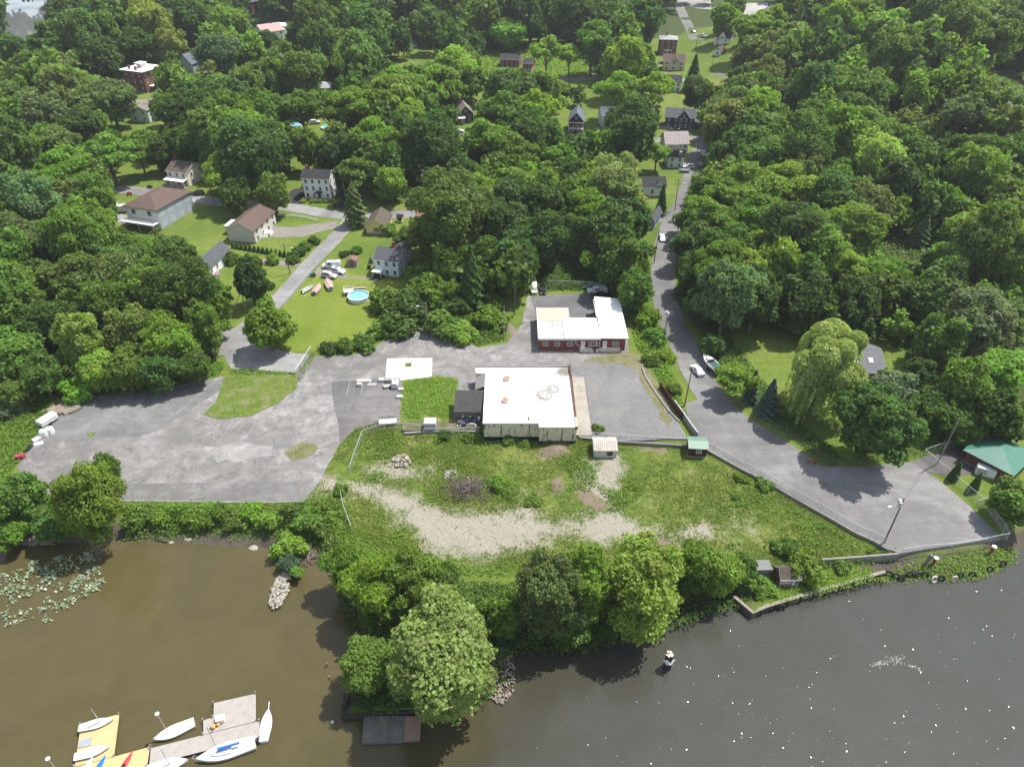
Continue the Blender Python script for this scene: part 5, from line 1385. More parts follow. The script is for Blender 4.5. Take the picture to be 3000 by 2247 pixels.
# ---------------------------------------------------------------- boats
GEL = M('white_gelcoat', (.52, .52, .51), .25, .05, 1.2, .5)
def hull_rings(L, B, D, bow=2.2, transom=.75, sheer=.12, n=11):
    R = []
    for i in range(n):
        s = i / (n - 1)
        k = (transom + (1 - transom) * min(1, s / .45)) if s < .45 else (1 - ((s - .45) / .55) ** bow)
        b = max(.015, B / 2 * k); x = -L / 2 + L * s
        zt = D * (1 + sheer * (2 * s - .7) ** 2); zb = D * .35 * max(0, (s - .7) / .3) ** 2
        R.append((x, b, zb, zt))
    return R
def boat(label, loc, head, L, B, D, hullm, name='rowing_boat', cat='boat', open_=True, deckm=None, group=None, z=None, cover=None, parts=None):
    t = thing(name, label, cat, loc, math.radians(head), group)
    R = hull_rings(L, B, D)
    mb = MB().loft([[(x, -b, zt), (x, -b * .92, zb + (zt - zb) * .45), (x, -b * .45, zb + .04), (x, 0, zb), (x, b * .45, zb + .04), (x, b * .92, zb + (zt - zb) * .45), (x, b, zt)] +
                    ([(x, b * .86, zt), (x, b * .8, zb + (zt - zb) * .4), (x, -b * .8, zb + (zt - zb) * .4), (x, -b * .86, zt)] if open_ else []) for x, b, zb, zt in R])
    mb.build('hull', hullm, t, False)
    if not open_:
        mb = MB().loft([[(x, -b * .97, zt + .005), (x, -b * .5, zt + .05), (x, 0, zt + .07), (x, b * .5, zt + .05), (x, b * .97, zt + .005)] for x, b, zb, zt in R])
        mb.build('deck', deckm or GEL, t)
    if cover:
        mb = MB().loft([[(x, -b * 1.04, zt - .15), (x, -b * 1.03, zt + .03), (x, -b * .35, zt + .35 * math.sin(math.pi * (i + .6) / (len(R) + .2)) + .12), (x, b * .3, zt + .33 * math.sin(math.pi * (i + .6) / (len(R) + .2)) + .08), (x, b * 1.03, zt + .03), (x, b * 1.04, zt - .15)] for i, (x, b, zb, zt) in enumerate(R)])
        mb.build('boat_cover', cover, t)
    if parts: parts(t, L, B, D)
    return t
def outboard(t, L, B, D):
    MB().box(-L / 2 - .45, -.15, D * .55, -L / 2 - .05, .15, D + .35).box(-L / 2 - .35, -.06, -.2, -L / 2 - .18, .06, D * .55).build('outboard_motor', BLACKM, t)
def thwarts(t, L, B, D):
    for s in (-.28, .02, .26): MB().box(L * s - .14, -B * .42, D * .72, L * s + .14, B * .42, D * .78).build('seat', M('grey_bench', (.30, .31, .32), .7), t)
def at(px, z=None, dz=.05):
    p = U(px[0], px[1], z)
    if z is None: p.z = float(hbase(p.x, p.y)) + dz
    return p
PINK = M('faded_pink_cover', (.36, .245, .22), .85, .22, 1.2, stain=(.46, .40, .37))
boat('small open white boat with grey benches on the lawn', at(d2(450, 1035)), 62, 4.6, 1.7, .7, GEL, open_=True, parts=lambda t, L, B, D: (thwarts(t, L, B, D), outboard(t, L, B, D)))
boat('motorboat under a faded pink cover between two other lawn boats', at(d2(532, 1040)), 84, 5.2, 2.0, .9, GEL, 'motorboat', open_=False, cover=PINK, parts=outboard)
boat('larger motorboat under a sagging pink cover nearest the silver wagon', at(d2(632, 1000)), 112, 6.2, 2.2, 1.0, GEL, 'motorboat', open_=False, cover=PINK, parts=outboard)
def cruiser(t, L, B, D):
    MB().loft([[(x, -b, D + .1), (x, -b * .8, zt), (x, b * .8, zt), (x, b, D + .1)] for x, b, zt in ((2.2, .35, D + .25), (1.2, .8, D + .5), (.3, 1.0, D + .55))]).build('cabin', GEL, t)
    MB().box(-2.9, -.95, D + .08, .25, .95, D + .16).build('cockpit', M('dark_teal_cover', (.03, .07, .075), .6), t)
    MB().add([(.3, -1.0, D + .5), (.3, 1.0, D + .5), (-.25, .92, D + 1.0), (-.25, -.92, D + 1.0)], [(0, 1, 2, 3)]).build('windscreen', GLASS, t)
    MB().box(-2.2, -1.0, -.55, 1.6, -.9, -.45).box(-2.2, .9, -.55, 1.6, 1.0, -.45).line([(1.6, -.95, -.5), (4.3, 0, -.5), (1.6, .95, -.5)], .06).build('trailer_frame', METAL, t)
    for s in (-1, 1):
        for x in (-1.3, -.5): MB().tube((x, s * .98, -.42), (x, s * 1.22, -.42), .33, .33, 12).build('trailer_wheel', RUB, t)
boat('big white motorboat with dark cockpit cover on a roadside trailer', at(e3(1712, 235), None, .85), 109, 7.6, 2.6, 1.15, GEL, 'motorboat', open_=False, parts=cruiser)
boat('little grey flat-bottomed boat on a trailer before the mansard house', at(c3(1485, 1490), None, .5), 175, 4.6, 1.8, .6, M('grey_aluminium', (.45, .46, .47), .5, .1, 1), open_=True, parts=lambda t, L, B, D: ([MB().tube((-.3, s * .6, -.2), (-.3, s * .8, -.2), .28, .28, 10).build('trailer_wheel', RUB, t) for s in (-1, 1)], MB().line([(-1.8, 0, -.12), (3.2, 0, -.12)], .05).build('trailer_frame', METAL, t)))
DZ = WL + .55
def rig(t, x, hgt, D, top=True, lean=0.0, boom=None):
    MB().tube((x, 0, D), (x + lean, 0, D + hgt), .07, .05, 8).build('mast', M('alloy_spar', (.55, .56, .57), .35, .08, 2, .5, .6), t)
    if top: MB().tube((x + lean, 0, D + hgt), (x + lean, 0, D + hgt + .16), .30, .30, 14).build('mast_float', GEL, t)
    if boom: MB().tube((x, 0, D + .9), (x - boom, 0, D + .95), .24, .16, 8).build('sail_cover', M('blue_sail_cover', (.02, .12, .45), .7, .12, 2), t)
def din(t, L, B, D):
    MB().box(-L * .38, -B * .25, D + .06, L * .12, B * .25, D + .10).build('cockpit', M('grey_cockpit', (.36, .37, .38), .6), t)
def lbl(px, z): return U(px[0], px[1], z)
q = lambda x, y: (100 + x * .3436, 2000 + y * .3436)
# decks
YD = M('new_yellow_decking', (.43, .33, .165), .75, .12, .8, rows=.14, axis=0)
GD = M('old_grey_decking', (.29, .27, .245), .85, .18, .9, rows=.16, axis=0)
def dock(name, label, px, mat, hh=.5, head=None):
    w = [U(u, v, DZ) for u, v in px]
    c = w[0]; e = (w[1] - w[0]); a = math.atan2(e.y, e.x)
    t = thing(name, label, 'dock', c, a)
    R = Matrix.Rotation(-a, 4, 'Z')
    pl = [R @ (p - c) for p in w]
    ar = sum(pl[i].x * pl[(i + 1) % len(pl)].y - pl[(i + 1) % len(pl)].x * pl[i].y for i in range(len(pl)))
    if ar < 0: pl = pl[::-1]
    MB().prism([(p.x, p.y) for p in pl], -.12, 0).build('deck', mat, t)
    cx = sum(p.x for p in pl) / len(pl); cy = sum(p.y for p in pl) / len(pl)
    MB().prism([(cx + (p.x - cx) * .94, cy + (p.y - cy) * .94) for p in pl], -hh - .3, -.121).build('float', M('dock_float', (.04, .04, .04), .8), t)
    for p in pl[:4]: MB().tube((p.x, p.y, -3.2), (p.x, p.y, .55), .10, .09, 8).build('mooring_pole', METAL, t)
    return t
dock('dock', 'yellow timber dock carrying two white sailing dinghies', [q(400, 352), q(726, 264), q(680, 625), q(345, 712)], YD)
dock('dock', 'yellow timber dock with kayaks joining the grey walkway', [q(345, 718), q(996, 542), q(975, 760), q(300, 800)], YD)
dock('dock', 'long weathered grey walkway along the sailboats', [q(985, 558), q(1920, 322), q(1922, 462), q(965, 700)], GD)
dock('dock', 'weathered grey platform at the outer end of the walkway', [q(1533, 170), q(1890, 90), q(1890, 325), q(1522, 418)], GD)
dock('dock', 'short grey landing step beside the sailboat masts', [q(1442, 318), q(1525, 292), q(1520, 420), q(1442, 440)], GD)
t = boat('white dinghy with a bare mast on the upper yellow dock', lbl(q(535, 360), DZ), 17, 4.6, 1.5, .45, GEL, 'sailing_dinghy', 'dinghy', open_=False, parts=din); rig(t, .6, 3.6, .5, False)
boat('white dinghy without mast lower on the yellow dock', lbl(q(500, 600), DZ), 19, 4.5, 1.5, .45, GEL, 'sailing_dinghy', 'dinghy', open_=False, parts=din)
t = boat('white keelboat moored behind the grey walkway', lbl(q(1205, 430), WL - .25), 208, 5.6, 2.0, .8, GEL, 'sailboat', 'sailboat', open_=False, parts=din); rig(t, .8, 5.2, .8)
t = boat('white sailboat with a bright blue sail cover in front of the walkway', lbl(q(1650, 605), WL - .3), 198, 8.0, 2.5, 1.0, GEL, 'sailboat', 'sailboat', open_=False,
     parts=lambda t, L, B, D: (MB().loft([[(x, -b, D + .06), (x, -b * .8, D + .4), (x, b * .8, D + .4), (x, b, D + .06)] for x, b in ((1.9, .35), (1.0, .75), (-.8, .85))]).build('cabin', GEL, t), MB().box(-3.2, -.6, D + .06, -1.0, .6, D + .13).build('cockpit', M('pale_grey_well', (.55, .56, .57), .5), t),
                               MB().line([(3.95, -.3, D + .1), (4.1, -.3, D + .7), (4.3, 0, D + .75), (4.1, .3, D + .7), (3.95, .3, D + .1)], .03).build('pulpit', METAL, t), outboard(t, L, B, D))); rig(t, .9, 7.0, 1.0, False, 0, 2.9)
t = boat('white dinghy with open cockpit tied at the end of the grey platform', lbl(q(1985, 375), WL - .1), 97, 4.9, 1.7, .6, GEL, 'sailing_dinghy', 'dinghy', open_=False, parts=lambda t, L, B, D: (din(t, L, B, D), MB().tube((2.2, 0, D), (3.4, 0, D + .3), .05).build('bowsprit', GEL, t)))
t = boat('white sailboat cut off by the bottom edge with a boom rigged', lbl(q(1150, 720), WL - .2), 15, 5.4, 1.9, .75, GEL, 'sailboat', 'sailboat', open_=False, parts=din); rig(t, .3, 4.4, .75, False)
t = boat('white sailboat mostly below the bottom edge left of the docks', lbl(q(230, 830), WL - .2), 15, 5.6, 2.0, .8, GEL, 'sailboat', 'sailboat', open_=False, parts=din); rig(t, .4, 5.0, .8)
def kayak(label, px, head, m, L=3.6):
    t = thing('kayak', label, 'kayak', lbl(px, DZ), math.radians(head))
    MB().loft([[(x, -b, .16), (x, -b * .6, .02), (x, b * .6, .02), (x, b, .16), (x, b * .5, .32), (x, -b * .5, .32)] for x, b in [(-L / 2 + L * i / 10, max(.02, .38 * (1 - abs(2 * i / 10 - 1) ** 2.4))) for i in range(11)]]).build('hull', m, t)
    MB().tube((-.2, 0, .30), (-.2, 0, .34), .28, .25, 14).build('cockpit', DARK, t)
kayak('bright blue kayak standing on the yellow dock', q(545, 735), 82, M('blue_plastic', (.01, .13, .50), .35))
kayak('red and white kayak on the yellow dock', q(775, 700), 80, M('red_plastic', (.50, .04, .05), .4, .1, 1, stain=(.7, .65, .62)))
kayak('pale turquoise kayak beside the bright blue one', q(435, 745), 80, M('turquoise_plastic', (.45, .70, .72), .4))
o = MB().box(-.55, -.45, 0, .55, .45, .75).box(-.6, -.5, .75, .6, .5, .85).build('dock_locker', M('cream_locker', (.62, .60, .52), .6), None); o.location = lbl(q(1595, 320), DZ); o.rotation_euler[2] = .25
tag(o, 'cream storage locker on the grey platform', 'locker')
o = MB().tube((-.3, 0, .3), (.3, 0, .3), .3, .3, 14).tube((.45, .2, .22), (.75, .5, .22), .22, .2, 12).build('mooring_buoys', M('orange_float', (.65, .32, .10), .5), None, True); o.name = 'mooring_buoy'; o.location = lbl(q(1530, 380), DZ)
tag(o, 'orange mooring buoy lying on the grey platform', 'buoy')
o = MB().box(-.8, -.6, 0, .8, .6, .12).build('dock_mat', M('grey_mat', (.25, .27, .30), .8), None); o.location = lbl(q(435, 510), DZ); o.rotation_euler[2] = .25
tag(o, 'grey rubber mat between the two dinghies', 'mat')
o = MB().loft([[(.16 * math.cos(a) * r, .16 * math.sin(a) * r, z) for a in [k * math.pi / 5 for k in range(10)]] for r, z in ((.4, -.2), (1, -.05), (1.1, .1), (.7, .25), (.2, .3))]).build('float_buoy', GEL, None, True); o.location = U(*g2(497, 1366), WL); o.scale = (1.5,) * 3
tag(o, 'small white float buoy drifting beside the derelict raft', 'buoy')

# raft, dolphin and old piles
t = thing('raft', 'derelict black and brown raft under the overhanging tree', 'raft', (0, 0, 0))
w = [U(*g2(*p), WL + .45) for p in ((690, 1500), (955, 1490), (965, 1322), (700, 1326))]
MB().prism([(p.x, p.y) for p in w], WL - .2, WL + .45).build('deck', M('black_tarp', (.11, .112, .105), .6, .35, .6, stain=(.20, .19, .10)), t)
w2 = [U(*g2(*p), WL + .5) for p in ((958, 1482), (1065, 1478), (1072, 1330), (967, 1322))]
MB().prism([(p.x, p.y) for p in w2], WL - .2, WL + .5).build('brown_deck', M('brown_boards', (.22, .15, .115), .85, .25, 1, rows=.2, axis=0), t)
t.location = (0, 0, 0)
BT = M('black_timber', (.035, .03, .026), .9, .35, 1.5)
def timber(label, pts, r=.28, name='timber_beam'):
    o = MB()
    for a, b in zip(pts, pts[1:]): o.tube(a, b, r, r, 6)
    return tag(o.build(name, BT), label, 'timber beam')
timber('black timber bulkhead beam across the tip of the wooded point', [U(*g2(565, 1335), WL + .6), U(*g2(970, 1272), WL + .6)], .35)
timber('black timber beam running back along the west edge of the point', [U(*g2(565, 1330), WL + .6), U(*g2(598, 1190), WL + .7)], .3)
for k, p in enumerate(((460, 1000), (476, 1080))):
    c = U(*g2(*p), WL)
    tag(MB().tube((c.x, c.y, WL - 2), (c.x + .1, c.y, WL + (.9 if k == 0 else .6)), .17, .14, 8).build('timber_pile', M('weathered_pile', (.20, .15, .10), .9, .3, 2)), ['pale-topped timber pile poking from the cove', 'short dark timber pile nearest the wooded point'][k], 'pile')
c = U(*g3(1008, 1005), WL)
t = thing('mooring_dolphin', 'cluster of dark piles carrying two white diamond daymarks in the creek', 'piling', (c.x, c.y, WL))
for k in range(7):
    a = k * math.pi / 3; r = .42 if k < 6 else 0
    MB().tube((r * 1.25 * math.cos(a), r * 1.25 * math.sin(a), -3), (r * .9 * math.cos(a), r * .9 * math.sin(a), 3.3 + .12 * (k % 3)), .27, .24, 10).build('pile', M('tarred_pile', (.035, .032, .028), .8, .4, 1.5, stain=(.05, .08, .02)), t)
    MB().tube((r * .9 * math.cos(a), r * .9 * math.sin(a), 3.31 + .12 * (k % 3)), (r * .9 * math.cos(a), r * .9 * math.sin(a), 3.36 + .12 * (k % 3)), .24, .22, 10).build('pile_top', M('pile_end_grain', (.48, .40, .34), .9, .25, 4), t)
for s in (-1, 1):
    T = Matrix.Translation((s * .42, -.62, 2.2)) @ Matrix.Rotation(s * .75, 4, 'Z') @ Matrix.Rotation(math.pi / 4, 4, 'Y')
    MB().box(-.48, -.03, -.48, .48, .03, .48, T).build('daymark', M('daymark_white', (.70, .71, .72), .6), t)

# ---------------------------------------------------------------- pool, deck and yard things
def round_pool(label, px, r, hh=1.25, deck=True):
    p = at(px, None, .02)
    t = thing('swimming_pool', label, 'pool', p)
    n = 24; pts = lambda rr: [(rr * math.cos(2 * math.pi * k / n), rr * math.sin(2 * math.pi * k / n)) for k in range(n)]
    mb = MB()
    a, b = pts(r), pts(r - .06)
    mb.loft([[(*p, -.4) for p in a], [(*p, hh) for p in a], [(*p, hh) for p in b], [(*p, -.4) for p in b]], False)
    mb.build('wall', M('pool_wall', (.62, .63, .62), .5, .08, 1), t)
    mb = MB(); c, d = pts(r + .10), pts(r - .14)
    mb.loft([[(*p, hh) for p in c], [(*p, hh + .08) for p in c], [(*p, hh + .08) for p in d], [(*p, hh) for p in d]], False); mb.build('rim', TRIM, t)
    mb = MB(); e = pts(r - .065); mb.loft([[(*p, .1) for p in e], [(*p, hh) for p in e]], False); mb.add([(*p, .1) for p in e], [tuple(range(n))]); mb.build('liner', M('blue_liner', (.10, .50, .68), .5, .1, .6), t)
    m = bpy.data.materials.get('pool_water')
    if not m:
        m = bpy.data.materials.new('pool_water'); tt, out = nt(m)
        bsdf(tt, out, ramp(tt, noise(tt, nd(tt, 'TexCoord').outputs['Object'], .5, 3), [(.3, (.13, .46, .58)), (.7, (.20, .55, .66))]), .05, .5)
    mb = MB(); mb.add([(*p, hh - .28) for p in e], [tuple(range(n))]); mb.build('pool_water', m, t)
    mb = MB()
    for k in range(0, n, 2): mb.box(-.05, -.05, 0, .05, .05, hh, Matrix.Translation((*[x * 1.012 for x in a[k]], 0)))
    mb.build('upright', TRIM, t)
    return t, p
t, p = round_pool('round above-ground pool with white wall on the mown lawn', d2(890, 1112), 2.95)
t = thing('pool_deck', 'small raised deck with pink cloth beside the round pool', 'deck', p + Vector((-3.2, 2.9, 0)), .1)
MB().box(-1.5, -1.3, 1.1, 1.2, 1.1, 1.25).build('platform', M('pink_boards', (.55, .38, .36), .8, .25, 1.5, stain=(.7, .68, .66)), t)
for x in (-1.4, 1.05):
    for y in (-1.2, .95): MB().box(x, y, -.3, x + .12, y + .12, 2.0).build('post', TRIM, t)
MB().box(-1.45, 1.0, 1.9, 1.15, 1.08, 2.0).box(-1.42, -1.2, 1.9, -1.34, 1.0, 2.0).build('railing', TRIM, t)
t2 = thing('wooden_ramp', 'weathered wooden ramp rail leading up to the pool deck', 'ramp', p + Vector((-1.0, 5.6, 0)), .5)
MB().add([(-2, -.5, .9), (2.2, -.5, .1), (2.2, .5, .1), (-2, .5, .9), (-2, -.5, 1.0), (2.2, -.5, .2), (2.2, .5, .2), (-2, .5, 1.0)], [(3, 2, 1, 0), (4, 5, 6, 7), (0, 1, 5, 4), (1, 2, 6, 5), (2, 3, 7, 6), (3, 0, 4, 7)]).build('ramp_boards', WOOD, t2)
MB().tube((-2, .5, 1.8), (2.2, .5, 1.0), .05).tube((-2, .5, .9), (-2, .5, 1.8), .05).tube((2.2, .5, 0), (2.2, .5, 1.0), .05).build('railing', WOOD, t2)
round_pool('turquoise pool half hidden behind village trees', c2(352, 1095), 2.6, .9)
round_pool('pale turquoise pool beside the hidden brick house', c2(625, 1112), 3.0, .7)
def single(name, label, cat, px, mb, mat, z=None, dz=.03, rz=0, group=None, smooth=False):
    o = mb.build(name, mat, None, smooth); p = U(px[0], px[1], z)
    p.z = (gh(p.x, p.y) if p.y > 150 or z is None else p.z) + dz if z is None else z
    o.location = p; o.rotation_euler[2] = rz
    return tag(o, label, cat, group)
t = thing('trampoline', 'round black trampoline in the shade behind the street lawn', 'trampoline', at(d2(1410, 112)))
MB().tube((0, 0, .8), (0, 0, .84), 1.9, 1.9, 20).build('mat', BLACKM, t)
for k in range(6): MB().tube((1.85 * math.cos(k * 1.047), 1.85 * math.sin(k * 1.047), -.2), (1.85 * math.cos(k * 1.047), 1.85 * math.sin(k * 1.047), .8), .05).build('leg', METAL, t)
def bin_(label, px, m, g=None):
    t = thing('wheelie_bin', label, 'bin', at(px), random.uniform(0, 6), g)
    MB().loft([[(-a, -b, z), (a, -b, z), (a, b, z), (-a, b, z)] for a, b, z in ((.24, .26, .08), (.32, .36, 1.0))]).build('body', m, t)
    MB().box(-.35, -.40, 1.0, .35, .40, 1.09).build('lid', m, t)
    for s in (-1, 1): MB().tube((s * .28, .3, .1), (s * .34, .3, .1), .1, .1, 10).build('wheel', RUB, t)
bin_('teal wheelie bin at the end of the gravel parking', d2(480, 915), M('teal_plastic', (.03, .22, .20), .5))
bin_('black wheelie bin right beside the teal one', d2(503, 918), M('black_plastic', (.02, .02, .022), .5))
bin_('dark green bin on the drive below the brick villa', c1(1168, 890), M('green_plastic', (.02, .10, .05), .5))
t = thing('grill', 'covered black grill on the grass left of the farmhouse porch', 'grill', at(d2(978, 850)))
MB().loft([[(-.5 * k, -.3 * k, z), (.5 * k, -.3 * k, z), (.5 * k, .3 * k, z), (-.5 * k, .3 * k, z)] for k, z in ((1, 0), (1, .9), (.7, 1.2))]).build('cover', BLACKM, t)
t = thing('small_tent', 'dark pointed playhouse tent beside the farmhouse', 'tent', at(d2(992, 798)))
MB().add([(-.8, -.8, 0), (.8, -.8, 0), (.8, .8, 0), (-.8, .8, 0), (0, 0, 1.9)], [(0, 1, 4), (1, 2, 4), (2, 3, 4), (3, 0, 4)]).build('canvas', M('dark_canvas', (.05, .05, .06), .8), t)

# generator and hydrants by the pump house
t = thing('generator', 'white metal generator cabinet beside the green-roofed pump house', 'generator', U(*e4(1865, 1150), .05), -.5)
MB().box(-1.7, -.75, .25, 1.7, .75, 1.95).build('cabinet', M('generator_white', (.70, .71, .70), .45, .05, 1), t)
MB().box(-1.75, -.8, -.3, 1.75, .8, .249).build('base', CONC, t)
MB().box(-1.5, -.78, .5, .2, -.752, 1.6).build('vent_panel', M('grey_louvre', (.4, .41, .41), .5, .1, 1, rows=.12), t)
for k, p in enumerate(((343, 1052), (385, 1056), (408, 1060))):
    t = thing('red_hydrant', ['red hydrant pipe standing apart at the road edge', 'middle red hydrant pipe at the road edge', 'red hydrant pipe nearest the turning lot'][k], 'hydrant', U(*e4(*p), .08))
    MB().tube((0, 0, -.2), (0, 0, .9), .13, .13, 10).tube((0, 0, .9), (0, 0, 1.05), .18, .08, 10).build('barrel', M('hydrant_red', (.30, .03, .02), .5), t)
    MB().tube((-.3, 0, .65), (.3, 0, .65), .08, .08, 8).build('outlet', M('hydrant_red', (.3, .03, .02)), t)
for k, (p, l) in enumerate((((1082, 322), 'red mooring bollard with white cap beside the timber stump'), ((1458, 248), 'red mooring bollard with white cap near the wooded bend'))):
    t = thing('bollard', l, 'bollard', U(*g4(*p), -.6))
    MB().tube((0, 0, -.5), (0, 0, .95), .28, .26, 12).build('post', M('bollard_red', (.22, .045, .03), .7), t)
    MB().tube((0, 0, .95), (0, 0, 1.05), .42, .42, 14).build('cap', TRIM, t)
c = U(*g4(1030, 322), -.6)
tag(MB().tube((c.x, c.y, -1.5), (c.x + .3, c.y, 1.2), .3, .27, 8).build('timber_pile', M('grey_pile', (.16, .15, .14), .9, .3, 2)), 'leaning grey timber stump beside the red bollard', 'pile')

# ---------------------------------------------------------------- tyres hung along the bank
def tyre_mesh(mat):
    mb = MB(); n, m = 16, 8
    for i in range(n):
        a = 2 * math.pi * i / n
        mb.v += [((.42 + .15 * math.cos(b)) * math.cos(a), .12 * math.sin(b), (.42 + .15 * math.cos(b)) * math.sin(a)) for b in [2 * math.pi * k / m for k in range(m)]]
    for i in range(n):
        for k in range(m): mb.f.append((i * m + k, ((i + 1) % n) * m + k, ((i + 1) % n) * m + (k + 1) % m, i * m + (k + 1) % m))
    return mb.mesh('tyre', mat, True)
TM, TMW = tyre_mesh(RUB), tyre_mesh(M('pale_tyre', (.42, .38, .34), .8, .2, 2))
ty = [(0, 632), (85, 617), (785, 402), (828, 416), (862, 428), (893, 412), (918, 402), (968, 404), (1018, 402), (1080, 432), (1122, 428), (1210, 428), (1250, 412), (1325, 402), (1440, 368), (1525, 335)]
pos = ['leftmost', 'second', 'third', 'fourth', 'fifth', 'sixth', 'seventh', 'eighth', 'ninth', 'tenth', 'eleventh', 'twelfth', 'thirteenth', 'fourteenth', 'fifteenth', 'last']
for k, p in enumerate(ty):
    o = ob('tyre', TMW if k in (9, 11) else TM); c = U(*g4(*p), -1.7); o.location = c + Vector((0, -.15, 0)); s = random.uniform(1.15, 1.45); o.scale = (s, s, s)
    o.rotation_euler = (random.uniform(-.35, -.1), 0, random.uniform(-.4, .4))
    tag(o, {9: 'pale tyre, tenth from the left along the river bank', 11: 'pale tyre hanging right of two dark ones on the bank', 0: 'dark tyre fender at the left end of the seawall', 1: 'dark tyre fender below the brick cabin on the seawall', 15: 'dark tyre farthest right along the river bank'}.get(k, f'dark tyre fender, {pos[k]} from the left along the bank'), 'tyre', 'tyres along the river bank')

# ---------------------------------------------------------------- junk on the lots
CB = M('concrete_block', (.42, .40, .37), .9, .2, 1.5, stain=(.2, .2, .2))
def block(label, px, sx, sy, sz, rz, mat=CB, name='concrete_block', cat='block', z=.05, grp=None):
    mb = MB().loft([[(-a, -b, c), (a, -b, c), (a, b, c), (-a, b, c)] for a, b, c in ((sx / 2, sy / 2, 0), (sx / 2, sy / 2, sz * .85), (sx / 2 - .06, sy / 2 - .06, sz))])
    return single(name, label, cat, px, mb, mat, z, 0, rz, grp)
block('pale concrete block at the left end of the rubble row', e2(895, 385), 1.1, .9, .8, .1)
block('low dark-sided concrete block left of the box van', e2(1086, 345), 1.4, 1.0, .7, 0)
block('open steel frame crate touching the box van', e2(1142, 350), 1.2, 1.1, .9, .05, M('grey_crate', (.25, .25, .25), .8, .3, 2), 'crate', 'crate')
block('pale slab step at the top corner of the grass plot', e2(1254, 420), 1.3, .8, .45, .15)
block('pale hollow block at the middle edge of the grass plot', e2(1243, 486), 1.5, .9, .5, 0)
block('flat grey steel plate lying on the asphalt', e2(1000, 372), 2.1, 1.1, .08, .02, METAL, 'steel_plate', 'steel plate')
t = thing('broken_trailer', 'broken low trailer tipped over left of the box van', 'trailer', U(*e2(1135, 395), .06), .5)
MB().box(-1.0, -.6, .25, 1.0, .6, .4, Matrix.Rotation(.18, 4, 'Y')).build('bed', M('rusty_bed', (.30, .28, .26), .8, .3, 2), t)
MB().tube((.5, -.75, .3), (.5, -.6, .3), .3, .3, 12).build('wheel', RUB, t)
for k in range(7):
    single('pallet', f'grey pallet board stack, {pos[k]} of seven in the rubble row', 'pallet', e2(880 + k * 18, 345 - (k % 2) * 3), MB().box(-.2, -.5, 0, .2, .5, .12 + .05 * (k % 3)).box(-.25, -.45, .18 + .05 * (k % 3), .25, -.3, .24 + .05 * (k % 3)).box(-.25, .3, .18 + .05 * (k % 3), .25, .45, .24 + .05 * (k % 3)), M('pale_pallet', (.50, .48, .44), .85, .25, 3), .06, 0, .05 * (k % 4), 'pallets in the rubble row')
t = thing('flatbed_trailer', 'flat utility trailer with a railed deck by the chain-link fence', 'trailer', U(*e2(1140, 705), .05), .12)
MB().box(-1.9, -.8, .45, 1.9, .8, .58).build('deck', M('pale_trailer_deck', (.55, .53, .50), .8, .2, 1.5), t)
mb = MB()
for z in (.9, 1.2): mb.box(-1.9, .72, z, 1.9, .78, z + .05)
for k in range(7): mb.box(-1.9 + k * .62, .72, .58, -1.84 + k * .62, .78, 1.25)
mb.build('rail', BLACKM, t)
for s in (-1, 1): MB().tube((.2, s * .82, .3), (.2, s * 1.0, .3), .3, .3, 12).build('wheel', RUB, t)
MB().line([(-1.9, -.5, .5), (-3.0, 0, .5), (-1.9, .5, .5)], .05).build('tow_bar', BLACKM, t)
t = thing('metal_locker', 'grey metal site locker standing at the fence line', 'locker', U(*e2(1510, 745), 0), 0)
MB().box(-1.25, -1.0, .05, 1.25, 1.0, 1.9).build('cabinet', M('locker_grey', (.36, .36, .37), .6, .08, 1), t)
MB().box(-1.3, -1.05, 1.9, 1.3, 1.05, 1.97).build('lid', M('locker_lid', (.42, .42, .43), .55), t)
MB().box(.75, .55, 1.971, .95, .75, 2.0).build('vent', BLACKM, t)
BLUE = M('blue_drum', (.01, .04, .22), .4)
def drum(label, px, m, z=-.4, g=None, s=1.0, name='drum'):
    mb = MB().loft([[(r * math.cos(k * math.pi / 7), r * math.sin(k * math.pi / 7), h) for k in range(14)] for r, h in ((.29, 0), (.29, .28), (.31, .3), (.29, .32), (.29, .58), (.31, .6), (.29, .62), (.29, .88), (.25, .9))])
    o = single(name, label, 'drum', px, mb, m, z, 0, 0, g, False); o.scale = (s, s, s); return o
drum('blue plastic drum left in the clutter before the annex', e2(1820, 703), BLUE, .05)
drum('blue plastic drum right in the clutter before the annex', e2(1888, 706), BLUE, .05)
def chair(label, px, m, z=.05):
    t = thing('garden_chair', label, 'chair', U(px[0], px[1], z), random.uniform(-.4, .4))
    MB().box(-.28, -.28, .40, .28, .28, .46).build('seat', m, t); MB().box(-.28, .24, .46, .28, .30, .95).build('backrest', m, t)
    for x in (-.25, .21):
        for y in (-.25, .22): MB().box(x, y, 0, x + .05, y + .05, .40).build('leg', m, t)
WP = M('white_plastic', (.72, .72, .71), .5)
chair('white plastic chair nearest the annex corner', e2(1788, 663), WP); chair('white plastic chair between the two blue drums', e2(1848, 663), WP); chair('white plastic chair nearest the warehouse wall', e2(1925, 683), WP)
block('dark topped work table left of the blue drums', e2(1765, 718), 1.2, 1.0, .9, .3, M('dark_board', (.06, .06, .065), .7), 'work_table', 'table', .05)
block('second dark work table nearer the fence', e2(1790, 728), 1.1, .9, .85, .2, M('dark_board', (.06, .06, .065), .7), 'work_table', 'table', .05)
for k, (x, y) in enumerate(((1742, 742), (1768, 740), (1785, 735), (1852, 728), (1868, 724), (1886, 728), (1900, 742))):
    drum(f'low white bucket, {pos[k]} of seven on the ground by the fence', e2(x, y), M('bucket_white', (.5, .46, .42), .6), .05, 'buckets by the fence', .62, 'bucket')
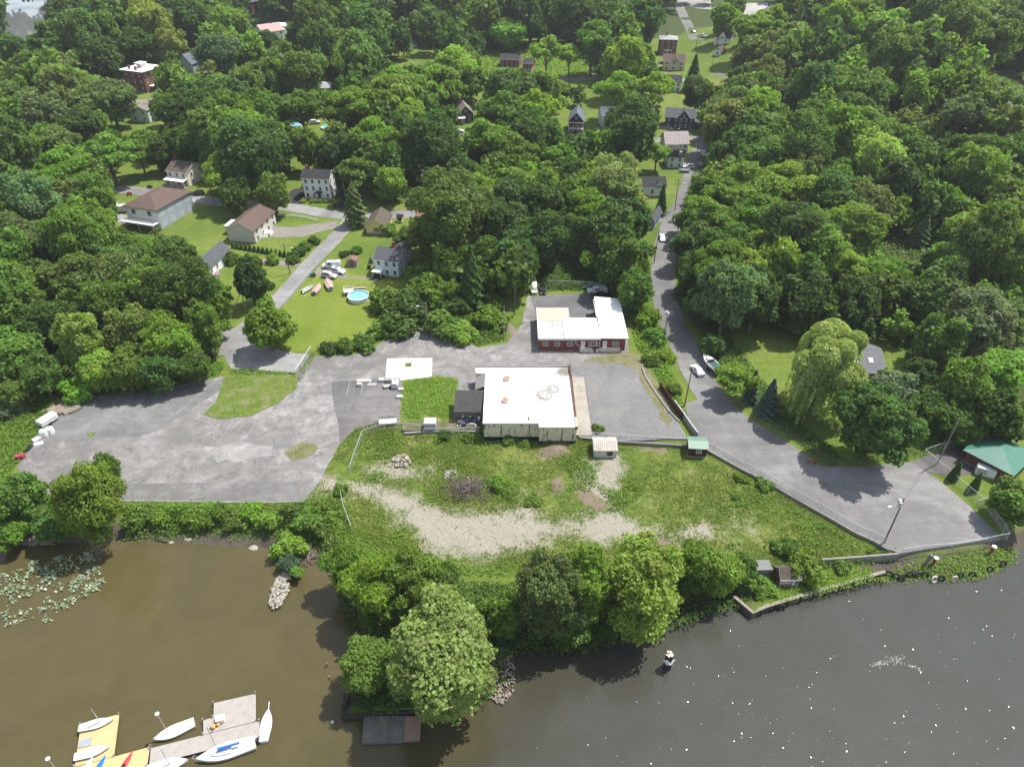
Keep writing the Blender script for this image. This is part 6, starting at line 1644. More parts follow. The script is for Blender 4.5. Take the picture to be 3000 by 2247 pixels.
block('dark pallet board under the buckets by the fence', e2(1865, 742), 3.0, 1.0, .12, .05, M('dark_pallet', (.06, .055, .05), .8), 'pallet', 'pallet', .04)
t = thing('cable_reel', 'old red-rimmed cable reel beside the entrance gate', 'reel', U(*e2(386, 305), .45), .5)
for y in (-.3, .3): MB().tube((0, y - .03, .2), (0, y + .03, .2), .62, .62, 18).build('flange', M('reel_pale', (.55, .48, .45), .8, .2, 2), t)
MB().tube((0, -.27, .2), (0, .27, .2), .3, .3, 14).build('hub', M('reel_red', (.25, .08, .06), .8), t)
# stacks of old lumber at the west edge
LUM = [M('lumber_grey', (.27, .24, .21), .9, .25, 2), M('lumber_tan', (.33, .26, .18), .9, .25, 2), M('lumber_dark', (.13, .12, .11), .9, .25, 2)]
for k, (x, y, L, rz) in enumerate(((400, 605, 1.6, .4), (450, 595, 2.2, 1.2), (500, 590, 3.2, .9), (540, 585, 3.4, .95), (585, 590, 3.8, .9), (620, 605, 3.4, .85), (655, 600, 2.6, .95))):
    t = thing('lumber_stack', f'{["rubble-like pale", "short pale", "grey board", "grey slatted", "tan beam", "thin tan", "dark plank"][k]} lumber stack, {pos[k]} of the seven by the white trailer', 'lumber', U(*e1(x, y), .05), rz, 'lumber stacks at the edge of the lot')
    random.seed(k)
    for j in range(4):
        MB().box(-L / 2 + random.uniform(-.2, .2), -.5 + j * .27, 0, L / 2 + random.uniform(-.3, .3), -.27 + j * .27, .3 + .15 * (j % 2) + .1 * (k % 3)).build('beam', LUM[2 if k == 6 else (k + j) % 2], t)
def tote(label, px, m=WP):
    t = thing('storage_tank', label, 'tank', U(px[0], px[1], .05), .3)
    MB().loft([[(.85 * k * math.cos(a), .75 * k * math.sin(a), z) for a in [j * math.pi / 4 + .39 for j in range(8)]] for k, z in ((1, 0), (1.05, .7), (1, 1.4), (.7, 1.65), (.3, 1.7))]).build('body', m, t, False)
    MB().tube((.2, 0, 1.69), (.2, 0, 1.8), .18, .18, 10).build('lid', METAL, t)
tote('big white plastic tank behind the cargo trailer', e1(392, 815)); tote('smaller white tank tucked against the big one', e1(440, 795))
block('white tarpaulin sheet lying at the west edge of the lot', e1(335, 885), 1.6, 1.1, .15, .4, WP, 'tarpaulin', 'tarpaulin')
block('leaning white panel pile behind the tanks', e1(330, 845), .9, 2.2, .5, -.6, M('panel_white', (.6, .6, .6), .6), 'panel_stack', 'panels')
for k, (x, y) in enumerate(((262, 905), (245, 925), (228, 940))):
    o = ob('tyre', TM); o.location = U(*e1(x, y), .2); o.rotation_euler = (1.4, .1 * k, .5 * k); tag(o, f'dark scrap tyre {["nearest the white tarpaulin", "between two scrap tyres", "nearest the red drums"][k]}', 'tyre', 'scrap tyres at the lot edge')
for k, (x, y) in enumerate(((145, 1022), (160, 1008), (172, 1018), (185, 1003), (200, 1012), (212, 1000))):
    drum(f'faded red drum, {pos[k]} from the left at the lot corner', e1(x, y), M('faded_red_drum', (.30, .045, .075), .6, .25, 2), .05, 'red drums at the lot corner', 1.0)

# piles on the field
def stones(name, label, cat, px, n, rad, smin, smax, mats, z, hgt=.5, grp=None, elong=1.0):
    """a heap: one body of many stones"""
    t = thing(name, label, cat, U(px[0], px[1], z))
    rs = random.Random(n)
    by = {}
    for _ in range(n):
        a = rs.uniform(0, 6.28); r = rad * math.sqrt(rs.random()); s = rs.uniform(smin, smax)
        m = mats[rs.randrange(len(mats))]
        mb = by.setdefault(m.name, (m, MB()))[1]
        T = Matrix.Translation((r * math.cos(a), r * math.sin(a) * elong, hgt * (1 - r / rad) * rs.random() + s * .3)) @ Matrix.Rotation(rs.uniform(0, 3), 4, Vector((rs.random(), rs.random(), rs.random() + .1)))
        k = [rs.uniform(.7, 1.1) for _ in range(8)]
        v = [(sx * s * .5 * k[i], sy * s * .4 * k[i], sz * s * .35 * k[i]) for i, (sx, sy, sz) in enumerate([(-1, -1, -1), (1, -1, -1), (1, 1, -1), (-1, 1, -1), (-1, -1, 1), (1, -1, 1), (1, 1, 1), (-1, 1, 1)])]
        mb.add(v, [(0, 3, 2, 1), (4, 5, 6, 7), (0, 1, 5, 4), (1, 2, 6, 5), (2, 3, 7, 6), (3, 0, 4, 7)], T)
    for m, mb in by.values(): mb.build('stones', m, t)['kind'] = 'stuff'
    return t
ST = [M('pale_stone', (.27, .25, .21), .9, .2, 2), M('grey_stone', (.20, .19, .175), .9, .2, 2), M('tan_stone', (.25, .195, .135), .9, .2, 2)]
stones('stone_pile', 'heap of pale and tan boulders in the weedy field', 'stone pile', e2(1260, 1050), 46, 1.9, .35, .95, ST, -.8, .5)
stones('rubble_pile', 'low grey rubble heap behind the brush pile', 'rubble', e2(1700, 1165), 60, 1.7, .25, .7, [ST[1], M('rubble_grey', (.24, .235, .23), .9, .2, 2)], -.85, .5)
stones('rubble_crib', 'ruined stone crib standing in the cove', 'ruin', (821, 1728), 360, 1.5, .2, .5, [ST[0], M('cream_stone', (.33, .305, .25), .9, .2, 2)], WL + .4, .5, None, 2.6)
stones('riprap', 'pale stone riprap at the foot of the left bank tree', 'riprap', g1(250, 180), 260, 3.4, .2, .5, ST[1:], WL + .05, .3, None, .42)
stones('riprap', 'pale stone riprap on the right side of the wooded point', 'riprap', g2(1590, 1050), 420, 2.3, .14, .42, ST[1:], WL + .15, .3, None, 2.2)
def brush(label, px, n, rad, hgt, z, seed, mats, grp=None):
    t = thing('brush_pile', label, 'brush pile', U(px[0], px[1], z))
    rs = random.Random(seed)
    by = {}
    for _ in range(n):
        m = mats[rs.randrange(len(mats))]; mb = by.setdefault(m.name, (m, MB()))[1]
        a = rs.uniform(0, 6.28); r = rad * math.sqrt(rs.random()); L = rs.uniform(.6, 2.6)
        x, y = r * math.cos(a) * 1.5, r * math.sin(a); zz = hgt * (1 - r / rad) * rs.random() + .1
        b = rs.uniform(0, 6.28); e = rs.uniform(-.25, .55)
        mb.tube((x, y, zz), (x + L * math.cos(b), y + L * math.sin(b) * .8, zz + L * e), rs.uniform(.035, .095), .02, 4)
    for m, mb in by.values(): mb.build('branches', m, t)['kind'] = 'stuff'
    return t
BR = [M('dry_branch', (.125, .095, .08), .95, .3, 3), M('grey_branch', (.22, .195, .175), .95, .25, 3), M('purple_brush', (.085, .06, .058), .95, .3, 3)]
t = brush('big heap of dry cut branches in the middle of the field', e2(1840, 1300), 2200, 2.9, 1.7, -.85, 3, BR)
MB().tube((-.2, .6, 0), (-.1, .7, 3.4), .13, .10, 8).build('bare_log', M('bleached_log', (.50, .46, .41), .9, .15, 2), t)
MB().tube((.5, .9, 0), (.8, 1.0, 2.6), .10, .07, 8).build('bare_log', M('bleached_log', (.5, .46, .41)), t)
brush('small heap of driftwood caught beside the stone crib', g2(335, 300), 70, 1.6, .5, WL + .2, 5, BR[:2])
for k, (a, b, l) in enumerate((((1000, 175), (1085, 198), 'dark driftwood log lying at the water edge by a bush'), ((790, 180), (915, 172), 'black beam along the waterline under the bank tree'), ((270, 200), (355, 208), 'pale driftwood log below the riprap'))):
    p, r = U(*g1(*a), WL + .15), U(*g1(*b), WL + .15)
    tag(MB().tube(p, r, .2, .14, 8).build('driftwood_log', [BT, BT, BR[1]][k]), l, 'log')
for k, (p, s, l) in enumerate((((1230, 172), 1.1, 'flat pale boulder on the mud beach'), ((1648, 235), 1.0, 'pale boulder in the shallows by the stone crib'), ((1112, 198), .5, 'small pale stone on the mud by the driftwood'))):
    rs = random.Random(k); m = MB().loft([[(s * r * math.cos(j * .785) * rs.uniform(.85, 1.1), s * .7 * r * math.sin(j * .785), s * z) for j in range(8)] for r, z in ((.9, -.3), (1, .05), (.8, .25), (.3, .33))])
    o = m.build('boulder', ST[0]); o.location = U(*g1(*p), WL + .05); tag(o, l, 'boulder')
block('pale plank float drifting off the corner of the seawall', g3(1530, 612), 1.5, .8, .2, .2, M('pale_float', (.62, .60, .56), .7), 'plank_float', 'float', WL)

# ---------------------------------------------------------------- walls and fences
def wall(name, label, px, thick, z0, z1, mat, cat='wall', cap=None, zs=None, structure=False):
    pts = [U(u, v, z1 if zs is None else zs) for u, v in px]
    def strip(m, th, a, b):
        n = len(pts); L, Rr = [], []
        for i, p in enumerate(pts):
            d = (pts[min(i + 1, n - 1)] - pts[max(i - 1, 0)]); d.z = 0; d.normalize(); nn = Vector((-d.y, d.x, 0)) * th / 2
            L.append(p + nn); Rr.append(p - nn)
        m.loft([[(l.x, l.y, a), (r.x, r.y, a), (r.x, r.y, b), (l.x, l.y, b)] for l, r in zip(L, Rr)])
    if cap is None:
        mb = MB(); strip(mb, thick, z0, z1); o = mb.build(name, mat); return tag(o, label, cat)
    t = thing(name, label, cat)
    mb = MB(); strip(mb, thick, z0, z1 - .12); mb.build('wall_body', mat, t)
    mb = MB(); strip(mb, thick + .1, z1 - .12, z1); mb.build('coping', cap, t)
    return t
CW = M('retaining_concrete', (.20, .19, .17), .9, .25, .8, stain=(.13, .13, .11))
CC = M('pale_coping', (.22, .21, .19), .85, .15, 1)
wall('retaining_wall', 'concrete retaining wall between gravel lot and field', [e3(580, 826), e3(930, 862), e3(1230, 880), e3(1520, 898)], .28, -1.6, .12, CW, 'retaining wall', CC)
wall('retaining_wall', 'long concrete retaining wall between field and road', [e3(1690, 935), e3(1950, 1080), e3(2212, 1215), e4(330, 1405), e4(580, 1545), e4(760, 1650), g4(755, 213)], .28, -1.6, .18, CW, 'retaining wall', CC)
wall('retaining_wall', 'low concrete kerb wall curving along the gravel lot', [e3(1125, 215), e3(1160, 310), e3(1250, 450), e3(1360, 600), e3(1450, 690)], .25, -.2, .35, CW, 'retaining wall', CC)
wall('retaining_wall', 'concrete wall below the warehouse yard fence', [e2(1280, 790), e2(1500, 775), e2(1700, 772), e2(1930, 775)], .35, -1.6, .0, CW, 'retaining wall', CC)
wall('concrete_wall', 'stained grey wall under the ivy hedge near the seawall', [g4(350, 305), g4(480, 297), g4(660, 283), g4(850, 268)], .35, -1.6, .3, CW, 'wall')
wall('dark_parapet', 'low dark stone wall behind the parking bays', [e2(1370, -130), d2(1500, 1405), d2(1640, 1405), d2(1810, 1440)], .5, -.3, .7, M('dark_stone', (.10, .095, .09), .9, .3, 1), 'wall')
SW = M('seawall_timber', (.085, .075, .06), .9, .4, .8, stain=(.16, .14, .10))
t = wall('seawall', 'timber seawall with pale cap along the east bank', SHORE_W2, .5, WL - 3, -.75, SW, 'seawall', M('weathered_cap', (.21, .19, .15), .9, .25, 1.5), zs=-1.0)
for i, (a, b) in enumerate(zip(SHORE_W2, SHORE_W2[1:])):
    p, r = U(*a, -1.0), U(*b, -1.0); n = max(1, int((r - p).length / 2.4))
    for k in range(n):
        q_ = p + (r - p) * ((k + .5) / n); d = (r - p).normalized(); nn = Vector((d.y, -d.x, 0)) * .36
        MB().tube((q_.x + nn.x, q_.y + nn.y, WL - 2), (q_.x + nn.x, q_.y + nn.y, -.75), .16, .16, 8).build('pile', BT, t)
wall('bulkhead', 'dark timber bulkhead round the tip of the wooded point', SHORE_W1, .8, WL - 3, -1.2, BT, 'bulkhead', zs=-1.5)
wall('maroon_fence', 'maroon board fence between gravel lot and road', [e3(1272, 400), e3(1330, 480), e3(1400, 585), e3(1462, 670)], .12, -.2, 1.7, W['maroon'], 'fence', zs=0)
wall('metal_fence', 'white-topped sheet metal fence along the road bend', [e3(1400, 560), e3(1470, 655), e3(1540, 760), e3(1600, 838)], .12, -.2, 1.6, M('sheet_metal', (.24, .245, .24), .6, .12, 1), 'fence', M('white_cap', (.42, .42, .41), .6), zs=0)
CHAIN = bpy.data.materials.new('chain_link'); tt, out = nt(CHAIN)
_co = nd(tt, 'TexCoord').outputs['Object']
_sp = nd(tt, 'SeparateXYZ'); tt.links.new(_co, _sp.inputs[0])
_u = mth(tt, 'ADD', _sp.outputs[0], _sp.outputs[1])
def _dia(sgn): return mth(tt, 'LESS_THAN', mth(tt, 'FRACT', mth(tt, 'MULTIPLY', mth(tt, 'ADD', _u, mth(tt, 'MULTIPLY', _sp.outputs[2], sgn)), 9.0)), .10)
_k = mth(tt, 'MAXIMUM', _dia(1.0), _dia(-1.0))
_b = nd(tt, 'BsdfPrincipled'); _b.inputs['Base Color'].default_value = (.38, .39, .40, 1); _b.inputs['Roughness'].default_value = .5
_t = nd(tt, 'BsdfTransparent'); _m = nd(tt, 'MixShader')
tt.links.new(_k, _m.inputs[0]); tt.links.new(_t.outputs[0], _m.inputs[1]); tt.links.new(_b.outputs[0], _m.inputs[2]); tt.links.new(_m.outputs[0], out.inputs[0])
RAILM = M('fence_rail', (.50, .51, .51), .5, .1, 2)
def chain(label, px, hh=1.8, gap=2.8, z=0.0, rail=True, name='chain_link_fence', r=.035):
    P = [U(u, v, z) if z is not None else at((u, v)) for u, v in px]
    t = thing(name, label, 'fence')
    mesh = MB(); rl = MB(); V = []
    for a, b in zip(P, P[1:]):
        n = max(1, round((b - a).length / gap))
        for k in range(n): V.append(a + (b - a) * (k / n))
    V.append(P[-1])
    for p in V: MB().tube((p.x, p.y, p.z - .6), (p.x, p.y, p.z + hh + .05), r, r, 6).build('post', RAILM, t)
    for a, b in zip(V, V[1:]):
        mesh.add([(a.x, a.y, a.z), (b.x, b.y, b.z), (b.x, b.y, b.z + hh), (a.x, a.y, a.z + hh)], [(0, 1, 2, 3)])
        if rail: rl.tube((a.x, a.y, a.z + hh), (b.x, b.y, b.z + hh), r, r, 6)
    mesh.build('mesh_panel', CHAIN, t)
    if rail: rl.build('top_rail', RAILM, t)
    return t
chain('tall chain-link fence curving round the weedy field', [e2(815, 1150), e2(862, 1005), e2(925, 838), e2(1020, 797), e2(1115, 777), e2(1230, 770), e2(1330, 767), e2(1430, 790)], 2.0, 2.8, -.5)
chain('chain-link fence in front of the clutter by the annex', [e2(1450, 800), e2(1600, 795), e2(1790, 790), e2(1930, 790)], 1.5, 2.8, 0.0)
chain('chain-link fence on the wall above the field', [e3(585, 815), e3(700, 832), e3(930, 852), e3(1230, 870), e3(1515, 890)], 1.5, 2.6, .15)
chain('long chain-link fence on the wall beside the road', [e3(1700, 930), e3(1950, 1072), e3(2212, 1205), e4(330, 1397), e4(580, 1538), e4(760, 1643), g4(752, 205)], 1.7, 3.2, .2)
chain('low wire fence between street and pool lawn', [d2(235, 1172), d2(345, 1045), d2(450, 920), d2(545, 822)], 1.2, 2.5, 0.0)
chain('chain-link fence round the pump house yard', [e4(1335, 990), e4(1450, 1090), e4(1620, 1235), e4(1820, 1400), e4(1920, 1510), e4(2030, 1650)], 1.9, 3.0, .05)
chain('chain-link fence running from the pump house into the wood', [e4(1335, 990), e4(1430, 955), e4(1600, 910), e4(1765, 860)], 1.9, 3.0, .05)
chain('short chain-link fence across the pump house lawn', [e4(1790, 1425), e4(1900, 1390), e4(2000, 1355), e4(2100, 1330)], 1.7, 3.0, .05)
chain('chain-link fence along the river side of the turning lot', [g4(862, 275), g4(1000, 255), g4(1190, 240), g4(1330, 218), g4(1550, 175), g4(1480, 60), g4(1430, 0)], 1.6, 3.0, 0.0)
chain('wire fence at the back of the brick office lot', [d3(310, 1000), d3(480, 1002), d3(650, 1010), d3(780, 1020)], 1.8, 3.0, None)
chain('low wire fence along the shore edge of the big lot', [e1(1060, 1395), e1(1500, 1402), e1(2212, 1412), e2(300, 1405), e2(560, 1398)], .7, 4.0, .03)
t = chain('ivy-hung entrance gate of white chain-link', [e2(350, 300), e2(395, 230), e2(440, 160), e2(482, 95)], 1.9, 2.4, 0.03, name='entrance_gate', r=.06)
chain('leaning gate fence on the shore end of the gravel track', [e2(735, 1330), e2(748, 1400), e2(762, 1460), e2(830, 1640)], 1.5, 2.0, -.4)
P = [U(*d2(*p)) for p in ((190, 398), (340, 402), (440, 418), (532, 442))]
t = thing('rail_fence', 'white post and rail fence along the curved street verge', 'fence')
V = []
for a, b in zip(P, P[1:]):
    n = max(1, round((b - a).length / 2.4)); V += [a + (b - a) * (k / n) for k in range(n)]
V.append(P[-1])
for p in V: MB().box(p.x - .07, p.y - .07, p.z - .3, p.x + .07, p.y + .07, p.z + 1.15).build('post', TRIM, t)
for hh in (.45, .95):
    mb = MB()
    for a, b in zip(V, V[1:]): mb.tube((a.x, a.y, a.z + hh), (b.x, b.y, b.z + hh), .06, .06, 5)
    mb.build('rail', TRIM, t)

# ---------------------------------------------------------------- poles and wires
PW_ = M('pole_wood', (.12, .095, .075), .9, .25, 2)
PWL = M('pale_pole_wood', (.26, .23, .20), .9, .2, 2)
TOPS = {}
def pole(key, label, base, hgt, lean=(0, 0), arms=1, lamp=None, trans=False, mat=PW_, name='utility_pole', cat='utility pole', z=None, r=.16, adir=0.0):
    b = at(base, z, 0)
    t = thing(name, label, cat, b)
    top = Vector((lean[0], lean[1], hgt))
    MB().tube((0, 0, -1), top, r, r * .65, 10).build('shaft', mat, t)
    for k in range(arms):
        c = top * (1 - .05 - .07 * k); d = Vector((math.cos(adir), math.sin(adir), 0)) * 1.15
        MB().tube(c - d, c + d, .06, .06, 6).build('crossarm', PWL, t)
        ins = MB()
        for s in (-1, -.45, .45, 1): ins.tube(c + d * s, c + d * s + Vector((0, 0, .22)), .05, .04, 6)
        ins.build('insulator', METAL, t)
    if trans:
        for k in range(trans):
            a = adir + 1.57 + k * 1.6; c = top * .86 + Vector((math.cos(a) * .42, math.sin(a) * .42, 0))
            MB().tube(c, c + Vector((0, 0, .95)), .27, .27, 12).build('transformer', M('transformer_grey', (.46, .48, .50), .5), t)
    if lamp is not None:
        L = Vector((math.cos(lamp), math.sin(lamp), 0)); c = top * .83
        MB().line([c, c + L * .9 + Vector((0, 0, .35)), c + L * 2.0 + Vector((0, 0, .45))], .035).build('lamp_arm', METAL, t)
        MB().box(-.35, -.13, -.08, .35, .13, .06, Matrix.Translation(c + L * 2.2 + Vector((0, 0, .42))) @ Matrix.Rotation(lamp, 4, 'Z')).build('lamp_head', M('lamp_grey', (.60, .61, .62), .4), t)
    TOPS[key] = b + top * .95
    return t
t = pole('a', 'leaning grey pole with a brace beside the lot-entry bush', d1(2130, 1225), 9.0, (-.3, .6), 1, None, 1, PWL)
MB().tube((-4.0, -3.0, -.5), (-.2, .3, 6.2), .12, .10, 8).build('brace', PWL, t)
pole('b', 'utility pole with lamp between cedar row and village street', d2(295, 890), 9.5, (-.2, .1), 1, 0.0)
pole('c', 'pale lamp pole behind the faded parking bays', d2(1488, 1402), 9.0, (0, 0), 0, 3.0, False, PWL, 'lamp_pole', 'lamp pole')
pole('d', 'thin pale pole beside the worn footpath', d2(2143, 1448), 9.5, (.1, .1), 0, None, False, PWL)
pole('e', 'dark pole left of the brick office parking', d3(22, 1248), 10.0, (.1, .2), 0, None, False, PW_)
pole('f', 'road pole with transformers below the tree tunnel', d3(1305, 1512), 10.5, (0, 0), 2, None, 3, PW_)
pole('g', 'tall dark pole with street lamp left of the white coupe', e3(1490, 562), 11.0, (.2, .1), 1, .15, False, PW_)
pole('h', 'corner pole with two grey transformers on the turning lot', (2590, 1590), 11.0, (.1, .2), 2, 3.3, 2, PW_, z=.1, adir=.5)
pole('i', 'road pole left of the white sedan in the tree tunnel', d3(1226, 802), 11.0, (.3, .2), 1, None, False, PW_)
pole('j', 'pole with street lamp on the lawn above the road', d3(1406, 345), 11.0, (0, .2), 2, .2, False, PW_)
pole('k', 'pole at the verge below the patterned slate house', c3(1598, 1325), 9.5, (.1, 0), 1)
pole('l', 'pole left of the far road near the dark sedan', c3(1587, 435), 8.5, (.1, 0), 0)
pole('m', 'pole right of the far road among treetops', c3(1725, 612), 8.5, (0, 0), 0)
pole('n', 'pole with transformer near the charcoal bungalow', c2(1622, 1000), 9.0, (0, 0), 0, None, 1, PWL)
pole('o', 'pale pole with transformer on the lawn behind the street', d2(1458, 225), 10.0, (0, 0), 1, None, 1, PWL)
pole('p', 'pole right of the tall white house above its drive', d2(772, 235), 8.5, (0, 0), 1, None, False, PWL)
pole('q', 'tall pale pole rising from the turning lot into the wood', e4(1462, 1058), 12.0, (.2, .1), 0, None, False, PWL, z=.05, r=.14)
pole('r', 'pole beside the side street near the long red house', c3(335, 720), 8.0, (0, 0), 0)
pole('s', 'pole at the kerb by the tan porch house', d1(1855, 285), 9.0, (-.2, 0), 0)
WIREM = M('cable', (.05, .05, .05), .6, .1, 1)
def wires(label, ka, kb, offs, sag=1.0, r=.022):
    a, b = TOPS[ka], TOPS[kb]; d = b - a; n = Vector((-d.y, d.x, 0)).normalized()
    mb = MB()
    for o in offs:
        pts = [a + d * (k / 10) + n * o + Vector((0, 0, -sag * 4 * (k / 10) * (1 - k / 10))) for k in range(11)]
        mb.line(pts, r, 4)
    tag(mb.build('power_line', WIREM), label, 'power line')
wires('four power lines from the street lamp pole to the corner pole', 'g', 'h', (-.9, -.3, .3, .9), 1.2, .03)
wires('power lines from the transformer pole to the street lamp pole', 'f', 'g', (-.8, 0, .8), .8)
wires('power lines running up the tree tunnel road', 'i', 'f', (-.8, 0, .8), 1.0)
wires('power lines from the lawn lamp pole down to the road', 'j', 'i', (-.8, 0, .8), 1.0)
wires('power lines past the patterned slate house', 'k', 'j', (-.5, .5), .9)
wires('thin line from the corner pole to the tall pale pole', 'h', 'q', (0,), .8)
wires('thin lines crossing behind the tall white house', 'p', 'o', (-.3, .3), .9)
wires('thin line from the street pole to the braced pole', 'b', 'a', (0,), .9)
# ---------------------------------------------------------------- tree kit (unit size: crown radius 1)
def rdir(rng, n, up=.0):
    d = rng.normal(size=(n, 3)); d[:, 2] += up
    return d / np.linalg.norm(d, axis=1, keepdims=True)

def crown_lobes(seed, nl, rad, zc, lr, kind):
    rng = np.random.default_rng(seed)
    L = []
    while len(L) < nl:
        d = rdir(rng, 1, .25)[0]
        s = rng.uniform(.45, .86) ** .7
        irr = 1 + .20 * math.sin(3.1 * d[0] + seed) + .16 * math.sin(4.3 * d[1] + 2 * seed) + .14 * math.cos(5 * d[2] + seed)
        c = np.array([d[0] * rad[0] * s, d[1] * rad[1] * s, d[2] * rad[2] * s]) * min(1.18, irr)
        if kind == 'feather': c[2] = abs(c[2]) * .8 - .15 * rad[2] + .1 * rng.normal()
        r = lr * rng.uniform(.55, 1.35)
        if all(np.linalg.norm(c - q[0]) > .36 * (r + q[1]) for q in L) or rng.random() < .05: L.append((c, r))
    return [(c + np.array([0, 0, zc]), r) for c, r in L]

def crown_mesh(name, seed, nleaf, size, rad=(1, 1, .9), zc=1.3, nl=30, lr=.36, kind='round', flat=1.0):
    rng = np.random.default_rng(seed)
    L = crown_lobes(seed, nl, rad, zc, lr, kind)
    P, N, T = [], [], []
    wsum = sum(r * r for c, r in L)
    for c, r in L:
        n = int(nleaf * r * r / wsum)
        d = rdir(rng, n, .35)
        rr = r * (1 - .55 * rng.random(n) ** 2.2)
        # ragged lobes: radius wobbles with direction
        wob = 1 + .22 * np.sin(d[:, 0] * 5 + seed) * np.cos(d[:, 1] * 6 + c[0] * 9) + .12 * np.sin(d[:, 2] * 11 + c[1] * 13)
        p = c + d * (rr * wob)[:, None] * np.array([1, 1, .82 * flat])
        k = p[:, 2] > .12
        nn = d * .75 + np.array([0, 0, .35]) + rng.normal(size=(n, 3)) * .62
        lt = rng.uniform(.30, .70)
        P.append(p[k]); N.append(nn[k]); T.append(np.clip(lt + rng.normal(size=n)[k] * .16, 0, 1))
    if kind == 'round':      # foliage between the limbs, deeper in the crown
        n = int(nleaf * .22); d = rdir(rng, n, .2)
        p = d * np.array(rad) * rng.uniform(.55, .82, n)[:, None] + np.array([0, 0, zc])
        P.append(p); N.append(d * .6 + np.array([0, 0, .5]) + rng.normal(size=(n, 3)) * .5); T.append(np.clip(.5 + rng.normal(size=n) * .18, 0, 1))
    P, N, T = np.concatenate(P), np.concatenate(N), np.concatenate(T)
    V, Fq = leaf_quads(P, N, size, rng)
    return np_mesh(name, V, Fq, LEAF, T), L

def trunk_mesh(name, L, zc, r=.07, n=7, seed=0, fork=True):
    rng = random.Random(seed); mb = MB()
    top = (rng.uniform(-.08, .08), rng.uniform(-.08, .08), zc * .85)
    mb.tube((0, 0, -.3), (top[0] * .5, top[1] * .5, zc * .45), r * 1.25, r * .85, n)
    mb.tube((top[0] * .5, top[1] * .5, zc * .45), top, r * .85, r * .5, n)
    if fork:
        for c, rr in sorted(L, key=lambda q: -q[1])[:9]:
            a = Vector((top[0] * .6, top[1] * .6, zc * rng.uniform(.4, .75))); b = Vector(c) * .9 + Vector((0, 0, c[2] * .05))
            m = a.lerp(b, .5) + Vector((0, 0, -.05))
            mb.tube(a, m, r * .5, r * .34, 5); mb.tube(m, b, r * .34, r * .12, 5)
    return mb.mesh(name, BARK)

def conifer_mesh(name, seed, nleaf, size, hgt=4.0, droop=.25, power=.9, solid=False):
    rng = np.random.default_rng(seed)
    z = rng.random(nleaf) ** 1.0
    tier = np.round(z * 22) / 22 + rng.normal(size=nleaf) * .008
    a = rng.uniform(0, 2 * np.pi, nleaf)
    # branches: angular clumps that differ per tier
    ph = (np.round(z * 22) * 1.7)
    lob = .72 + .28 * np.cos(a * 6 + ph) * (0 if solid else 1)
    R = (1 - tier) ** power * lob * rng.uniform(.75, 1.08, nleaf) + .02
    rr = R * (np.ones(nleaf) * (.9 + .1 * rng.random(nleaf)) if solid else rng.random(nleaf) ** .45)
    P = np.stack([rr * np.cos(a), rr * np.sin(a), .12 * hgt + tier * hgt * .9 - droop * rr + rng.normal(size=nleaf) * .03], 1)
    N = np.stack([np.cos(a) * .7, np.sin(a) * .7, np.full(nleaf, .7)], 1) + rng.normal(size=(nleaf, 3)) * .35
    V, Fq = leaf_quads(P, N, size, rng)
    return np_mesh(name, V, Fq, LEAF, np.clip(.5 + rng.normal(size=nleaf) * .2, 0, 1))

def willow_mesh(name, seed, ns, size):
    rng = np.random.default_rng(seed)
    P, N, T = [], [], []
    L = crown_lobes(seed, 24, (.85, .85, .45), 1.35, .3, 'round')
    for c, r in L:
        n = ns // len(L)
        d = rdir(rng, n, .5); p = c + d * r * np.array([1, 1, .7])
        P.append(p); N.append(d + rng.normal(size=(n, 3)) * .4); T.append(np.full(n, rng.uniform(.35, .65)))
        for _ in range(16):   # hanging strands
            a = rng.uniform(0, 6.28); s = c + np.array([math.cos(a), math.sin(a), -.1]) * r * rng.uniform(.5, 1)
            ln = rng.uniform(.35, 1.05); m = 22; t = np.linspace(0, 1, m)
            out = np.array([c[0], c[1]]) * .16
            q = np.stack([s[0] + out[0] * t + rng.normal(size=m) * .018, s[1] + out[1] * t + rng.normal(size=m) * .018, np.maximum(.1, s[2] - ln * t ** 1.2)], 1)
            P.append(q); N.append(np.stack([np.full(m, math.cos(a)), np.full(m, math.sin(a)), np.full(m, .3)], 1) + rng.normal(size=(m, 3)) * .3); T.append(np.full(m, rng.uniform(.3, .7)))
    P, N, T = np.concatenate(P), np.concatenate(N), np.concatenate(T)
    V, Fq = leaf_quads(P, N, size, rng)
    return np_mesh(name, V, Fq, LEAF, T), L

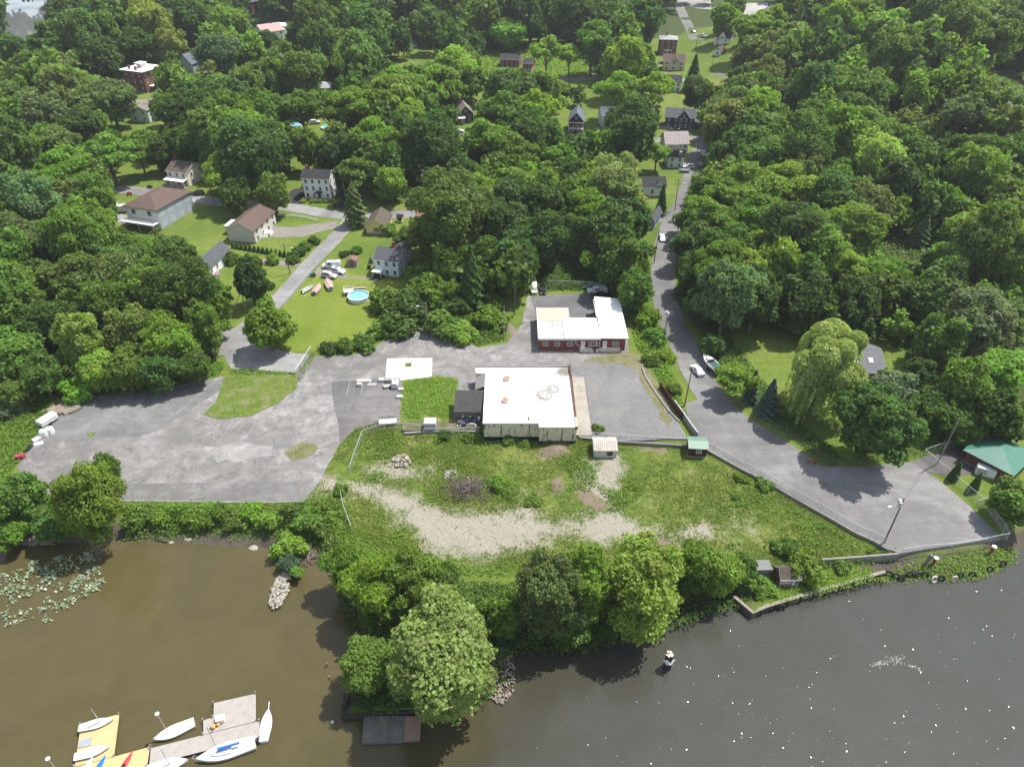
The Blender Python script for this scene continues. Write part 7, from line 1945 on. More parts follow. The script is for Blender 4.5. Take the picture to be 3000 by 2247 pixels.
PROTO = {}
def proto(kind, k, hi=False):
    """(crown mesh, trunk mesh, crown-centre height) of one of the seed variants of a kind"""
    key = (kind, k, hi)
    if key in PROTO: return PROTO[key]
    sd = abs(hash((len(kind) * 7 + ord(kind[0]), k))) % 10000
    f = 2.6 if hi else 1.0; s = .62 if hi else 1.0
    if kind == 'round': cm, L = crown_mesh('crown', sd, int(8500 * f), .078 * s, (1, 1, .92), 1.30, 44, .33); zc = 1.3
    elif kind == 'oval': cm, L = crown_mesh('crown', sd, int(9500 * f), .082 * s, (1, 1, 1.45), 1.85, 48, .36); zc = 1.85
    elif kind == 'feather': cm, L = crown_mesh('crown', sd, int(8500 * f), .066 * s, (1, 1, .95), 1.45, 34, .30, 'feather', .62); zc = 1.45
    elif kind == 'open': cm, L = crown_mesh('crown', sd, int(6500 * f), .062 * s, (1, 1, 1.0), 1.5, 40, .28); zc = 1.5
    elif kind == 'shrub': cm, L = crown_mesh('foliage', sd, int(2600 * f), .13 * s, (1, 1, .62), .52, 16, .45); zc = .52
    elif kind == 'spruce': cm, L = conifer_mesh('crown', sd, int(6500 * f), .10 * s, 4.0), []; zc = 1.7
    elif kind == 'cedar': cm, L = conifer_mesh('crown', sd, int(5200 * f), .11 * s, 2.6, .05, .55), []; zc = 1.3
    elif kind == 'arborvitae': cm, L = conifer_mesh('foliage', sd, int(5200 * f), .12 * s, 3.8, .0, .62, True), []; zc = 1.6
    elif kind == 'willow': cm, L = willow_mesh('crown', sd, int(7000 * f), .06 * (s + .1)); zc = 1.05
    elif kind == 'pine': cm, L = crown_mesh('crown', sd, int(4500 * f), .070 * s, (1, 1, 1.25), 2.6, 20, .30, 'round', .45); zc = 2.6
    tm = trunk_mesh('trunk', L, zc if kind != 'spruce' else 2.6, .055 if kind in ('spruce', 'cedar', 'pine') else .07, seed=sd, fork=bool(L)) if kind not in ('arborvitae',) else None
    PROTO[key] = (cm, tm, zc)
    return PROTO[key]
NAMES = dict(round='broadleaf_tree', oval='tall_broadleaf_tree', feather='feathery_tree', open='open_crowned_tree', shrub='shrub', spruce='spruce_tree', cedar='cedar_tree', arborvitae='arborvitae', willow='willow_tree', pine='pine_tree')
TONE = dict(dark=(0.073, 0.126, 0.029), deep=(0.091, 0.160, 0.034), mid=(0.122, 0.198, 0.036), fresh=(0.158, 0.256, 0.041), bright=(0.204, 0.317, 0.046), yellow=(0.276, 0.362, 0.067), olive=(0.154, 0.206, 0.055), grey=(0.140, 0.203, 0.090), blue=(0.086, 0.150, 0.101), pale=(0.254, 0.312, 0.090))
TWORD = dict(dark='dark green', deep='deep green', mid='mid green', fresh='fresh green', bright='bright green', yellow='yellow-green', olive='olive green', grey='grey-green', blue='blue-green', pale='pale green')
SWORD = dict(round='rounded tree', oval='tall oval tree', feather='feathery tree', open='loose-crowned tree', shrub='shrub', spruce='spruce', cedar='cedar', arborvitae='clipped arborvitae', willow='weeping willow', pine='bare-trunked pine')
TREES = []       # dicts: kind, tone, loc, R, sz, u, v, Rpx
def tree_at(kind, u, v, rpx, tone, sz=1.0, k=None, label=None, hi=None, rot=None):
    """a tree whose crown centre is seen at photo pixel (u, v) with a crown radius of rpx pixels"""
    zc0 = dict(round=1.3, oval=1.85, feather=1.45, open=1.5, shrub=.52, spruce=1.7, cedar=1.3, arborvitae=1.6, willow=1.05, pine=2.6)[kind]
    rx, ry, rz = ray(u, v)
    gz = 0.0; R = 4.0
    for _ in range(60):
        t = (H - gz - zc0 * R * sz) / -rz
        x, y = rx * t, ry * t
        dist = t * math.sqrt(rx * rx + ry * ry + rz * rz)
        R = .5 * R + .5 * rpx * t
        gz = .5 * gz + .5 * gh(x, y)
    return add_tree(kind, x, y, R, tone, sz, k, label, hi, rot, rpx)
def add_tree(kind, x, y, R, tone, sz=1.0, k=None, label=None, hi=None, rot=None, rpx=None):
    zc0 = dict(round=1.3, oval=1.85, feather=1.45, open=1.5, shrub=.52, spruce=1.7, cedar=1.3, arborvitae=1.6, willow=1.05, pine=2.6)[kind]
    z = max(gh(x, y), WL)
    u, v, f = PX((x, y, z + zc0 * R * sz))
    T = dict(kind=kind, tone=tone, x=x, y=y, z=z, R=R, sz=sz, u=u, v=v, rpx=F * R / f, k=k, label=label, hi=hi, rot=rot, zc=zc0)
    TREES.append(T); return T

# --- trees read off the photo: (kind, x, y, r in overview pixels, tone, stretch)
def ot(kind, x, y, r, tone, sz=1.0, **kw): return tree_at(kind, x * K, y * K, r * K, tone, sz, **kw)
for a in [
    # top left village
    ('open', 326, 50, 44, 'yellow', 1.25), ('round', 236, 215, 46, 'olive', 1.05), ('round', 396, 246, 56, 'dark', 1.1), ('round', 440, 235, 66, 'deep', 1.0), ('round', 505, 232, 56, 'deep', 1.0), ('round', 412, 305, 46, 'dark', 1.0),
    ('round', 548, 330, 70, 'dark', 1.0), ('feather', 478, 372, 44, 'bright', 1.1), ('round', 590, 420, 32, 'fresh', 1.2), ('round', 505, 420, 34, 'mid', 1.0), ('cedar', 765, 445, 30, 'olive', 1.15), ('round', 843, 392, 34, 'bright', 1.15),
    ('round', 505, 70, 40, 'mid', 1.0), ('open', 470, 122, 44, 'grey', 1.2), ('open', 370, 98, 32, 'pale', 1.1), ('round', 530, 120, 44, 'bright', 1.0), ('round', 235, 160, 0, 'dark', 1) if False else ('round', 215, 130, 44, 'dark', 1.0),
    ('round', 140, 96, 56, 'deep', 1.0), ('round', 210, 60, 55, 'mid', 1.0), ('round', 290, 100, 42, 'dark', 1.0), ('round', 30, 110, 32, 'deep', 1.0), ('round', 142, 40, 36, 'dark', 1.0), ('round', 60, 165, 44, 'mid', 1.0), ('feather', 140, 170, 44, 'fresh', 1.0), ('feather', 185, 185, 36, 'bright', 1.0), ('round', 20, 220, 44, 'mid', 1.0),
    ('round', 175, 270, 42, 'dark', 1.0), ('round', 100, 255, 50, 'grey', 1.0), ('open', 130, 310, 42, 'olive', 1.0), ('feather', 30, 320, 58, 'fresh', 1.0), ('feather', 230, 330, 50, 'bright', 1.0), ('feather', 120, 370, 52, 'fresh', 1.0), ('round', 350, 330, 32, 'deep', 1.1), ('feather', 300, 330, 30, 'mid', 1.2),
    # left wood
    ('open', 60, 440, 70, 'grey', 1.0), ('round', 190, 420, 44, 'mid', 1.2), ('open', 215, 430, 40, 'fresh', 1.2), ('feather', 215, 472, 38, 'bright', 1.0), ('round', 50, 530, 60, 'olive', 1.0), ('round', 130, 525, 56, 'mid', 1.0), ('feather', 300, 545, 46, 'fresh', 1.0), ('feather', 365, 535, 36, 'mid', 1.1), ('feather', 240, 560, 55, 'mid', 1.0),
    ('round', 160, 610, 60, 'olive', 1.0), ('round', 40, 640, 60, 'fresh', 1.0), ('round', 395, 590, 50, 'dark', 1.2), ('round', 335, 640, 66, 'fresh', 1.0), ('round', 250, 660, 58, 'mid', 1.0), ('round', 110, 700, 62, 'deep', 1.0), ('oval', 440, 705, 34, 'fresh', 1.25), ('oval', 175, 740, 42, 'yellow', 1.2), ('oval', 212, 800, 32, 'yellow', 1.0),
    ('round', 290, 720, 60, 'olive', 1.0), ('round', 360, 740, 58, 'fresh', 1.0), ('round', 420, 790, 36, 'mid', 1.0), ('round', 30, 760, 56, 'fresh', 1.0), ('round', 90, 810, 46, 'deep', 1.0), ('round', 270, 800, 44, 'mid', 1.0), ('round', 340, 800, 42, 'deep', 1.0), ('round', 30, 850, 34, 'mid', 1.0), ('shrub', 170, 840, 34, 'bright', 1.1), ('shrub', 22, 880, 30, 'grey', 1.1),
    ('round', 540, 605, 36, 'dark', 1.35), ('round', 578, 702, 54, 'fresh', .92),
    # village middle
    ('feather', 650, 230, 52, 'mid', 1.1), ('feather', 720, 240, 44, 'fresh', 1.2), ('feather', 770, 235, 50, 'bright', 1.2), ('feather', 835, 215, 56, 'bright', 1.2), ('feather', 885, 245, 44, 'bright', 1.2), ('feather', 800, 300, 50, 'bright', 1.1), ('round', 730, 330, 46, 'dark', 1.1), ('feather', 770, 370, 40, 'mid', 1.1), ('round', 660, 320, 30, 'fresh', 1.4) , ('round', 945, 320, 58, 'dark', 1.05), ('round', 900, 350, 40, 'deep', 1.0), ('round', 850, 330, 36, 'mid', 1.1),
    ('open', 975, 455, 82, 'mid', 1.1), ('round', 920, 500, 40, 'olive', 1.1), ('round', 1085, 500, 62, 'dark', 1.05), ('round', 1160, 520, 58, 'dark', 1.0), ('round', 1120, 560, 50, 'deep', 1.0), ('feather', 1110, 400, 52, 'fresh', 1.1), ('feather', 1170, 400, 46, 'bright', 1.1), ('feather', 1060, 300, 52, 'fresh', 1.1), ('feather', 1110, 330, 44, 'mid', 1.1), ('round', 1230, 395, 40, 'deep', 1.1),
    ('willow', 1245, 505, 34, 'olive', 1.6), ('open', 1330, 400, 66, 'pale', .95), ('round', 1310, 505, 56, 'deep', 1.05), ('round', 1365, 480, 40, 'dark', 1.05), ('round', 1345, 570, 54, 'deep', 1.1), ('round', 1370, 625, 40, 'mid', 1.1), ('spruce', 1430, 437, 17, 'dark', 1.0), ('round', 1368, 440, 28, 'dark', 1.0), ('spruce', 1018, 612, 38, 'dark', .95), ('round', 1360, 290, 60, 'dark', 1.05), ('feather', 1420, 330, 26, 'bright', 1.2), ('feather', 1330, 195, 44, 'fresh', 1.1), ('feather', 1415, 190, 40, 'bright', 1.1), ('round', 1390, 160, 30, 'deep', 1.1),
    ('feather', 1180, 110, 30, 'bright', 1.3), ('feather', 1230, 120, 24, 'yellow', 1.3), ('feather', 1280, 85, 40, 'fresh', 1.3), ('round', 1310, 120, 36, 'deep', 1.0), ('round', 1100, 70, 36, 'bright', .9), ('round', 905, 60, 22, 'grey', 1.3), ('spruce', 790, 68, 26, 'grey', .7), ('oval', 690, 40, 26, 'pale', 1.0), ('spruce', 1498, 165, 24, 'dark', .75), ('round', 1505, 200, 30, 'deep', 1.1),
    ('round', 1385, 40, 52, 'dark', 1.0), ('oval', 1330, 60, 16, 'fresh', 1.2), ('round', 1565, 40, 30, 'fresh', 1.2), ('feather', 1625, 60, 40, 'bright', 1.1),
    ('feather', 1668, 38, 30, 'bright', 1.1), ('round', 1582, 22, 24, 'fresh', 1.1), ('round', 1180, 300, 36, 'mid', 1.2), ('feather', 1212, 335, 34, 'fresh', 1.2), ('round', 1290, 312, 34, 'deep', 1.2), ('round', 645, 88, 32, 'deep', 1.1), ('round', 582, 98, 26, 'dark', 1.1), ('round', 1160, 210, 40, 'mid', 1.2), ('feather', 1200, 190, 26, 'bright', 1.3),
    # right of the road
    ('feather', 1506, 462, 44, 'fresh', 1.1), ('round', 1494, 528, 40, 'deep', 1.1), ('round', 1502, 590, 42, 'dark', 1.1), ('round', 1516, 655, 38, 'deep', 1.0),
    ('round', 1570, 640, 66, 'grey', 1.15), ('feather', 1600, 410, 66, 'bright', 1.05), ('feather', 1690, 400, 60, 'bright', 1.0), ('feather', 1650, 470, 62, 'fresh', 1.0), ('feather', 1545, 470, 50, 'fresh', 1.1), ('round', 1570, 560, 60, 'deep', 1.0), ('round', 1510, 590, 40, 'dark', 1.1), ('round', 1520, 500, 40, 'deep', 1.1), ('pine', 1778, 540, 52, 'fresh', 1.0), ('pine', 1745, 590, 44, 'deep', .95), ('feather', 1840, 480, 62, 'bright', 1.0), ('round', 1880, 350, 60, 'yellow', 1.05), ('round', 1940, 400, 56, 'dark', 1.0), ('round', 1740, 660, 56, 'dark', 1.0), ('round', 1850, 660, 56, 'dark', 1.0), ('open', 1900, 600, 46, 'fresh', 1.1), ('feather', 2130, 510, 70, 'bright', 1.05), ('feather', 2060, 560, 52, 'fresh', 1.05), ('spruce', 1992, 505, 30, 'grey', .6), ('round', 2000, 650, 56, 'deep', 1.0), ('round', 2110, 690, 70, 'grey', 1.0), ('round', 2040, 730, 56, 'mid', 1.0), ('round', 2170, 800, 50, 'bright', 1.0), ('oval', 2080, 840, 46, 'fresh', 1.1), ('round', 2020, 880, 46, 'deep', 1.0), ('round', 2150, 900, 56, 'dark', 1.0), ('round', 2080, 920, 40, 'mid', .9), ('round', 1990, 800, 30, 'dark', .9),
    ('round', 1928, 838, 48, 'grey', 1.0), ('round', 1892, 912, 80, 'deep', 1.1), ('willow', 1782, 795, 92, 'pale', 1.25), ('feather', 1590, 815, 42, 'bright', .9), ('spruce', 1625, 840, 22, 'blue', .95), ('spruce', 1662, 865, 30, 'blue', .8), ('round', 1540, 745, 26, 'deep', .9), ('round', 2190, 1085, 44, 'mid', .95),
    ('arborvitae', 2065, 1020, 14, 'deep', 1.0), ('arborvitae', 2108, 1045, 14, 'deep', 1.0),
    # river bank
    ('open', 182, 1085, 72, 'fresh', 1.25), ('open', 228, 1015, 28, 'fresh', 1.6), ('round', 40, 1075, 50, 'mid', 1.05), ('round', 15, 1150, 40, 'fresh', .9), ('round', 120, 1130, 40, 'mid', .9),
    ('feather', 745, 1215, 50, 'fresh', 1.2), ('feather', 800, 1255, 62, 'bright', 1.25), ('feather', 880, 1240, 60, 'fresh', 1.4), ('feather', 945, 1250, 46, 'mid', 1.4), ('round', 830, 1310, 50, 'mid', .9), ('round', 795, 1435, 58, 'fresh', 1.1), ('oval', 960, 1425, 98, 'pale', .98), ('round', 1080, 1330, 46, 'fresh', 1.1), ('oval', 1188, 1288, 64, 'olive', 1.2), ('oval', 1266, 1268, 58, 'fresh', 1.25), ('round', 1235, 1350, 44, 'mid', 1.0), ('oval', 1388, 1262, 74, 'yellow', 1.05), ('oval', 1503, 1222, 40, 'mid', 1.2), ('oval', 1560, 1240, 38, 'bright', 1.15), ('feather', 1598, 1222, 32, 'mid', 1.2), ('round', 1455, 1265, 34, 'deep', 1.0), ('round', 1310, 1350, 34, 'deep', .9), ('round', 1010, 1400, 40, 'mid', 1.0),
]: ot(*a)
SHRUBS = [(1057, 925, 20, 'mid', 1.3), (930, 640, 46, 'mid', 1.1), (880, 665, 44, 'deep', 1.1), (835, 655, 36, 'mid', 1.0), (960, 700, 40, 'fresh', .9), (860, 700, 36, 'deep', .9), (905, 600, 32, 'fresh', 1.0), (980, 660, 34, 'deep', .9), (1060, 690, 36, 'fresh', .8), (1065, 650, 26, 'mid', 1.0), (820, 712, 26, 'fresh', .9), (785, 742, 24, 'mid', .9), (745, 748, 20, 'mid', .9), (710, 752, 18, 'deep', .9), (1000, 715, 34, 'bright', .7), (940, 560, 24, 'mid', 1.0), (1225, 600, 0, 'mid', 1),
          (878, 515, 26, 'deep', 1.0), (838, 495, 18, 'bright', 1.0), (645, 545, 16, 'deep', .9), (660, 530, 14, 'mid', .9), (678, 520, 12, 'deep', 1.0), (632, 560, 14, 'mid', .9), (500, 560, 16, 'mid', 1.2), (590, 560, 14, 'fresh', 1.1), (550, 565, 14, 'mid', 1.2), (560, 590, 13, 'deep', 1.0), (578, 645, 10, 'deep', 1.2), (586, 618, 8, 'mid', 1.4), (440, 375, 0, 'mid', 1), (850, 392, 0, 'mid', 1), (888, 435, 12, 'mid', 1.0), (800, 552, 0, 'mid', 1), (860, 548, 10, 'deep', 1.2), (770, 540, 12, 'mid', .9), (745, 548, 10, 'deep', .9),
          (1440, 770, 18, 'bright', 1.0), (1420, 730, 22, 'fresh', 1.0), (1400, 690, 24, 'bright', 1.3), (1455, 840, 16, 'mid', .9), (1410, 780, 18, 'mid', .9), (630, 1182, 30, 'bright', 1.0), (622, 1218, 20, 'blue', 1.0), (640, 1232, 14, 'bright', .8), (735, 1060, 14, 'fresh', 1.3), (1735, 1225, 34, 'fresh', 1.25), (1700, 1185, 26, 'mid', .9), (1680, 1235, 22, 'mid', .9), (1648, 1270, 26, 'fresh', .8), (1820, 1225, 18, 'mid', .8),
          (1072, 1045, 24, 'fresh', 1.0), (1095, 1068, 14, 'fresh', .8), (1028, 1072, 10, 'mid', .8), (1150, 1080, 16, 'fresh', .7), (1100, 950, 16, 'mid', .9), (1130, 960, 14, 'fresh', .9), (1180, 950, 16, 'mid', .9), (1010, 945, 14, 'mid', .9), (960, 940, 14, 'deep', .9), (1600, 1030, 14, 'fresh', .8), (1650, 1045, 16, 'fresh', .8), (1590, 1075, 10, 'mid', .9), (1290, 925, 12, 'mid', .8), (350, 1112, 24, 'bright', .8), (390, 1106, 22, 'fresh', 1.0), (430, 1122, 26, 'fresh', .9), (470, 1108, 22, 'mid', 1.1), (505, 1124, 24, 'fresh', .9), (545, 1106, 22, 'bright', 1.0), (585, 1120, 28, 'fresh', .9), (630, 1108, 26, 'mid', 1.0), (668, 1125, 30, 'fresh', .9), (705, 1105, 28, 'fresh', 1.0), (450, 1095, 14, 'bright', .9), (528, 1094, 14, 'fresh', .9), (610, 1094, 15, 'bright', .9), (690, 1140, 26, 'mid', .9), (300, 1120, 28, 'fresh', .9), (120, 1140, 26, 'grey', 1.0)]
for x, y, r, tn, sz in SHRUBS:
    if r: ot('shrub', x, y, r, tn, sz)
for k in range(15):     # clipped cedar row below the ranch house
    ot('arborvitae', 503 + k * 9.3, 530 + k * 1.6, 6.5, 'deep', .62)
for x, y, r, tn in [(690, 437, 7, 'yellow'), (705, 437, 7, 'yellow'), (718, 438, 6, 'fresh'), (740, 438, 8, 'yellow'), (668, 436, 7, 'yellow')]: ot('shrub', x - 12, y - 3, r, tn, .9)

# --- woods fill: every other spot that the photo shows under trees
OPEN = [[(360, 440), (500, 440), (580, 470), (720, 478), (650, 650), (590, 650), (540, 560), (480, 600), (455, 545), (430, 500), (372, 500)], [(240, 396), (480, 415), (900, 440), (900, 482), (760, 522), (720, 480), (480, 452), (240, 432)],
        [(785, 450), (945, 450), (945, 545), (885, 560), (905, 610), (830, 625), (850, 650), (790, 740), (620, 760), (560, 720), (700, 540)], [(645, 360), (740, 360), (740, 452), (645, 452)], [(355, 340), (448, 340), (448, 405), (355, 405)], [(260, 345), (365, 345), (365, 402), (255, 402)], [(262, 405), (388, 405), (388, 500), (262, 500)],
        [(280, 205), (338, 205), (338, 270), (280, 270)], [(258, 122), (352, 122), (352, 205), (258, 205)], [(185, 180), (265, 180), (265, 200), (185, 200)], [(235, 215), (285, 215), (285, 270), (235, 270)], [(385, 100), (440, 100), (440, 162), (385, 162)], [(186, 312), (222, 312), (222, 336), (186, 336)], [(218, 185), (250, 185), (250, 205), (218, 205)],
        [(636, 290), (690, 290), (690, 342), (636, 342)], [(630, 250), (700, 250), (700, 282), (630, 282)], [(860, 375), (945, 375), (945, 455), (860, 455)], [(683, 168), (728, 168), (728, 235), (683, 235)], [(540, 40), (645, 40), (645, 100), (540, 100)], [(1075, 105), (1150, 105), (1150, 158), (1075, 158)], [(1040, 100), (1280, 95), (1280, 172), (1140, 172), (1040, 150)],
        [(1415, 65), (1470, 65), (1470, 122), (1415, 122)], [(1420, 110), (1480, 110), (1480, 158), (1420, 158)], [(1530, 55), (1590, 55), (1590, 125), (1530, 125)], [(1460, 0), (1510, 0), (1570, 175), (1545, 190), (1488, 100), (1462, 30)], [(1150, 158), (1290, 158), (1290, 178), (1150, 178)], [(1385, 160), (1475, 160), (1475, 200), (1385, 200)], [(1218, 225), (1268, 225), (1268, 298), (1218, 298)],
        [(985, 222), (1032, 222), (1032, 270), (985, 270)], [(975, 268), (1010, 268), (1010, 295), (975, 295)], [(1292, 228), (1342, 228), (1342, 278), (1292, 278)], [(1412, 225), (1512, 225), (1512, 290), (1412, 290)], [(1405, 268), (1482, 268), (1482, 366), (1405, 366)], [(1470, 290), (1528, 290), (1528, 375), (1440, 375)], [(1365, 372), (1448, 372), (1448, 432), (1365, 432)], [(1438, 375), (1492, 375), (1492, 455), (1430, 455)],
        [(1410, 430), (1452, 430), (1448, 520), (1470, 640), (1540, 770), (1440, 780), (1405, 640), (1400, 520)], [(1135, 600), (1370, 600), (1370, 790), (1135, 790)], [(1190, 495), (1228, 495), (1228, 590), (1190, 590)], [(1820, 725), (1920, 725), (1920, 850), (1820, 850)], [(2018, 545), (2052, 545), (2052, 580), (2018, 580)], [(1455, 0), (1530, 0), (1530, 20), (1480, 20)], [(1560, 8), (1690, 8), (1690, 45), (1560, 45)], [(860, 118), (960, 100), (960, 140), (880, 145)],
        [(815, 118), (845, 118), (845, 138), (815, 138)], [(1895, 525), (1960, 525), (1960, 560), (1895, 560)], [(525, 0), (550, 0), (550, 36), (525, 36)], [(0, 0), (150, 0), (110, 80), (45, 92), (30, 130), (0, 130)], [(2140, 150), (2190, 140), (2225, 160), (2225, 225), (2185, 210)]]
OPENP = [[(x * K, y * K) for x, y in p] for p in OPEN]
def in_any(us, vs):
    us = np.array(us, float); vs = np.array(vs, float)
    hit = np.zeros(us.shape, bool)
    for p in OPENP: hit |= polydist(us, vs, p)[1]
    return hit
OWN = [[(-40, -40), (486, -40), (486, 640), (476, 800), (300, 845), (130, 855), (60, 900), (-40, 960)], [(486, -40), (1480, -40), (1480, 380), (1420, 440), (1400, 590), (1140, 600), (1060, 640), (1010, 590), (900, 560), (486, 470)], [(1480, -40), (2260, -40), (2260, 980), (2100, 940), (1960, 900), (1960, 720), (1740, 690), (1640, 680), (1500, 640), (1450, 520), (1470, 400)]]
OWNP = [[(x * K, y * K) for x, y in p] for p in OWN]
HOUSES = [(o.location.x, o.location.y, 8.5) for o in SC.objects if o.get('category') in ('house', 'building', 'barn', 'pump house', 'camper', 'pool', 'office')]
rs = random.Random(21)
FAR = []
def fill():
    bands = [(150, 235, 10.5, 6.4), (235, 330, 11.5, 7.2), (330, 450, 12.5, 8.0), (450, 760, 14.5, 9.2), (155, 330, 7.0, 3.6), (330, 480, 8.0, 4.4)]
    tx = [(T['x'], T['y'], T['R']) for T in TREES if T['kind'] not in ('arborvitae',)]
    for y0, y1, sp, R0 in bands:
        y = y0
        while y < y1:
            half = .86 * y + 30; x = -half
            while x < half:
                px, py = x + rs.uniform(-.42, .42) * sp, y + rs.uniform(-.42, .42) * sp
                x += sp
                R = R0 * rs.choice((.72, .85, .95, 1.0, 1.1, 1.25)) * rs.uniform(.92, 1.08)
                if any((px - a) ** 2 + (py - b) ** 2 < (.52 * (R + c)) ** 2 for a, b, c in tx): continue
                if any((px - a) ** 2 + (py - b) ** 2 < (c + .35 * R) ** 2 for a, b, c in HOUSES): continue
                z = gh(px, py)
                if z < WL + .4: continue
                hillside = px > 60 and py > 190
                pal = rs.random()
                if py > 420 and px < 70: tone = rs.choice(('dark', 'dark', 'deep', 'mid')); kind = rs.choice(('round', 'round', 'oval'))
                elif hillside: tone = rs.choice(('mid', 'mid', 'olive', 'fresh', 'grey', 'deep', 'fresh', 'olive', 'bright')) if px < 240 else rs.choice(('deep', 'dark', 'mid')); kind = rs.choice(('round', 'round', 'round', 'feather', 'open'))
                elif px < -60: tone = rs.choice(('mid', 'fresh', 'fresh', 'olive', 'deep', 'mid')); kind = rs.choice(('round', 'round', 'feather', 'open'))
                else: tone = rs.choice(('deep', 'dark', 'mid', 'fresh', 'bright', 'deep')); kind = 'feather' if tone in ('fresh', 'bright') and rs.random() < .7 else rs.choice(('round', 'round', 'oval'))
                zc = dict(round=1.3, oval=1.85, feather=1.45, open=1.5)[kind]
                sz = rs.uniform(1.0, 1.45) if kind != 'oval' else rs.uniform(.85, 1.05)
                if hillside: sz *= .95
                u, v, f = PX((px, py, z + zc * R * sz)); r = F * R / f
                if not (-80 < u < 3080 and -120 < v < 1400): continue
                if not any(polydist(np.array([u]), np.array([v]), p)[1][0] for p in OWNP): continue
                h_ = r * zc * sz * .75
                r_ = r * .78; us = [u, u - r_, u + r_, u, u, u - .7 * r_, u + .7 * r_, u - .7 * r_, u + .7 * r_]; vs = [v, v, v, v - r_, v + h_, v - .7 * r_, v - .7 * r_, v + .6 * h_, v + .6 * h_]
                if in_any(us, vs).any(): continue
                tx.append((px, py, R)); FAR.append((kind, px, py, R, tone, sz, z, r))
            y += sp
fill()
FAR.sort(key=lambda a: -a[7])
n_tree = sum(1 for T in TREES if T['kind'] not in ('shrub', 'arborvitae'))
NEAR_N = max(0, 298 - n_tree)
for a in FAR[:NEAR_N]: add_tree(a[0], a[1], a[2], a[3], a[4], a[5])
REST = FAR[NEAR_N:]
print('trees', n_tree, 'fill', len(FAR), 'shrubs', len(TREES) - n_tree)

# --- words for every plant: colour, shape, where it stands, and its rank among its like
def place_words():
    groups = {}
    for T in TREES:
        best = min(LANDMARKS, key=lambda L: math.hypot((T['u'] - L[0]) / (1 if True else 1), (T['v'] - L[1]) * 1.1))
        du, dv = T['u'] - best[0], T['v'] - best[1]; d = math.hypot(du, dv)
        if abs(dv) * 1.2 > abs(du): rel = 'behind' if dv < 0 else 'in front of'
        else: rel = 'left of' if du < 0 else 'right of'
        far = '' if d < 110 else ('beyond and ' if False else '')
        T['where'] = ('close ' if False else '') + (rel if d < 240 else {'behind': 'well behind', 'in front of': 'well in front of', 'left of': 'far left of', 'right of': 'far right of'}[rel]) + ' ' + best[2]
        T['base'] = TWORD[T['tone']] + ' ' + SWORD[T['kind']]
        groups.setdefault((T['base'], T['where']), []).append(T)
    ordw = ['first', 'second', 'third', 'fourth', 'fifth', 'sixth', 'seventh', 'eighth', 'ninth', 'tenth', 'eleventh', 'twelfth', 'thirteenth', 'fourteenth', 'fifteenth', 'sixteenth', 'seventeenth', 'eighteenth', 'nineteenth', 'twentieth']
    numw = ['', 'one', 'two', 'three', 'four', 'five', 'six', 'seven', 'eight', 'nine', 'ten', 'eleven', 'twelve', 'thirteen', 'fourteen', 'fifteen', 'sixteen', 'seventeen', 'eighteen', 'nineteen', 'twenty']
    for (b, w), g in groups.items():
        g.sort(key=lambda T: T['u'])
        if len(g) == 1: g[0]['label'] = f'{b} {w}'
        else:
            pl = b.replace('tree', 'trees') if b.endswith('tree') else (b + 's' if not b.endswith(('s', 'ae')) else b)
            if b.endswith('spruce'): pl = b + ' trees'
            for i, T in enumerate(g):
                rk = 'leftmost' if i == 0 else ('rightmost' if i == len(g) - 1 else ordw[min(i, 19)] + ' from left')
                T['label'] = f'{rk} of {numw[min(len(g), 20)]} {pl} {w}'
                if len(T['label'].split()) > 16: T['label'] = T['label'].replace(' well ', ' ').replace(' from left', '')
LANDMARKS += [(280, 1500, 'the western corner of the big lot'), (760, 1010, 'the lot entrance'), (1250, 900, 'the pale lamp pole'), (1000, 1180, 'the concrete slab'), (700, 1700, 'the stone crib'), (1150, 2130, 'the derelict raft'), (1700, 1640, 'the gravel track'), (2320, 1690, 'the brick cabin on the seawall'), (2020, 1040, 'the bend of the road'), (2120, 1080, 'the big white motorboat'), (1940, 760, 'the tree tunnel road'), (1480, 900, 'the worn footpath'), (905, 840, 'the covered boats'), (1050, 860, 'the round white pool'), (2500, 150, 'the wooded ridge'), (2350, 560, 'the foot of the wooded hill'), (2700, 420, 'the brow of the wooded hill'), (2780, 770, 'the white camper trailer'), (100, 620, 'the dark left wood'), (150, 1000, 'the western edge of the lot'), (1440, 1410, 'the brush pile'), (100, 150, 'the far river shore'), (1180, 120, 'the far clearing'), (2850, 900, 'the grey garden shed')]
place_words()
GRP = {'shrub': 'shrubs and bushes', 'arborvitae': 'clipped evergreen cones'}
random.seed(99)
for T in TREES:
    big = T['rpx'] > 78 or T['hi']
    nv = {'round': 7, 'feather': 5, 'open': 4, 'oval': 4, 'shrub': 4}.get(T['kind'], 2)
    k = random.randrange(nv) if T['k'] is None else T['k']
    cm, tm, zc = proto(T['kind'], k, bool(big))
    r = thing(NAMES[T['kind']], T['label'], 'shrub' if T['kind'] in ('shrub', 'arborvitae') else 'tree', (T['x'], T['y'], T['z'] - .15), random.uniform(0, 6.28), GRP.get(T['kind'], 'trees around the village and creek'))
    R = T['R']; r.scale = (R * random.uniform(.94, 1.06), R * random.uniform(.94, 1.06), R * T['sz'])
    c = ob('foliage' if T['kind'] in ('shrub', 'arborvitae') else 'crown', cm, r)
    col = TONE[T['tone']]; j = random.uniform(.86, 1.16); g = random.uniform(.93, 1.07)
    c.color = (col[0] * j * random.uniform(.9, 1.1), col[1] * j * g, col[2] * j * random.uniform(.8, 1.2), 1)
    if tm is not None and T['kind'] != 'shrub': ob('trunk', tm, r)

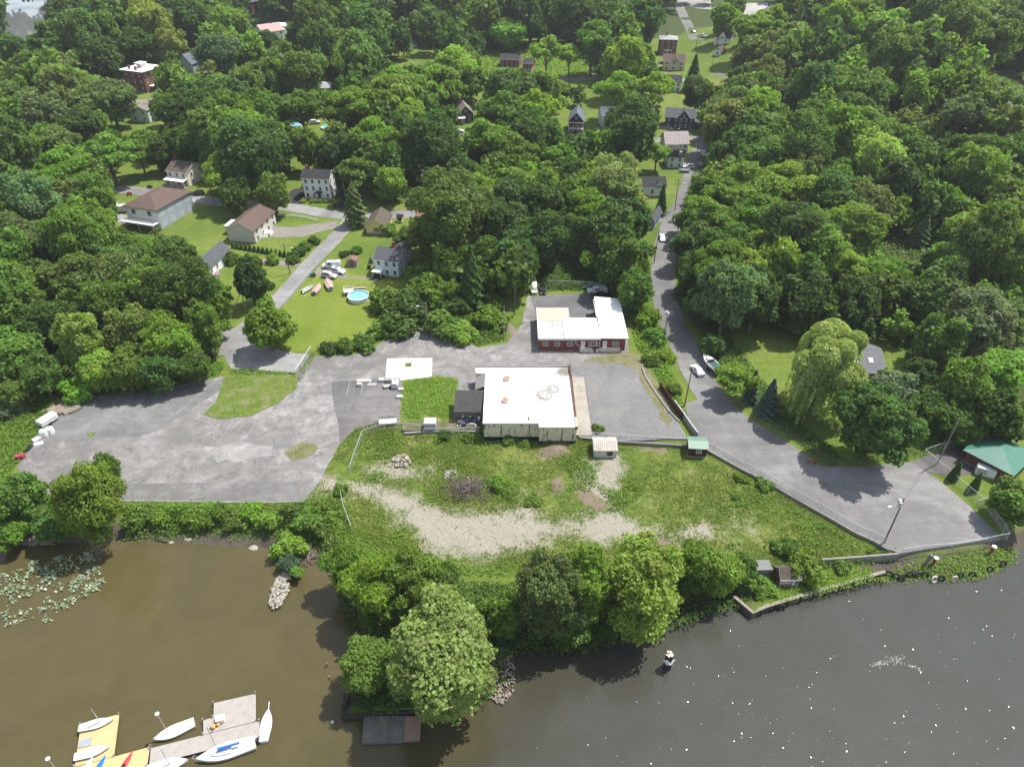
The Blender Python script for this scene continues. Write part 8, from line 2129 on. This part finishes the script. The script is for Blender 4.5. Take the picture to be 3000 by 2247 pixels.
# --- the far woods, too many to count: one mass per tone family
def far_woods():
    rng = np.random.default_rng(5)
    base = {}
    for kind in ('round', 'feather', 'oval', 'open'):
        for k in range(3):
            n = 620
            rad, zc, nl, lr, fl = {'round': ((1, 1, .92), 1.3, 22, .40, 1), 'feather': ((1, 1, .95), 1.45, 20, .36, .62), 'oval': ((1, 1, 1.45), 1.85, 24, .42, 1), 'open': ((1, 1, 1), 1.5, 24, .32, 1)}[kind]
            m, L = crown_mesh('tmp', 40 + k, n, .165, rad, zc, nl, lr, kind, fl)
            V = np.empty(len(m.vertices) * 3, np.float32); m.vertices.foreach_get('co', V); V = V.reshape(-1, 3)
            T = np.empty(len(m.polygons), np.float32); m.attributes['tone'].data.foreach_get('value', T)
            base[(kind, k)] = (V, T); bpy.data.meshes.remove(m)
    fam = {}
    for kind, x, y, R, tone, sz, z, r in REST:
        V, T = base[(kind, rng.integers(3))]
        a = rng.uniform(0, 6.28); ca, sa = math.cos(a), math.sin(a)
        W_ = np.stack([(V[:, 0] * ca - V[:, 1] * sa) * R + x, (V[:, 0] * sa + V[:, 1] * ca) * R + y, V[:, 2] * R * sz + z - .2], 1)
        t2 = {'bright': 'fresh', 'yellow': 'fresh', 'grey': 'olive', 'pale': 'olive'}.get(tone, tone)
        fam.setdefault(t2, []).append((W_, np.clip(T + rng.normal() * .16, 0, 1)))
    for tone, lst in fam.items():
        V = np.concatenate([a for a, b in lst]); T = np.concatenate([b for a, b in lst])
        o = ob('far_woods', np_mesh('far_woods', V, np.arange(len(V)).reshape(-1, 4), LEAF, T))
        o.color = (*TONE[tone], 1)
        stuff(o, f'{TWORD[tone]} crowns scattered through the far continuous woods', 'woods')
far_woods()

# ---------------------------------------------------------------- low growth
def growth(name, label, poly_o, hmax, dens, size, tone, px=False, bumps=.16, zf=None, seed=1, edge=1.2, mask=None):
    rng = np.random.default_rng(seed)
    P = [tuple(p[:2]) for p in (PO(poly_o, None) if not px else [U(*q) for q in poly_o])]
    xs = [p[0] for p in P]; ys = [p[1] for p in P]
    A = (max(xs) - min(xs)) * (max(ys) - min(ys)); n = int(A * dens)
    X = rng.uniform(min(xs), max(xs), n); Y = rng.uniform(min(ys), max(ys), n)
    d, ins = polydist(X, Y, P)
    d = np.where(ins, d, -d) + rng.normal(size=n) * .35
    k = d > 0
    if mask: k &= vnoise(X, Y, mask[0], seed + 50, 4, .6) > mask[1]
    X, Y, d = X[k], Y[k], d[k]; n = len(X)
    b = .1 + 1.1 * vnoise(X, Y, 2.6, seed, 4, .6)
    hh = hmax * np.clip(b, .12, 1.25) * np.clip(d / edge, .15, 1)
    f = rng.random(n) ** .6
    Z = np.maximum(ground_h(X, Y), WL) + hh * f + .05
    dx = rng.normal(size=(n, 3)) * .55; dx[:, 2] += .8
    V, Fq = leaf_quads(np.stack([X, Y, Z], 1), dx, size, rng)
    t = np.clip(.30 + .35 * np.clip(b, 0, 1) + rng.normal(size=n) * .15, 0, 1)
    o = ob(name, np_mesh(name, V, Fq, LEAF, t)); o.color = (*TONE[tone], 1)
    return stuff(o, label, 'undergrowth')
growth('undergrowth', 'leafy green thicket along the shore edge of the lot', [(262, 1088), (640, 1088), (722, 1070), (760, 1105), (762, 1180), (700, 1190), (640, 1150), (420, 1142), (260, 1150)], 2.6, 26, .20, 'fresh', seed=1, edge=2)
growth('undergrowth', 'low creepers spilling over the mud beach', [(330, 1140), (640, 1144), (650, 1160), (560, 1158), (420, 1152), (330, 1156)], .5, 12, .14, 'fresh', seed=2)
growth('undergrowth', 'rank weeds along the west edge of the lot', [(-40, 880), (120, 872), (92, 925), (36, 1006), (-40, 1090)], 1.3, 22, .22, 'fresh', seed=3)
growth('undergrowth', 'leafy fringe under the left wood', [(120, 858), (300, 845), (470, 812), (484, 795), (486, 782), (300, 820), (120, 840)], 1.6, 24, .22, 'fresh', seed=4)
growth('undergrowth', 'shrubby slope behind the parking bays', [(815, 700), (850, 640), (920, 590), (1060, 610), (1095, 650), (1090, 735), (1030, 748), (1000, 730), (960, 714), (900, 712), (850, 720), (795, 752), (760, 762), (690, 764), (685, 750), (790, 735)], 1.5, 16, .24, 'mid', seed=5)
growth('undergrowth', 'ivy and weeds between gravel lot and road', [(1384, 640), (1402, 640), (1440, 750), (1460, 830), (1480, 890), (1462, 880), (1405, 790), (1372, 745), (1360, 690)], 1.4, 22, .22, 'bright', seed=6)
growth('undergrowth', 'dense understory of the wooded point', [(700, 1185), (800, 1225), (1010, 1250), (1150, 1256), (1480, 1240), (1620, 1240), (1640, 1270), (1600, 1300), (1480, 1340), (1300, 1390), (1110, 1400), (1085, 1450), (1040, 1510), (760, 1540), (755, 1480), (770, 1380), (735, 1300), (720, 1230)], 1.6, 18, .22, 'deep', seed=7)
growth('riverside_grass', 'tall grass on the river side of the turning lot', [(1640, 1300), (1660, 1250), (1760, 1222), (1940, 1215), (2140, 1178), (2205, 1170), (2205, 1195), (2120, 1236), (1935, 1238), (1850, 1258), (1740, 1282)], .7, 30, .16, 'bright', seed=8)
growth('ivy_hedge', 'clipped ivy hedge running along the seawall terrace', [(1605, 1202), (1660, 1206), (1760, 1210), (1860, 1200), (1936, 1180), (1940, 1196), (1860, 1214), (1760, 1224), (1650, 1222)], 1.5, 40, .16, 'mid', seed=9, edge=.5)
growth('undergrowth', 'weedy rim of the tree-lined road', [(1450, 640), (1500, 700), (1560, 800), (1640, 900), (1800, 1010), (1820, 990), (1700, 890), (1600, 760), (1520, 660), (1470, 600)], .9, 16, .22, 'deep', seed=10)
growth('undergrowth', 'ground cover on the wooded bank behind the brick office', [(1130, 560), (1400, 560), (1405, 640), (1300, 628), (1142, 628)], 1.3, 14, .3, 'deep', seed=11)
growth('island_weeds', 'low weeds on the oval grass island', [(480, 812), (646, 810), (636, 842), (600, 868), (540, 896), (478, 900), (452, 892), (470, 868)], .40, 16, .13, 'bright', seed=12, mask=(5, .52))
growth('island_weeds', 'sprouting weeds in the small lot patch', [(618, 980), (650, 962), (684, 966), (660, 986), (632, 992)], .25, 9, .12, 'fresh', seed=13)
growth('tall_grass', 'knee-high grass of the plot by the slab', [(869, 824), (940, 812), (988, 820), (980, 880), (972, 908), (868, 908)], .55, 34, .15, 'bright', seed=14, mask=(4, .30))
growth('undergrowth', 'hedge of weeds along the lawn and lot boundary', [(500, 798), (640, 806), (640, 812), (500, 810)], 1.0, 30, .18, 'fresh', seed=15)
growth('undergrowth', 'vines over the entrance gate foot', [(642, 806), (672, 762), (682, 766), (655, 812)], .9, 24, .15, 'fresh', seed=16)
growth('undergrowth', 'weeds at the foot of the warehouse front', [(930, 935), (1050, 945), (1250, 952), (1250, 962), (1050, 962), (925, 948)], 1.1, 22, .18, 'fresh', seed=17)
growth('undergrowth', 'weeds at the foot of the long retaining wall', [(1490, 972), (1700, 1082), (1930, 1198), (1900, 1200), (1690, 1100), (1480, 985)], .8, 20, .16, 'fresh', seed=18)
growth('undergrowth', 'rough meadow between the far houses', [(1040, 100), (1270, 95), (1275, 165), (1150, 172), (1040, 150)], .8, 2.2, .5, 'bright', seed=19)
growth('undergrowth', 'shaded bank plants beside the pump house', [(1960, 905), (2080, 935), (2020, 968), (1990, 985), (1900, 1000), (1850, 990), (1960, 960)], .5, 10, .2, 'deep', seed=20)

growth('undergrowth', 'leafy floor under the hillside wood right of the road', [(1470, 640), (1480, 420), (1560, 220), (1620, 110), (1900, 70), (2260, 70), (2260, 880), (2080, 900), (1950, 760), (1830, 700), (1640, 680), (1540, 700)], 1.4, 1.6, .50, 'mid', seed=21, bumps=0)
growth('undergrowth', 'leafy floor under the western wood', [(-60, 430), (200, 410), (235, 500), (430, 560), (470, 640), (468, 800), (130, 850), (-60, 890)], 1.3, 2.2, .42, 'mid', seed=22)

growth('undergrowth', 'scruffy grass between gravel track and wooded point', [(690, 1080), (790, 1160), (900, 1192), (1010, 1214), (1130, 1218), (1300, 1208), (1480, 1204), (1490, 1220), (1300, 1228), (1130, 1240), (1000, 1238), (880, 1222), (770, 1195), (715, 1140)], .6, 18, .17, 'fresh', seed=23)
growth('weed_tufts', 'taller weed clumps dotted over the open field', [(735, 985), (850, 925), (1050, 955), (1250, 958), (1490, 975), (1700, 1090), (1900, 1195), (1620, 1212), (1500, 1130), (1300, 1105), (1000, 1090), (800, 1040)], .95, 24, .18, 'fresh', seed=24, mask=(7, .70))
growth('weed_tufts', 'rank grass in hollows of the lower field', [(735, 1080), (850, 1125), (960, 1190), (800, 1175), (715, 1110)], .7, 22, .17, 'bright', seed=25, mask=(5, .5))

def field_weeds():
    rng = np.random.default_rng(77)
    P = [tuple(p[:2]) for p in FIELD_SHEET]
    xs = [p[0] for p in P]; ys = [p[1] for p in P]
    n = 230000
    X = rng.uniform(min(xs), max(xs), n); Y = rng.uniform(min(ys), max(ys), n)
    ins = polydist(X, Y, P)[1]; X, Y = X[ins], Y[ins]; n = len(X)
    bare = np.maximum(f_bare(X, Y), f_dirt(X, Y))
    pt = 2.4 * (vnoise(X, Y, 11, 21, 5, .62) - .5)
    dn = np.clip(.40 + .50 * pt, .03, 1) * np.clip(1.0 - bare * 1.25, .012, 1)
    k = rng.random(n) < dn; X, Y, pt = X[k], Y[k], pt[k]; n = len(X)
    tall = np.clip(.18 + .26 * pt, .06, .7)
    Z = hfield(X, Y) + .06 + tall * rng.random(n) ** .7
    N = rng.normal(size=(n, 3)) * .6; N[:, 2] += .75
    V, Fq = leaf_quads(np.stack([X, Y, Z], 1), N, .15, rng)
    t = np.clip(.45 + .16 * pt + rng.normal(size=n) * .18, 0, 1)
    o = ob('field_weeds', np_mesh('field_weeds', V, Fq, LEAF, t)); o.color = (.165, .220, .042, 1)
    stuff(o, 'patchy weeds and grasses over the open field', 'weeds')
field_weeds()

def lily_pads():
    rng = np.random.default_rng(4)
    P = [tuple(U(x * K, y * K, WL)[:2]) for x, y in [(-30, 1250), (40, 1222), (90, 1205), (180, 1190), (215, 1205), (222, 1270), (200, 1285), (160, 1300), (110, 1345), (60, 1330), (20, 1362), (-30, 1365)]]
    xs = [p[0] for p in P]; ys = [p[1] for p in P]
    C = []
    while len(C) < 125:
        x, y = rng.uniform(min(xs), max(xs)), rng.uniform(min(ys), max(ys))
        if polydist(np.array([x]), np.array([y]), P)[1][0]: C.append((x, y))
    V, Fs, T = [], [], []
    for x, y in C:
        for _ in range(rng.integers(8, 18)):
            a = rng.uniform(0, 6.28); r = abs(rng.normal()) * .55; s = rng.uniform(.11, .23)
            c = np.array([x + r * math.cos(a), y + r * math.sin(a), WL + rng.uniform(.04, .42)])
            tx, ty = rng.normal() * .35, rng.normal() * .35
            o = len(V); b = rng.uniform(0, 6.28)
            for j in range(8):
                ang = b + .35 + j * (2 * math.pi - .7) / 7
                V.append((c[0] + s * math.cos(ang), c[1] + s * .8 * math.sin(ang), c[2] + s * (tx * math.cos(ang) + ty * math.sin(ang))))
            Fs.append(tuple(range(o, o + 8))); T.append(rng.uniform(.2, .9))
    me = bpy.data.meshes.new('lily_pads'); me.from_pydata(V, [], Fs)
    a = me.attributes.new('tone', 'FLOAT', 'FACE'); a.data.foreach_set('value', np.array(T, np.float32))
    m = bpy.data.materials.new('lily_leaf'); t, out = nt(m)
    c = ramp(t, nd(t, 'Attribute', attribute_name='tone').outputs['Fac'], [(0, (.10, .155, .065)), (1, (.24, .28, .18))])
    bsdf(t, out, c, .35, .5)
    me.materials.append(m); me.update()
    stuff(ob('lily_pads', me), 'floating patch of pale water lily leaves in the cove', 'water plants')
lily_pads()
def flecks():  # pale flakes laid on the water to imitate sun glitter on ripples
    rng = np.random.default_rng(8)
    V, Fs = [], []
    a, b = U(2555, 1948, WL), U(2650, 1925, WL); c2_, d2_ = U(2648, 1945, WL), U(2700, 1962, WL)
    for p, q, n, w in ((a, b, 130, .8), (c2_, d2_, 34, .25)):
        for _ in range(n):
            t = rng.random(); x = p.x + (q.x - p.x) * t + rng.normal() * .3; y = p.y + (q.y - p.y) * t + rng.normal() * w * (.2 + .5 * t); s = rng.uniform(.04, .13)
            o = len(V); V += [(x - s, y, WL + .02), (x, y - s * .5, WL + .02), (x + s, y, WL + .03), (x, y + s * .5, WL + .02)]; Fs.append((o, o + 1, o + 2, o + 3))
    me = bpy.data.meshes.new('glitter_flecks'); me.from_pydata(V, [], Fs); me.materials.append(M('foam_fleck', (.36, .355, .34), .6, .1, 3)); me.update()
    stuff(ob('glitter_flecks', me), 'pale flakes standing in for foam on the open creek', 'glitter')
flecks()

# thin summer air: one even volume round the whole scene
hz = MB().box(-2900, -550, WL - 5, 2900, 2700, 190).build('haze', None)
hm = bpy.data.materials.new('haze'); t, out = nt(hm)
pv = nd(t, 'VolumePrincipled'); pv.inputs['Density'].default_value = .00010; pv.inputs['Color'].default_value = (.86, .90, .96, 1); pv.inputs['Anisotropy'].default_value = .2
t.links.new(pv.outputs[0], out.inputs['Volume'])
hz.data.materials.append(hm)
stuff(hz, 'thin pale summer haze over the valley', 'haze')
